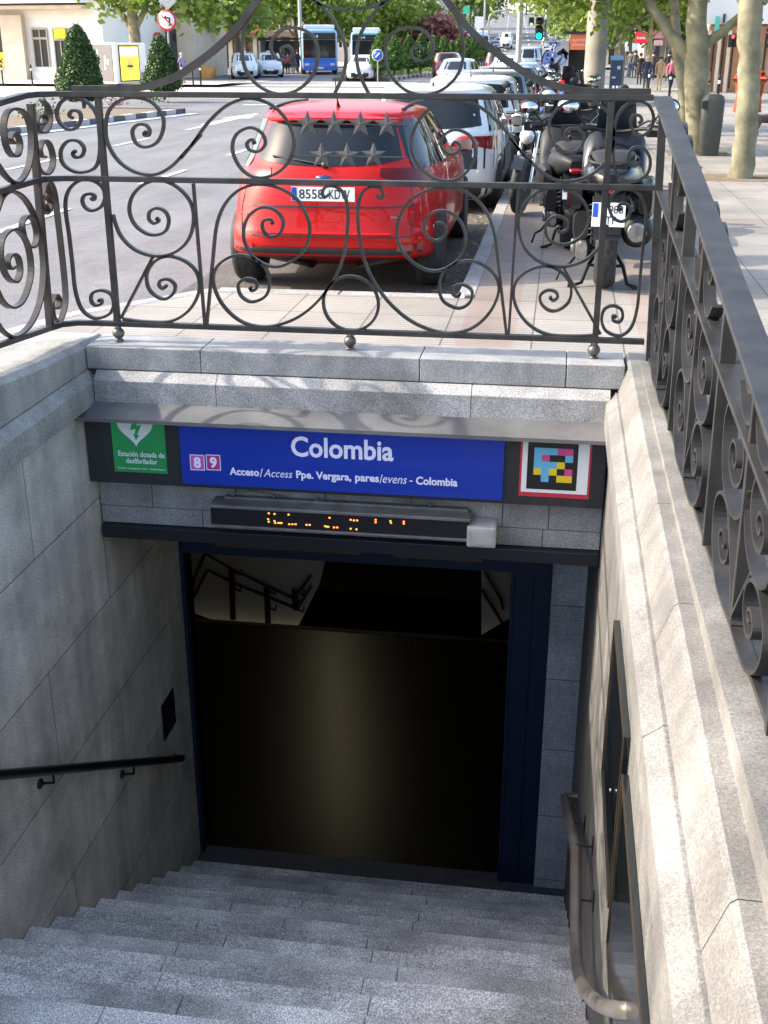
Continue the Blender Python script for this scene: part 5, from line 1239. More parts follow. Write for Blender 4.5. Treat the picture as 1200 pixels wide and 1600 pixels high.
# A: cream corner building, left (front at Y=72)
Y = 72.; t = building('cream and white corner building with tan cornice behind the planter, far left', loc=(PB(30, 100, Y)[0], Y, -.4))
rect(t, 'wall', M_bwhite, Y, -160, -200, 152, 130, 8, -8.0)
rect(t, 'shadow_tan_wall', M_btan, Y, -60, 22, 38, 128, .3, 0); rect(t, 'shadow_tan_pier', M_btan, Y, 17, 24, 42, 126, .25, .31)  # tan stands in for the balcony's shadow on the cream front
rect(t, 'cornice', M_btan, Y, -160, 9, 152, 16, 1.0, 0); rect(t, 'balcony', M_bwhite, Y, -160, -14, 150, 7, 1.3, 0); rect(t, 'plinth', M_bwhite, Y, 44, 112, 150, 124, .15, 0)
for x0, y0, x1, y1 in ((60, 45, 78, 104), (96, 45, 112, 110), (123, 45, 138, 112)):
    w_ = rect(t, 'window', M_shop, Y, x0, y0, x1, y1, .04, .005); a, b = PB(x0, y1, Y), PB(x1, y0, Y)
    xm = (a[0]+b[0])/2
    mb = MB()
    for q in ((a[0]-.05, a[0]+.03, a[1], b[1]), (b[0]-.03, b[0]+.05, a[1], b[1]), (xm-.03, xm+.03, a[1], b[1]), (a[0], b[0], b[1]-.05, b[1]+.05), (a[0], b[0], a[1]+(b[1]-a[1])*.72, a[1]+(b[1]-a[1])*.78)): mb.box(q[0], q[1], Y-.12, Y-.05, q[2], q[3])
    P_(mb.build('window_frame', M_bgrey), t)
rect(t, 'shop_window', M_shop, Y, -40, 38, 12, 82, .06, .31)
s_ = rect(t, 'yellow_board', M_ygl, Y, -22, 82, 17, 103, .08, .38)
a = PB(0, 99, Y-.47); mb = MB(); put_text(mb, '2x1', (a[0]-.55, Y-.465, a[1]-.02), (1, 0, 0), (0, 0, 1), (0, -1, 0), 1.02, .42, .03, 0, .01); P_(mb.build('offer_lettering', M_blackp), t)
rect(t, 'yellow_shop_sign', M_ygl, Y, 95, 45, 112, 60, .12, .13)
mb = MB(); a = PB(97, 56, Y-.26); put_text(mb, 'OPTICA', (a[0], Y-.255, a[1]+.1), (1, 0, 0), (0, 0, 1), (0, -1, 0), .5, .1, .02, 0, .01)
p_ = PB(40, 100, 72.); t.rotation_euler = (0, 0, radians(-10))
# B: tan stone building behind the plane trunk and recycling column
Y = 78.; t = building('tan stone building in dappled shade behind the recycling column', loc=(-24, Y, -.4))
rect(t, 'wall', M_btan, Y, 150, -200, 286, 128, 8, -8); rect(t, 'cornice', M_btan, Y, 150, 16, 286, 24, .5, 0)
for k, x in enumerate((158, 182, 208, 236, 262)): rect(t, 'window', M_shop, Y, x, 45, x+13, 104, .05, .005)
s_ = rect(t, 'yellow_hanging_sign', M_ygl, Y, 150, 45, 158, 60, .1, .6)
# C: shops behind taxis and bus stop
Y = 112.; t = building('low row of glazed shops with tan columns behind the taxis', loc=(-30, Y, -.5))
rect(t, 'wall', M_btan, Y, 240, -160, 480, 112, 10, -10.2); rect(t, 'fascia', M_frame, Y, 262, 49, 480, 57, 1.2, 0); 
for i in range(11):
    x = 268+i*19; rect(t, 'shopfront', M_shop if i % 3 else M_warm, Y, x+2, 58, x+16, 104, .06, -.1); rect(t, 'column', M_btan, Y, x-2, 57, x+2, 108, .5, .1)
rect(t, 'green_panel', M_gsign, Y, 276, 30, 312, 51, .3, 1.3); rect(t, 'blue_poster', mat('blue_poster', (.03, .12, .30), .4), Y, 288, 70, 304, 102, .2, .8)
rect(t, 'red_fascia', M_rsign, Y, 352, 42, 376, 52, .2, 1.3); rect(t, 'orange_fascia', mat('orange_board', (.50, .12, .05), .5), Y, 380, 40, 412, 52, .2, 1.3)
for i in range(12): rect(t, 'upper_window', M_shop, Y, 250+i*19, 4, 262+i*19, 34, .05, -.1)
# D: white and grey blocks beyond the buses
Y = 150.; t = building('grey blocks of flats behind the buses and trees', loc=(-25, Y, -.5)); rect(t, 'wall', M_bgrey, Y, 478, -140, 690, 100, 12, -12)
for r in range(4):
    for c in range(11): rect(t, 'window', M_shop, Y, 486+c*18, -70+r*38, 496+c*18, -48+r*38, .05, -.0)
Y = 240.; t = building('white and brick building at the left foot of the far hill road', loc=(-22, Y, 1)); rect(t, 'wall', M_bwhite, Y, 660, -120, 742, 74, 14, -14); rect(t, 'brick_wall', M_brick, Y, 700, -110, 722, 55, .4, 0)
for r in range(3):
    for c in range(4): rect(t, 'window', M_shop, Y, 724+c*4.5, -20+r*24, 727+c*4.5, -6+r*24, .1, .0)
# E: right facing block with brick piers
Y = 54.; t = building('orange brick cafe building with tall piers and white upper storey, right', loc=(7, Y, -.35))
rect(t, 'wall', M_bwhite, Y, 1100, -160, 1460, 150, 9, -9); rect(t, 'upper_storey', M_awn, Y, 1098, -140, 1460, 38, .6, 0); rect(t, 'brick_wall', M_brick, Y, 1098, 40, 1460, 148, .3, 0)
for i, x in enumerate((1108, 1123, 1138, 1172, 1188, 1206)): rect(t, 'window', M_shop, Y, x, 52, x+7, 138, .05, .31)
for i, x in enumerate((1100, 1116, 1131)): rect(t, 'pier', M_btan, Y, x, 48, x+5, 148, .3, .31)
rect(t, 'white_pier', M_bwhite, Y, 1147, 42, 1160, 148, .5, .31); rect(t, 'upper_window', M_shop, Y, 1126, 22, 1131, 36, .05, .61)
w_ = rect(t, 'teal_banner', mat('teal_cloth', (.08, .42, .36), .6), Y, 1113, 26, 1122, 48, .1, .7)
for i in range(3): rect(t, 'black_letter_board', M_blackp, Y, 1193, 44+i*12, 1215, 50+i*12, .1, .7)
# F: row of shops further on the right pavement
Y = 84.; t = building('row of shops with red and pink signs beyond the pedestrians', loc=(8, Y, -.35))
rect(t, 'wall', M_bgrey, Y, 1006, -140, 1104, 118, 9, -9); rect(t, 'dark_fascia', M_dark2, Y, 1060, 44, 1078, 62, .4, .1)
for i in range(7): rect(t, 'shopfront', M_shop if i % 2 else M_warm, Y, 1008+i*13, 72, 1018+i*13, 114, .06, .005)
for i in range(3): rect(t, 'column', M_btan, Y, 1006+i*30, 68, 1009+i*30, 118, .4, .1)
Y = 110.; t = building('distant block with a pale stone front and white awning, behind the pedestrians', loc=(6, Y, -.35))
rect(t, 'wall', M_btan, Y, 930, -100, 1012, 104, 12, -12); rect(t, 'grey_canopy', M_bgrey, Y, 942, 54, 1000, 74, 1.5, 0); rect(t, 'awning', M_awn, Y, 976, 66, 1008, 80, 1.4, .4)
for i in range(4): rect(t, 'shopfront', M_warm if i % 2 else M_shop, Y, 950+i*14, 76, 960+i*14, 100, .06, .0)
def sign(name, Y, x0, y0, x1, y1, m, label, cat='sign', txt=None, tm=None, pole=None, th=.12, grp=None):
    a, b = PB(x0, y1, Y), PB(x1, y0, Y); t = empty(name, ((a[0]+b[0])/2, Y, a[1]), label, cat, grp)
    bpart(t, 'panel', m, (a[0], b[0], Y-th/2, Y+th/2, a[1], b[1]), bevel=.01)
    if pole is not None: zz = (ROAD+drop(Y)+.1 if Y < 185 else far_z(Y)); bpart(t, 'pole', M_alu, (pole-.06, pole+.06, Y+th/2, Y+th/2+.12, zz, b[1]))
    if txt:
        mb = MB(); put_text(mb, txt, (a[0]+(b[0]-a[0])*.12, Y-th/2-.004, a[1]+(b[1]-a[1])*.38), (1, 0, 0), (0, 0, 1), (0, -1, 0), (b[0]-a[0])*.76, (b[1]-a[1])*.26, .02, 0, .006); P_(mb.build('lettering', tm or M_white), t)
    return t
sign('shop_sign', 80, 992, 50, 1012, 68, M_rsign, 'bright red square shop sign with small white lettering above the pedestrians', txt='Santander')
sign('shop_sign', 82.5, 1016, 47, 1040, 60, mat('pink_sign', (.60, .22, .24), .5), 'pale pink shop sign right of the bright red one')
sign('shop_sign', 81, 1022, 63, 1036, 71, mat('pink_sign2', (.55, .34, .32), .5), 'small dusty pink sign under the pale pink shop sign')
sign('shop_sign', 82, 1040, 54, 1052, 68, mat('dark_red_sign', (.35, .05, .05), .5), 'dark red sign beside the slim tree trunk')
sign('pharmacy_sign', 150, 724, 10, 734, 22, mat('green_sign', (.03, .35, .22), .4), 'green pharmacy sign above the crossing on the far left kerb', pole=PB(729, 20, 150)[0])
sign('street_sign', 118, 714, 30, 731, 46, M_gsign, 'dark green framed street panel beyond the cypress row', pole=PB(716, 40, 118)[0])
sign('direction_sign', 125, 742, 26, 756, 44, M_white, 'white direction sign on a mast at the far crossing', pole=PB(755, 40, 125)[0])

# ================================================================== STREET FURNITURE
M_post = mat('galvanised_post', (.30, .30, .29), .5, .4, (.24, .24, .23), 6.); M_conc = mat('concrete_column', (.17, .15, .12), .8, 0, (.23, .205, .165), 2.5, .15, dirt=.25)
def post(name, px, d, r, y_top, label, cat, m=M_post, r2=None, group=None, z=None):
    p = gpd(px, d); p.z = (p.z+.13) if z is None else z; h = PY(px, y_top, d).z-p.z; mb = MB()
    mb.lathe([(r*1.25, 0), (r*1.25, .25), (r, .3), (r2 or r*.8, h)], (0, 0, 0), 'Z', 16); o = mb.build(name, m); o.location = p; return tag(o, label, cat, group)
post('lamp_column', 932, 27, .235, -240, 'thick concrete lamp column rising behind the parked motorbikes', 'lamp post', M_conc, .20)
post('street_pole', 811, 58, .14, -140, 'slim grey lamp post left of the green traffic light', 'lamp post')
post('street_pole', 470, 90, .12, -120, 'thin pale lamp post behind the first bus', 'lamp post')
post('street_pole', 920, 64, .08, -60, 'thin white mast behind the thick concrete column', 'mast')
post('street_pole', 756, 128, .12, -60, 'thin lamp post at the far crossing', 'lamp post')
post('street_pole', 468, 100, .08, -30, 'thin mast right of the bus stop', 'mast')
# arched traffic arm far
t = empty('traffic_light', gpd(764, 130), 'curved grey traffic light arm over the far crossing', 'traffic light')
p = [PY(x, y, 130) for x, y in ((764, 60), (764, 32), (768, 22), (776, 18), (789, 17))]; mb = MB(); mb.tube(catmull(p, 4), .1, 8); P_(mb.build('arm', M_post), t)
a = PY(791, 18, 130); mb = MB(); mb.box(a.x-.18, a.x+.18, 129.8, 130.1, a.z-.45, a.z+.45); P_(mb.build('signal_head', M_bulk), t)
# traffic lights
def tlight(px, d, yb, yt, label, w_=.30, on=2, colour=(.0, .95, .45), colr='lit_green', y_pole=None, grp=None):
    a, b = PY(px, yb, d), PY(px, yt, d); h = b.z-a.z; t = empty('traffic_light', (a.x, d, a.z), label, 'traffic light', grp)
    mb = MB(); mb.box(a.x-w_/2, a.x+w_/2, d-.12, d+.08, a.z, b.z); P_(mb.build('housing', M_dark2, bevel=.03), t)
    for k in range(3):
        z = a.z+h*(k+.5)/3; lit = (k == 2-on)
        mb = MB(); mb.lathe([(0, -.03), (h*.13, -.03), (h*.13, 0), (0, 0)], (a.x, d-.121, z), 'Y', 16); P_(mb.build('lens', mat(colr, colour, .4, emit=colour, estr=2.2) if lit else mat('unlit_lens', (.03, .02, .02), .3)), t)
        mb = MB(); mb.bar([(a.x+h*.15*cos(q), d-.2, z+h*.15*sin(q)) for q in [pi*i/8 for i in range(9)]], (0, 1, 0), .15, .012); P_(mb.build('visor', M_dark2), t)
    if y_pole:
        g_ = gpd(px+8, d); mb = MB(); mb.tube([(a.x+.22, d+.05, g_.z+.1), (a.x+.22, d+.05, b.z+y_pole)], .06, 10)
        for z in (a.z+.1, b.z-.1): mb.tube([(a.x+.22, d+.05, z), (a.x, d, z)], .025, 6)
        P_(mb.build('pole', M_post), t)
    return t
tlight(842, 40, 62, 27, 'traffic light showing green beside the graffitied kiosk', .26, 2, y_pole=1.5)
tlight(830, 70, 40, 27, 'small traffic light with a lit white green lamp left of the main one', .3, 2, (.3, 1, .9), 'lit_pale_green')
tlight(1143, 50, 74, 54, 'pedestrian light showing red between brick piers', .32, 0, (1, .03, .03), 'lit_red')
# round traffic signs
def roundsign(px, d, py, r, label, kind, ytop=None):
    c = PY(px, py, d); g_ = gpd(px, d); t = empty('traffic_sign', (c.x, d, g_.z+.12), label, 'traffic sign')
    mb = MB(); mb.tube([(c.x, d+.04, g_.z), (c.x, d+.04, (c.z if ytop is None else PY(px, ytop, d).z))], .04, 10); P_(mb.build('pole', M_post), t)
    def disc(rr, yy, m, nm): 
        mb = MB(); mb.lathe([(0, yy-.006), (rr, yy-.006), (rr, yy), (0, yy)], (c.x, d, c.z), 'Y', 32); return P_(mb.build(nm, m), t)
    if kind == 'noleft':
        disc(r, -.01, M_red, 'rim'); disc(r*.78, -.018, M_white, 'face')
        mb = MB(); mb.bar([(c.x+r*.28, d-.03, c.z-r*.5), (c.x+r*.28, d-.03, c.z+r*.22), (c.x-r*.1, d-.03, c.z+r*.25)], (0, 1, 0), .006, r*.2)
        mb.prism([(c.x-r*.05, d-.027, c.z+r*.5), (c.x-r*.5, d-.027, c.z+r*.28), (c.x-r*.05, d-.027, c.z-.0)], (0, -.006, 0)); P_(mb.build('arrow', M_blackp), t)
        mb = MB(); mb.bar([(c.x-r*.58, d-.036, c.z+r*.5), (c.x+r*.58, d-.036, c.z-r*.5)], (0, 1, 0), .004, r*.15); P_(mb.build('slash', M_red), t)
    elif kind == 'noentry':
        disc(r, -.01, M_red, 'face'); mb = MB(); mb.box(c.x-r*.7, c.x+r*.7, d-.024, d-.017, c.z-r*.17, c.z+r*.17); P_(mb.build('bar', M_white), t)
    else:
        disc(r, -.01, M_white, 'rim'); disc(r*.9, -.018, mat('sign_blue2', (.02, .07, .4), .4), 'face')
        mb = MB(); mb.bar([(c.x-r*.4, d-.03, c.z-r*.4), (c.x+r*.4, d-.03, c.z+r*.4)], (0, 1, 0), .006, r*.2); P_(mb.build('arrow', M_white), t)
    return t
roundsign(261, 51, 32, .42, 'round no left turn sign with red rim above the planter', 'noleft', -8)
roundsign(246, 76, 58, .30, 'small red no entry sign left of the no left turn sign', 'noentry')
roundsign(590, 70, 86, .32, 'round blue sign with white arrow at the end of the cypress row', 'blue')
c = PY(262, 2, 51); mb = MB(); mb.prism([(c.x-.4, 50.95, c.z), (c.x, 50.95, c.z-.32), (c.x+.4, 50.95, c.z), (c.x, 50.95, c.z+.32)], (0, .03, 0)); tag(mb.build('diamond_sign', M_bulk), 'grey diamond shaped sign plate above the no left turn sign', 'traffic sign')
# recycling column with burger poster
Y = 60.; q0, q1, q2 = gpd(144, 61.5), gpd(178, Y), gpd(221, 62.5); zt = PY(178, 67, Y).z; zb_ = q1.z+.13
t = empty('recycling_column', (q1.x, Y, zb_), 'grey and white recycling column with a lit yellow burger poster', 'advertising column')
def hexy(P, z0, z1, nm, m, bev=.06): mb = MB(); mb.prism([(x, y, z0) for x, y in P], (0, 0, z1-z0)); return P_(mb.build(nm, m, bevel=bev), t)
back = [(q2.x, q2.y+.6), (q0.x+.4, q0.y+1.2)]
hexy([(q0.x, q0.y), (q1.x, q1.y), (q2.x, q2.y)]+back, zb_, zt, 'body', M_bwhite)
mb = MB(); d_ = Vector((q1.x-q0.x, q1.y-q0.y, 0)); n_ = Vector((d_.y, -d_.x, 0)).normalized(); L_ = d_.length; d_.normalize(); o_ = Vector((q0.x, q0.y, 0))+n_*.012
def sp(u, z): v = o_+d_*u; return (v.x, v.y, z)
mb.prism([sp(.05, zb_+.1), sp(L_*.88, zb_+.1), sp(L_*.88, zt-.08), sp(.05, zt-.08)], n_*.02); P_(mb.build('grey_side', mat('recycling_grey', (.09, .085, .085), .6)), t)
mb = MB()
for u, z in ((.25, zt-.42), (.75, zt-.9)):
    for k in range(14): pass
    c0 = Vector(sp(u*L_/1.1, z))+n_*.03; mb.add([c0+d_*(.10*cos(2*pi*k/16))+Vector((0, 0, .13*sin(2*pi*k/16))) for k in range(16)], [tuple(range(16))])
P_(mb.build('bottle_opening', M_white, fixn=False), t)
mb = MB()
for u, z in ((.25, zt-.42), (.75, zt-.9)):
    c0 = Vector(sp(u*L_/1.1, z))+n_*.036; mb.add([c0+d_*(.055*cos(2*pi*k/16))+Vector((0, 0, .07*sin(2*pi*k/16))) for k in range(16)], [tuple(range(16))])
P_(mb.build('opening_hole', M_blackp, fixn=False), t)
mb = MB(); put_text(mb, 'Vidrio', Vector(sp(L_*.58, zt-1.3))+n_*.025, (0, 0, 1), -d_, n_, .72, .15, .03, 0, .004); P_(mb.build('lettering', M_white), t)
d2 = Vector((q2.x-q1.x, q2.y-q1.y, 0)); L2 = d2.length; d2.normalize(); n2_ = Vector((d2.y, -d2.x, 0)).normalized(); o2 = Vector((q1.x, q1.y, 0))+n2_*.012
def sq(u, z, e=0.): v = o2+d2*u+n2_*e; return (v.x, v.y, z)
def adq(nm, m, u0, u1, z0, z1, e): mb = MB(); mb.prism([sq(u0, z0, e), sq(u1, z0, e), sq(u1, z1, e), sq(u0, z1, e)], n2_*.01); return P_(mb.build(nm, m), t)
H_ = zt-zb_
adq('poster_frame', M_dark2, L2*.12, L2*.86, zb_+.10, zt-.12, .0); pz0, pz1 = zb_+.16, zt-.18
adq('poster', mat('poster_yellow', (.75, .55, .02), .4, emit=(.9, .7, .05), estr=.5), L2*.16, L2*.82, pz0, pz1, .012)
adq('poster_highlight', mat('poster_cream', (.85, .75, .45), .4, emit=(.9, .85, .55), estr=.5), L2*.18, L2*.80, pz0+(pz1-pz0)*.72, pz1-.04, .024)
mb = MB()
for dz, rx_, rz_, mi in ((.34, .42, .07, 0), (.42, .44, .05, 1), (.49, .44, .05, 2), (.58, .42, .11, 0)):
    mb.m = mi; cz_ = pz0+(pz1-pz0)*dz; mb.add([sq(L2*.49+rx_*.8*cos(2*pi*k/20), cz_+rz_*1.3*sin(2*pi*k/20), .037+.002*mi) for k in range(20)], [tuple(range(20))])
P_(mb.build('burger_picture', [mat('bun', (.55, .27, .06), .5, emit=(.6, .3, .08), estr=.4), mat('patty', (.12, .04, .02), .5), mat('salad', (.25, .40, .05), .5, emit=(.3, .4, .05), estr=.3)], fixn=False), t)
# bollards
def bollard(px, py, label, h=.95, z0=PAVE):
    p = G(px, py, z0); mb = MB(); mb.lathe([(.05, 0), (.045, .05), (.04, h-.12), (.055, h-.1), (.055, h-.06), (.035, h-.03), (.05, h), (.0, h+.03)], (0, 0, 0), 'Z', 12); mb.m = 1; mb.lathe([(.042, h-.26), (.042, h-.16)], (0, 0, 0), 'Z', 12)
    o = mb.build('bollard', [M_dark2, M_white]); o.location = p; return tag(o, label, 'bollard', 'bollards on the pavements')
for px, py, lab in ((5, 132, 'leftmost bollard in front of the yellow 2x1 board'), (51, 134, 'bollard in front of the bright cream wall'), (302, 133, 'bollard left of the orange planter box'), (314, 133, 'bollard nearest the orange planter box'), (285, 131, 'bollard beside the person in lilac'),
                    (1012, 150, 'white topped bollard in front of the person in navy'), (1069, 150, 'white topped bollard between the two plane trunks'), (1045, 156, 'bollard left of the slim leaning tree'), (1120, 166, 'bollard behind the litter bin')): bollard(px, py, lab)
mb = MB(); p = gpd(322, 76); mb.lathe([(.5, 0), (.62, .75), (.56, .75), (.5, .6)], (0, 0, 0), 'Z', 4); o = mb.build('planter_box', mat('orange_box', (.55, .27, .06), .7)); o.location = p; tag(o, 'orange square planter box left of the taxis', 'planter')
# bus stop shelter
p = gpd(448, 92); t = empty('bus_shelter', tuple(p), 'glazed bus shelter with dark roof beside the first bus', 'bus shelter')
bpart(t, 'roof', M_dark2, (p.x-1.9, p.x+1.6, 91, 93, p.z+2.35, p.z+2.5)); bpart(t, 'glass_panel', M_shop, (p.x-1.9, p.x+1.2, 92.9, 92.95, p.z+.4, p.z+2.3)); bpart(t, 'side_poster', M_bulk, (p.x-1.95, p.x-1.8, 91, 92.8, p.z+.3, p.z+2.3))
for x in (-1.85, 1.55):
    for y in (91.1, 92.9): bpart(t, 'post', M_dark2, (p.x+x-.05, p.x+x+.05, y-.05, y+.05, p.z, p.z+2.4))
bpart(t, 'bench', M_alu, (p.x-1.2, p.x+1, 92.2, 92.6, p.z+.45, p.z+.5))
# kiosk with graffiti
ka, kb, kc = G(846, 158, PAVE), G(884, 166, PAVE), gpd(922, 38.5); zt = PY(884, 50, kb.y).z
t = empty('kiosk', (kb.x, kb.y, kb.z), 'street kiosk covered in graffiti with an orange sign over its dark opening', 'kiosk')
M_kio = mat('kiosk_panel', (.30, .31, .33), .5, 0, (.38, .38, .40), 3.)
def wallbox(P, z0, z1, nm, m, bev=0): mb = MB(); mb.prism([(x, y, z0) for x, y in P], (0, 0, z1-z0)); return P_(mb.build(nm, m, bevel=bev), t)
wallbox([(ka.x, kb.y+3.2), (ka.x, kb.y), (kb.x, kb.y), (kb.x, kb.y+3.2)], kb.z, zt-.25, 'body', M_kio)
kx1 = PY(924, 100, kb.y).x
bpart(t, 'dark_opening', M_dark, (kb.x, kx1, kb.y+.4, kb.y+.5, kb.z, zt-.3)); bpart(t, 'roof', M_dark2, (kb.x-.12, kx1+.1, kb.y-.4, kb.y+3.2, zt-.06, zt+.02)); bpart(t, 'right_wall', M_kio, (kx1, kx1+.1, kb.y, kb.y+3.2, kb.z, zt-.06))
so_ = bpart(t, 'orange_sign', mat('orange_sign', (.52, .12, .045), .5), (kb.x+.02, kx1-.02, kb.y-.35, kb.y-.28, zt-.52, zt-.07))
mb = MB()
for k, tt in enumerate(('SALON MADRID', 'COMUNIDAD')): put_text(mb, tt, (kb.x+.1, kb.y-.352, zt-.27-.14*k), (1, 0, 0), (0, 0, 1), (0, -1, 0), .5, .07, .01, 0, .003)
P_(mb.build('sign_lettering', mat('pale_orange', (.75, .4, .3), .5)), t)
rnd = random.Random(31); mb = MB(); yk = kb.y-.004; W_ = kb.x-ka.x
for k in range(24):
    cx_, cz_ = ka.x+W_*rnd.uniform(.2, .85), kb.z+rnd.uniform(.35, zt-kb.z-.55); P = [(cx_, yk-.0004*k, cz_)]
    for j in range(7): P.append((min(kb.x-.03, max(ka.x+.03, P[-1][0]+rnd.uniform(-.24, .24))), yk-.0004*k, min(zt-.35, max(kb.z+.1, P[-1][2]+rnd.uniform(-.25, .25)))))
    mb.m = k % 3; mb.bar(catmull(P, 4), (0, 1, 0), .004, rnd.uniform(.03, .10))
P_(mb.build('graffiti', [M_blackp, M_white, mat('spray_blue', (.10, .15, .40), .6)]), t)
# leaning graffitied boards on the near side of the kiosk
# parking meter, litter bin
p = G(959, 166, PAVE); t = empty('parking_meter', tuple(p), 'navy blue parking meter behind the motorbikes', 'parking meter')
bpart(t, 'cabinet', mat('meter_blue', (.015, .03, .07), .4), (p.x-.19, p.x+.19, p.y-.14, p.y+.14, p.z, p.z+1.38), bevel=.02); bpart(t, 'cap', mat('meter_cap', (.12, .22, .36), .4), (p.x-.20, p.x+.20, p.y-.16, p.y+.16, p.z+1.385, p.z+1.52), bevel=.02)
bpart(t, 'screen', M_bulk, (p.x+.02, p.x+.12, p.y-.15, p.y-.141, p.z+1.12, p.z+1.22)); bpart(t, 'buttons', M_bulk, (p.x-.13, p.x-.02, p.y-.15, p.y-.141, p.z+.85, p.z+.9)); bpart(t, 'coin_slot', M_white, (p.x-.1, p.x-.03, p.y-.15, p.y-.141, p.z+.55, p.z+.63)); bpart(t, 'ticket_slot', M_white, (p.x+.02, p.x+.09, p.y-.15, p.y-.141, p.z+.55, p.z+.63))
p = G(1106, 243, PAVE); t = empty('litter_bin', tuple(p), 'tall dark grey ribbed litter bin in front of the forking plane tree', 'litter bin')
mb = MB(); R = []
for z, s in ((0, .86), (.04, .9), (.5, 1.0), (.92, 1.02), (.99, .92), (1.03, .6)):
    R.append([Vector((.19*s*math.copysign(abs(cos(a))**.55, cos(a))*(1+.012*(k % 2)), .15*s*math.copysign(abs(sin(a))**.55, sin(a))*(1+.012*(k % 2)), z)) for k, a in enumerate([2*pi*i/40+.01 for i in range(40)])])
mb.loft(R); o = mb.build('body', mat('bin_grey', (.03, .032, .028), .5, 0, (.04, .042, .036), 8.)); o.parent = t
mb = MB(); mb.box(-.195, -.12, -.16, .0, .80, .92); o = mb.build('slot', M_blackp); o.parent = t
mb = MB(); mb.box(-.17, -.10, -.155, -.10, .93, .96); o = mb.build('ashtray_plate', M_alu); o.parent = t
# cafe chairs
t = empty('cafe_chair', tuple(gpd(1107, 48)), 'wooden cafe chair in front of the brick building', 'chair'); p = gpd(1107, 48); p.z += .13
for i in range(4): bpart(t, 'leg', M_frame, (p.x-.22+.42*(i % 2), p.x-.19+.42*(i % 2), p.y-.2+.4*(i//2), p.y-.17+.4*(i//2), p.z, p.z+.45))
bpart(t, 'seat', M_frame, (p.x-.23, p.x+.23, p.y-.21, p.y+.23, p.z+.45, p.z+.49)); bpart(t, 'backrest', M_frame, (p.x-.22, p.x+.22, p.y+.19, p.y+.22, p.z+.6, p.z+.9))
# tree pit around the nearest trunk
mb = MB(); mb.box(B0.x-.55, B0.x+.55, B0.y-.5, B0.y+.5, B0.z+.0, B0.z+.006); tag(mb.build('tree_pit', M_soil), kind='structure')
mb = MB(); mb.box(B1.x-.55, B1.x+.55, B1.y-.5, B1.y+.5, B1.z, B1.z+.006); tag(mb.build('tree_pit', M_soil), kind='structure')

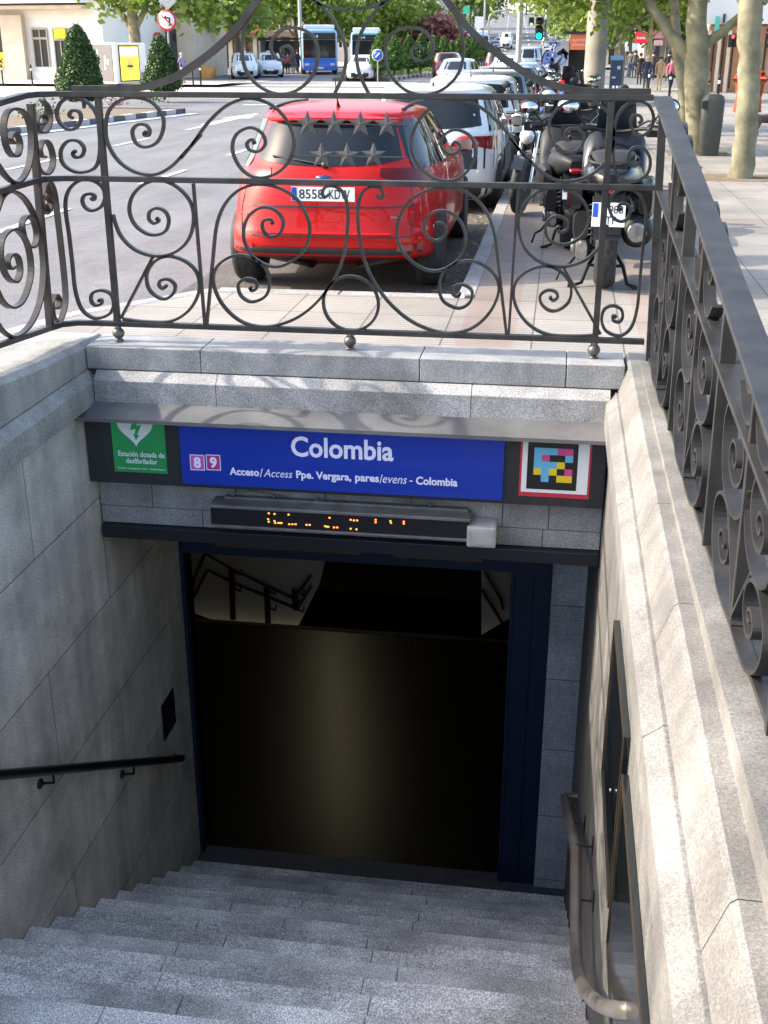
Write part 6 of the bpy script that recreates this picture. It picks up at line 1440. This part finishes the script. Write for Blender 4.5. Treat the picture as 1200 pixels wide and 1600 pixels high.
# ================================================================== PEOPLE
M_skin = mat('skin', (.50, .29, .20), .55); M_hair = mat('dark_hair', (.02, .014, .01), .7); M_hairr = mat('auburn_hair', (.14, .04, .015), .7); M_hairg = mat('grey_hair', (.4, .38, .36), .7)
def cloth(n, c): return mat('cloth_'+n, c, .85, 0, tuple(k*.8 for k in c), 14.)
C_navy, C_black, C_tan, C_pink, C_orange, C_lilac, C_beige, C_grey, C_red, C_jean, C_olive = [cloth(n, c) for n, c in (('navy', (.02, .03, .07)), ('black', (.015, .015, .017)), ('tan', (.45, .30, .16)), ('pink', (.55, .12, .16)), ('orange', (.36, .06, .018)), ('lilac', (.28, .20, .38)), ('beige', (.50, .38, .20)), ('grey', (.14, .14, .15)), ('red', (.45, .02, .03)), ('jeans', (.05, .08, .16)), ('olive', (.08, .07, .05)))]
def person(loc, rz, h, top, bot, label, hair=None, shoe=None, stride=.25, arm=.12, group='pedestrians', long_coat=False, longhair=False, bulk=1., coat_w=1.):
    k = h/1.72; t = empty('person', tuple(loc), label, 'person', group, radians(rz))
    s = stride
    V = [(0, 0, .95), (0, .0, 1.12), (0, 0, 1.30), (0, .0, 1.42), (0, -.01, 1.52), (0, -.02, 1.60), (0, -.02, 1.69),
         (-.09, 0, .90), (-.10, -s*.45-.02, .50), (-.10, -s*.9, .09), (-.10, -s*.9-.15, .05),
         (.09, 0, .90), (.10, s*.35-.03, .50), (.10, s*.9, .12), (.10, s*.9-.13, .04),
         (-.17, 0, 1.40), (-.23, arm*.5, 1.16), (-.24, -arm*.4, .93), (-.245, -arm*.6-.02, .84), (.17, 0, 1.40), (.23, -arm*.5, 1.16), (.24, -arm*1.3, .94), (.245, -arm*1.5, .86)]
    E_ = [(0, 1), (1, 2), (2, 3), (3, 4), (4, 5), (5, 6), (0, 7), (7, 8), (8, 9), (9, 10), (0, 11), (11, 12), (12, 13), (13, 14), (3, 15), (15, 16), (16, 17), (17, 18), (3, 19), (19, 20), (20, 21), (21, 22)]
    Rr = [.145, .135, .155, .10, .055, .095, .07, .10, .065, .045, .04, .10, .065, .045, .04, .075, .052, .038, .032, .075, .052, .038, .032]
    me = bpy.data.meshes.new('body'); me.from_pydata([(x*k, y*k, z*k) for x, y, z in V], E_, []); o = bpy.data.objects.new('body', me); COL.objects.link(o)
    sk = o.modifiers.new('skin', 'SKIN'); o.modifiers.new('sub', 'SUBSURF').levels = 1
    for i, v in enumerate(me.skin_vertices[0].data):
        b_ = bulk if i in (1, 2, 3, 15, 16, 19, 20) else 1
        v.radius = (Rr[i]*k*b_*(1.15 if i in (0, 1, 2) else 1), Rr[i]*k*(b_*.8 if i in (0, 1, 2, 3) else b_))
    me.skin_vertices[0].data[0].use_root = True
    bpy.context.view_layer.update(); m2 = bpy.data.meshes.new_from_object(o.evaluated_get(bpy.context.evaluated_depsgraph_get())); m2.name = 'body'
    bpy.data.objects.remove(o); o = bpy.data.objects.new('body', m2); COL.objects.link(o); o.parent = t
    m2.materials.clear()
    for m in (top, bot, M_skin, shoe or C_black): m2.materials.append(m)
    for f in m2.polygons:
        c = f.center/k; z = c.z; f.use_smooth = True
        if z > 1.475: i = 2
        elif abs(c.x) > .19 and z < .93: i = 2
        elif z < .10: i = 3
        elif z < (.62 if long_coat else .93) and abs(c.x) < .19+(.0 if z < .9 else .02): i = 1
        else: i = 0
        f.material_index = i
    hm = hair or M_hair; mb = MB(); mb.ball((0, .012*k, 1.655*k), .105*k, .115*k, .105*k, 12, 8)
    if longhair: mb.ball((0, .06*k, 1.52*k), .11*k, .07*k, .16*k, 12, 8)
    q = mb.build('hair', hm); q.parent = t
    mb = MB()
    for sg in (-1, 1): mb.ball((sg*.033*k, -.108*k, 1.625*k), .010*k, n=6, m=4)
    q = mb.build('eyes', M_blackp); q.parent = t
    mb = MB(); mb.ball((0, -.115*k, 1.59*k), .014*k, .022*k, .022*k, 6, 4); mb.ball((0, -.103*k, 1.55*k), .028*k, .01*k, .008*k, 8, 4); q = mb.build('face', M_skin); q.parent = t
    if long_coat:
        mb = MB(); mb.loft([[Vector((r*coat_w*k*cos(a), r*.72*k*sin(a), z*k)) for a in [2*pi*i/16 for i in range(16)]] for z, r in ((.60, .25), (.8, .23), (1.0, .20), (1.15, .175))], cap=False); q = mb.build('coat', top); q.parent = t
    return t
def ped(px, py, hpx, rz, *a, **k_):
    p = G(px, py, PAVE); return person(p, rz, hpx*p.y/1944., *a, **k_)
ped(1008, 141, 49, 0, C_navy, C_navy, 'person in a navy coat walking towards the viewer past the white topped bollard', M_hairg, long_coat=True)
ped(1029, 141, 48, 0, C_tan, C_beige, 'person dressed all in tan walking between the one in navy and the one in pink')
ped(1046, 146, 51, 15, C_pink, C_black, 'person in a pink top and black trousers striding with a bag', longhair=True, stride=.34)
ped(998, 133, 46, 180, C_black, C_black, 'person in black walking away left of the navy coat', long_coat=True)
ped(990, 122, 40, 180, C_olive, C_black, 'person in dark olive furthest left on the right pavement', group='pedestrians')
ped(983, 119, 36, 180, C_grey, C_jean, 'person in grey at the back of the pavement crowd')
ped(1018, 126, 42, 180, C_olive, C_navy, 'person in an olive jacket walking away behind the tan figure')
ped(1042, 128, 44, 180, C_black, C_navy, 'person in black half hidden behind the pink top')
ped(1156, 178, 86, 160, C_navy, C_jean, 'person in a dark navy jacket left of the nearest trunk', group='pedestrians', stride=.2)
p = G(1162, 219, PAVE); person(p, 165, 119*p.y/1944, C_orange, C_black, 'person in a wide orange jacket behind the nearest plane trunk, with a dog', bulk=2.1, long_coat=True, arm=.2, stride=.3, coat_w=1.25)
ped(286, 130, 46, 60, C_lilac, C_grey, 'person in lilac standing by the far kerb right of the smaller conical shrub', M_hairg)
for i, (px, py, hp, c, b_, lab) in enumerate(((432, 117, 34, C_black, C_jean, 'leftmost person waiting at the bus stop, in black'), (441, 116, 36, C_grey, C_black, 'person in a grey top at the middle of the bus stop queue'), (450, 117, 33, C_red, C_black, 'person in dark red waiting at the bus stop'), (458, 116, 32, C_olive, C_grey, 'rightmost person of the bus stop queue, in olive'), (465, 114, 34, C_navy, C_black, 'person in navy standing next to the bus door'))):
    ped(px, py, hp, 20*i-30, c, b_, lab, group='people at the bus stop', stride=.08)
p = G(834, 124, ROAD); person(p, 180, 41*p.y/1944, C_black, C_grey, 'person in black and grey beside the green traffic light', M_hairr, stride=.15)
ped(912, 165, 70, -30, cloth('brown', (.16, .04, .03)), C_black, 'red haired person in a brown jacket in front of the kiosk opening', M_hairr, stride=.1, longhair=True)
ped(901, 158, 62, 20, C_olive, C_grey, 'person in olive half hidden at the kiosk opening', stride=.1)
# dog
p = G(1196, 213, PAVE); t = empty('dog', tuple(p), 'small dark shaggy dog on a lead at the right edge beside the person in orange', 'dog', None, radians(-70))
me = bpy.data.meshes.new('body')
V = [(0, 0, .36), (0, .15, .36), (0, .3, .37), (0, .36, .44), (0, .44, .50), (0, .54, .47), (0, -.15, .36), (0, -.27, .37), (0, -.36, .48), (.07, .28, .24), (.07, .27, .12), (.07, .30, .015), (-.07, .28, .24), (-.07, .30, .12), (-.07, .33, .015),
     (.07, -.22, .26), (.07, -.27, .13), (.07, -.22, .015), (-.07, -.22, .26), (-.07, -.27, .13), (-.07, -.24, .015)]
me.from_pydata(V, [(0, 1), (1, 2), (2, 3), (3, 4), (4, 5), (0, 6), (6, 7), (7, 8), (2, 9), (9, 10), (10, 11), (2, 12), (12, 13), (13, 14), (7, 15), (15, 16), (16, 17), (7, 18), (18, 19), (19, 20)], [])
o = bpy.data.objects.new('body', me); COL.objects.link(o); o.modifiers.new('skin', 'SKIN'); o.modifiers.new('s', 'SUBSURF').levels = 1
RR = [.10, .11, .11, .07, .075, .035, .09, .09, .025, .05, .028, .03, .05, .028, .03, .055, .028, .03, .055, .028, .03]
for i, v in enumerate(me.skin_vertices[0].data): v.radius = (RR[i], RR[i])
me.skin_vertices[0].data[0].use_root = True
bpy.context.view_layer.update(); m2 = bpy.data.meshes.new_from_object(o.evaluated_get(bpy.context.evaluated_depsgraph_get())); bpy.data.objects.remove(o)
o = bpy.data.objects.new('body', m2); m2.materials.clear(); m2.materials.append(mat('dog_fur', (.05, .035, .025), .9, 0, (.12, .08, .05), 30., .6)); COL.objects.link(o); o.parent = t
mb = MB()
for sg in (-1, 1): mb.ball((sg*.06, .42, .50), .02, .035, .05, 8, 6)
o = mb.build('ears', mat('dog_fur', (.05, .035, .025))); o.parent = t

# ================================================================== MOTORBIKES
M_mblk = mat('bike_black', (.005, .005, .006), .25, coat=.3, spec=.4); M_msat = mat('bike_satin', (.010, .010, .011), .55, spec=.35); M_seat = mat('bike_seat', (.007, .0065, .0065), .75, bump=.2, scale=60.)
M_alum = mat('bike_alloy', (.38, .37, .36), .35, .85, (.25, .24, .23), 20.); M_bglass = mat('bike_screen', (.02, .025, .03), .05, spec=.6); M_mirr = mat('mirror_glass', (.75, .78, .8), .02, 1.)
def wheelmb(mb, c, r, w_, n=28):
    mb.lathe([(r*.68, -w_*.42), (r*.86, -w_*.5), (r*.96, -w_*.36), (r, -w_*.1), (r, w_*.1), (r*.96, w_*.36), (r*.86, w_*.5), (r*.68, w_*.42)], c, 'X', n)
def rimmb(mb, c, r, w_, n=5):
    mb.lathe([(r*.60, -w_*.4), (r*.70, -w_*.42), (r*.70, w_*.42), (r*.60, w_*.4)], c, 'X', 24)
    mb.lathe([(0, -w_*.55), (r*.16, -w_*.55), (r*.16, w_*.55), (0, w_*.55)], c, 'X', 12)
    for k in range(n):
        a = 2*pi*k/n; mb.obox((c[0], c[1]+sin(a)*r*.38, c[2]+cos(a)*r*.38), w_*.35, r*.12, r*.52, Matrix.Rotation(-a, 3, 'X'))
def rrect(w_, h_, y, z, n=24, p=3.2, x=0): return [Vector((x+w_*math.copysign(abs(cos(a))**(2/p), cos(a)), y, z+h_*math.copysign(abs(sin(a))**(2/p), sin(a)))) for a in [2*pi*k/n for k in range(n)]]
def scooter(loc, rz, label, detailed=True, body=M_mblk, group=None, scale=1.):
    t = empty('scooter', tuple(loc), label, 'scooter', group, rz); t.scale = (scale,)*3
    def add(mb, nm, m, par=None, bevel=0): o = mb.build(nm, m, None, bevel=bevel); o.parent = par or t; return o
    mb = MB(); wheelmb(mb, (0, 0, .30), .30, .16); rw2 = add(mb, 'wheel', M_tyre)
    mb = MB(); rimmb(mb, (0, 0, .30), .30, .13); add(mb, 'rim', M_msat, rw2)
    mb = MB(); wheelmb(mb, (0, 1.48, .30), .30, .13); fw2 = add(mb, 'wheel', M_tyre)
    mb = MB(); rimmb(mb, (0, 1.48, .30), .30, .11); add(mb, 'rim', M_alum, fw2)
    mb = MB(); mb.loft([rrect(.05, .04, -.34, .80), rrect(.13, .085, -.28, .80), rrect(.19, .12, -.05, .78), rrect(.23, .16, .25, .74), rrect(.21, .18, .6, .66), rrect(.18, .15, .8, .56)]); add(mb, 'tail_body', body)
    mb = MB(); mb.loft([rrect(.10, .03, -.22, .90), rrect(.15, .05, -.1, .93), rrect(.17, .06, .2, .92), rrect(.16, .05, .32, .88), rrect(.19, .05, .5, .85), rrect(.14, .06, .85, .84)]); add(mb, 'seat', M_seat)
    mb = MB()
    for sg in (-1, 1): mb.tube(catmull([(sg*.14, .15, .93), (sg*.17, -.08, .95), (sg*.15, -.26, .93), (sg*.07, -.32, .92)], 5), .013, 8)
    mb.tube([(-.07, -.32, .92), (.07, -.32, .92)], .013, 8); add(mb, 'grab_rail', M_msat)
    mb = MB(); mb.loft([rrect(.05, .014, -.36, .74, x=0), rrect(.06, .02, -.34, .755), rrect(.06, .016, -.30, .77)]); add(mb, 'tail_light', M_tail)
    # mudguard and plate
    mb = MB(); mb.grid(lambda u, v: Vector(((2*u-1)*(.11-.02*v), -.25-.14*v+.05*v*v-.02*(2*u-1)**2*0, .74-.30*v)), 6, 6); mb.grid(lambda u, v: Vector(((2*u-1)*.10, -.24-.10*v, .70-.30*v)), 6, 6); add(mb, 'mudguard', M_msat)
    mb = MB(); mb.obox((0, -.395, .585), .23, .006, .165, Matrix.Rotation(radians(-14), 3, 'X')); pl = add(mb, 'number_plate', M_platew)
    R14 = Matrix.Rotation(radians(-14), 3, 'X'); mb = MB(); mb.obox(Vector((-.092, -.395, .585))+R14@Vector((0, -.0045, .03)), .036, .002, .095, R14); add(mb, 'plate_band', M_plateb, pl)
    if detailed:
        mb = MB(); U_, V_, N_ = R14@Vector((1, 0, 0)), R14@Vector((0, 0, 1)), R14@Vector((0, -1, 0)); c = Vector((0, -.395, .585))
        put_text(mb, '988', c+U_*(.0)+V_*.008+N_*.005, U_, V_, N_, .10, .055, .01, 0, .001); put_text(mb, 'TF', c+U_*(-.02)+V_*(-.066)+N_*.005, U_, V_, N_, .075, .055, .01, 0, .001); add(mb, 'plate_number', M_blackp, pl)
    # engine side, air box, shock
    mb = MB(); mb.loft([rrect(.055, .10, -.12, .47, x=-.19), rrect(.07, .13, -.05, .47, x=-.19), rrect(.07, .13, .28, .48, x=-.19)]); add(mb, 'air_box', M_msat)
    mb = MB(); mb.loft([rrect(.03, .06, -.14, .29, x=-.17), rrect(.06, .09, -.08, .29, x=-.17), rrect(.06, .09, .2, .30, x=-.17), rrect(.05, .07, .5, .34, x=-.16)]); mb.lathe([(0, -.03), (.06, -.03), (.05, -.06), (0, -.06)], (-.205, .0, .30), 'X', 16); add(mb, 'engine_case', M_alum)
    mb = MB(); mb.tube([(-.11+.032*cos(a), -.13+.032*sin(a), .38+a*.0068) for a in [i*.5 for i in range(75)]], .007, 5); mb.tube([(-.11, -.13, .34), (-.11, -.13, .68)], .014, 8); add(mb, 'shock_absorber', M_msat)
    mb = MB(); P = [(.20, .62, .28), (.20, .35, .33), (.20, .2, .38)]; mb.tube(catmull(P, 4), .03, 10)
    mb.lathe([(.05, .28), (.10, .2), (.115, .05), (.115, -.16), (.085, -.21), (0, -.21)], (.21, 0, .44), 'Y', 22); ex = add(mb, 'exhaust', M_msat)
    mb = MB(); mb.lathe([(.055, -.222), (.07, -.222), (.07, -.212), (.055, -.212)], (.21, 0, .44), 'Y', 20); mb.box(.200, .216, -.222, -.211, .40, .48); add(mb, 'exhaust_tip', M_alum, ex)
    # side cases / panniers of dark plastic
    mb = MB(); mb.loft([rrect(.05, .10, -.16, .66, x=.25), rrect(.075, .14, -.08, .66, x=.25), rrect(.085, .15, .3, .64, x=.26), rrect(.05, .11, .5, .62, x=.24)]); add(mb, 'side_panel', body)
    mb = MB(); mb.loft([rrect(.04, .08, -.12, .66, x=-.24), rrect(.06, .12, -.04, .66, x=-.25), rrect(.07, .12, .3, .64, x=-.26), rrect(.05, .09, .5, .62, x=-.24)]); add(mb, 'side_panel', body)
    # stand
    mb = MB()
    for sg in (-1, 1): mb.tube([(sg*.05, .12, .26), (sg*.13, .06, .15), (sg*.17, -.02, .03), (sg*.24, -.05, .012)], .014, 8); mb.obox((sg*.24, -.05, .012), .06, .05, .02)
    mb.tube([(-.13, .06, .15), (.13, .06, .15)], .012, 8); mb.tube([(-.2, .1, .25), (-.27, .02, .16), (-.33, -.04, .14), (-.36, -.06, .05)], .011, 8); add(mb, 'centre_stand', M_msat)
    # front
    mb = MB(); mb.loft([rrect(.22, .10, .80, .36), rrect(.24, .10, 1.0, .38), rrect(.26, .22, 1.12, .60), rrect(.26, .24, 1.22, .82), rrect(.20, .14, 1.38, .92), rrect(.08, .06, 1.52, .90)]); add(mb, 'front_fairing', body)
    mb = MB(); mb.grid(lambda u, v: Vector(((2*u-1)*(.17-.04*v), 1.32-.20*v+.07*(1-(2*u-1)**2), 1.0+.36*v)), 8, 5); add(mb, 'windscreen', M_bglass)
    mb = MB(); mb.tube(catmull([(-.36, .98, 1.06), (-.22, 1.06, 1.07), (0, 1.14, 1.04), (.22, 1.06, 1.07), (.36, .98, 1.06)], 5), .014, 8)
    for sg in (-1, 1): mb.tube([(sg*.25, 1.05, 1.07), (sg*.37, .97, 1.06)], .021, 10); mb.obox((sg*.34, 1.09, 1.05), .2, .03, .09)
    add(mb, 'handlebar', M_msat)
    for sg in (-1, 1):
        mb = MB(); mb.tube([(sg*.24, 1.08, 1.08), (sg*.33, 1.08, 1.18), (sg*.37, 1.06, 1.22)], .009, 6); mb.ball((sg*.39, 1.07, 1.24), .095, .035, .065, 14, 8); mr_ = add(mb, 'mirror', M_msat)
        mb = MB(); mb.lathe([(0, 0), (1, 0), (1, .004), (0, .004)], (0, 0, 0), 'Y', 18); mb.v = [(sg*.39+x*.082, 1.032+y+z*.012, 1.24+z*.052) for x, y, z in mb.v]; add(mb, 'mirror_glass', M_mirr, mr_)
    mb = MB()
    for sg in (-1, 1): mb.tube([(sg*.09, 1.48, .30), (sg*.09, 1.34, .75)], .022, 8)
    mb.grid(lambda u, v: Vector(((2*u-1)*.08, 1.48+.33*cos(pi*(.15+.7*v)), .30+.33*sin(pi*(.15+.7*v)))), 4, 10); add(mb, 'front_fork', M_msat)
    return t
def motorcycle(loc, rz, label, col=M_mblk, group=None, scale=1., lean=-.06, chrome=M_chrome):
    t = empty('motorcycle', tuple(loc), label, 'motorcycle', group, rz); t.rotation_euler = (0, lean, rz); t.scale = (scale,)*3
    def add(mb, nm, m, par=None, bevel=0): o = mb.build(nm, m, None, bevel=bevel); o.parent = par or t; return o
    for y in (0, 1.46):
        mb = MB(); wheelmb(mb, (0, y, .32), .32, .13 if y == 0 else .11); q = add(mb, 'wheel', M_tyre); mb = MB(); rimmb(mb, (0, y, .32), .32, .09, 7); mb.lathe([(.11, .05), (.14, .05), (.14, .056), (.11, .056)], (0, y, .32), 'X', 20); add(mb, 'rim', M_alum, q)
    mb = MB()
    for sg in (-1, 1): mb.tube([(sg*.09, 1.46, .32), (sg*.09, 1.24, .95)], .021, 10); mb.tube([(sg*.09, 1.46, .32), (sg*.09, 1.38, .56)], .030, 10)
    add(mb, 'front_fork', chrome)
    mb = MB(); mb.grid(lambda u, v: Vector(((2*u-1)*.065, 1.46+.35*cos(pi*(.2+.55*v)), .32+.35*sin(pi*(.2+.55*v)))), 4, 10); add(mb, 'mudguard', col)
    mb = MB(); mb.lathe([(0, .02), (.07, .03), (.095, .08), (.1, .14), (.09, .16), (0, .17)], (0, 1.24, .86), 'Y', 20); hl = add(mb, 'headlight', col); mb = MB(); mb.lathe([(0, .171), (.085, .171), (.085, .178), (0, .18)], (0, 1.24, .86), 'Y', 20); add(mb, 'lens', M_head, hl)
    mb = MB(); mb.loft([rrect(.04, .04, 1.08, .84), rrect(.13, .11, .98, .82), rrect(.15, .12, .75, .80), rrect(.10, .07, .50, .78)]); add(mb, 'fuel_tank', col)
    mb = MB(); mb.loft([rrect(.08, .03, .55, .77), rrect(.14, .04, .35, .76), rrect(.13, .04, .05, .80), rrect(.07, .03, -.2, .86)]); add(mb, 'seat', M_seat)
    mb = MB(); mb.loft([rrect(.13, .10, .42, .38), rrect(.17, .16, .55, .42), rrect(.16, .18, .80, .44), rrect(.10, .12, .95, .44)])
    for k in range(5): mb.obox((0, .72+.0*k, .50+.035*k), .30, .30, .012)
    add(mb, 'engine', M_alum)
    mb = MB(); mb.tube(catmull([(.12, .95, .50), (.17, 1.02, .32), (.19, .8, .22), (.19, .4, .22), (.19, -.1, .28)], 5), .028, 10); mb.tube([(.19, .2, .25), (.20, -.28, .30)], .05, 12); add(mb, 'exhaust', chrome)
    mb = MB()
    for a, b in (((0, 1.2, .92), (0, .5, .70)), ((0, 1.18, .85), (0, .9, .32)), ((0, .9, .32), (0, .35, .30)), ((-.1, .4, .34), (-.1, 0, .32)), ((.1, .4, .34), (.1, 0, .32)), ((0, .45, .7), (0, .3, .34)), ((-.12, .05, .36), (-.12, .1, .72)), ((.12, .05, .36), (.12, .1, .72))): mb.tube([a, b], .02, 8)
    mb.tube([(-.1, .6, .3), (-.26, .55, .01)], .012, 6); add(mb, 'frame', M_msat)
    mb = MB(); mb.tube(catmull([(-.40, .92, 1.06), (-.2, 1.08, 1.08), (0, 1.18, 1.0), (.2, 1.08, 1.08), (.40, .92, 1.06)], 5), .012, 8)
    for sg in (-1, 1): mb.tube([(sg*.3, 1.0, 1.07), (sg*.41, .91, 1.06)], .019, 8); mb.tube([(sg*.28, 1.02, 1.08), (sg*.34, 1.06, 1.24)], .007, 6); mb.ball((sg*.36, 1.06, 1.27), .07, .025, .05, 12, 8)
    add(mb, 'handlebar', M_msat)
    mb = MB(); mb.ball((0, -.24, .83), .05, .03, .035, 10, 6); add(mb, 'tail_light', M_tail)
    mb = MB(); mb.obox((0, -.30, .60), .22, .006, .16); add(mb, 'number_plate', M_platew)
    return t
p = G(944, 452, PAVE); p.y += .10
scooter(p, radians(-3), 'big black scooter on its centre stand right behind the railing post, plate towards the viewer', scale=1.08)
motorcycle(gpd(872, 14.0)+Vector((0, 1.2, .13)), radians(166), 'black motorcycle with chrome fork parked left of the big scooter, nose to the viewer', chrome=M_chrome)
scooter(gpd(907, 11.5)+Vector((0, 0, .13)), radians(4), 'black scooter squeezed between the big scooter and the chrome fork motorcycle', False, M_msat, 'motorbikes along the kerb')
motorcycle(gpd(975, 11.9)+Vector((0, 0, .13)), radians(-12), 'black motorcycle just beyond the big scooter on its pavement side', group='motorbikes along the kerb')
motorcycle(gpd(862, 17.6)+Vector((0, 1.2, .13)), radians(160), 'black motorcycle with its front wheel turned to the kerb, behind the chrome fork one', group='motorbikes along the kerb')
scooter(gpd(893, 14.6)+Vector((0, 0, .13)), radians(-8), 'black scooter with dark fairing hidden behind the squeezed in scooter', False, group='motorbikes along the kerb')
motorcycle(gpd(935, 15.4)+Vector((0, 0, .13)), radians(-6), 'dark motorcycle in front of the thick concrete column', M_msat, 'motorbikes along the kerb')
motorcycle(gpd(892, 19.0)+Vector((0, 0, .13)), radians(10), 'silver and black motorcycle left of the concrete column', mat('bike_silver', (.4, .4, .42), .3, .6), 'motorbikes along the kerb')
scooter(gpd(876, 22.0)+Vector((0, 0, .13)), radians(-12), 'dark blue scooter parked left of the concrete column', False, mat('scooter_blue', (.02, .06, .22), .3, coat=.5), 'motorbikes along the kerb')
scooter(gpd(896, 23)+Vector((0, 0, .13)), radians(-5), 'black scooter parked in front of the kiosk', False, M_mblk, 'motorbikes along the kerb')
motorcycle(gpd(866, 25)+Vector((0, 0, .13)), radians(-14), 'black motorcycle parked before the graffitied kiosk wall', group='motorbikes along the kerb')
scooter(gpd(884, 29)+Vector((0, 0, .13)), radians(-5), 'red scooter parked nearest the kiosk', False, P_red, 'motorbikes along the kerb')
scooter(gpd(856, 31)+Vector((0, 0, .13)), radians(-10), 'white scooter parked furthest along the kerb', False, P_white, 'motorbikes along the kerb')
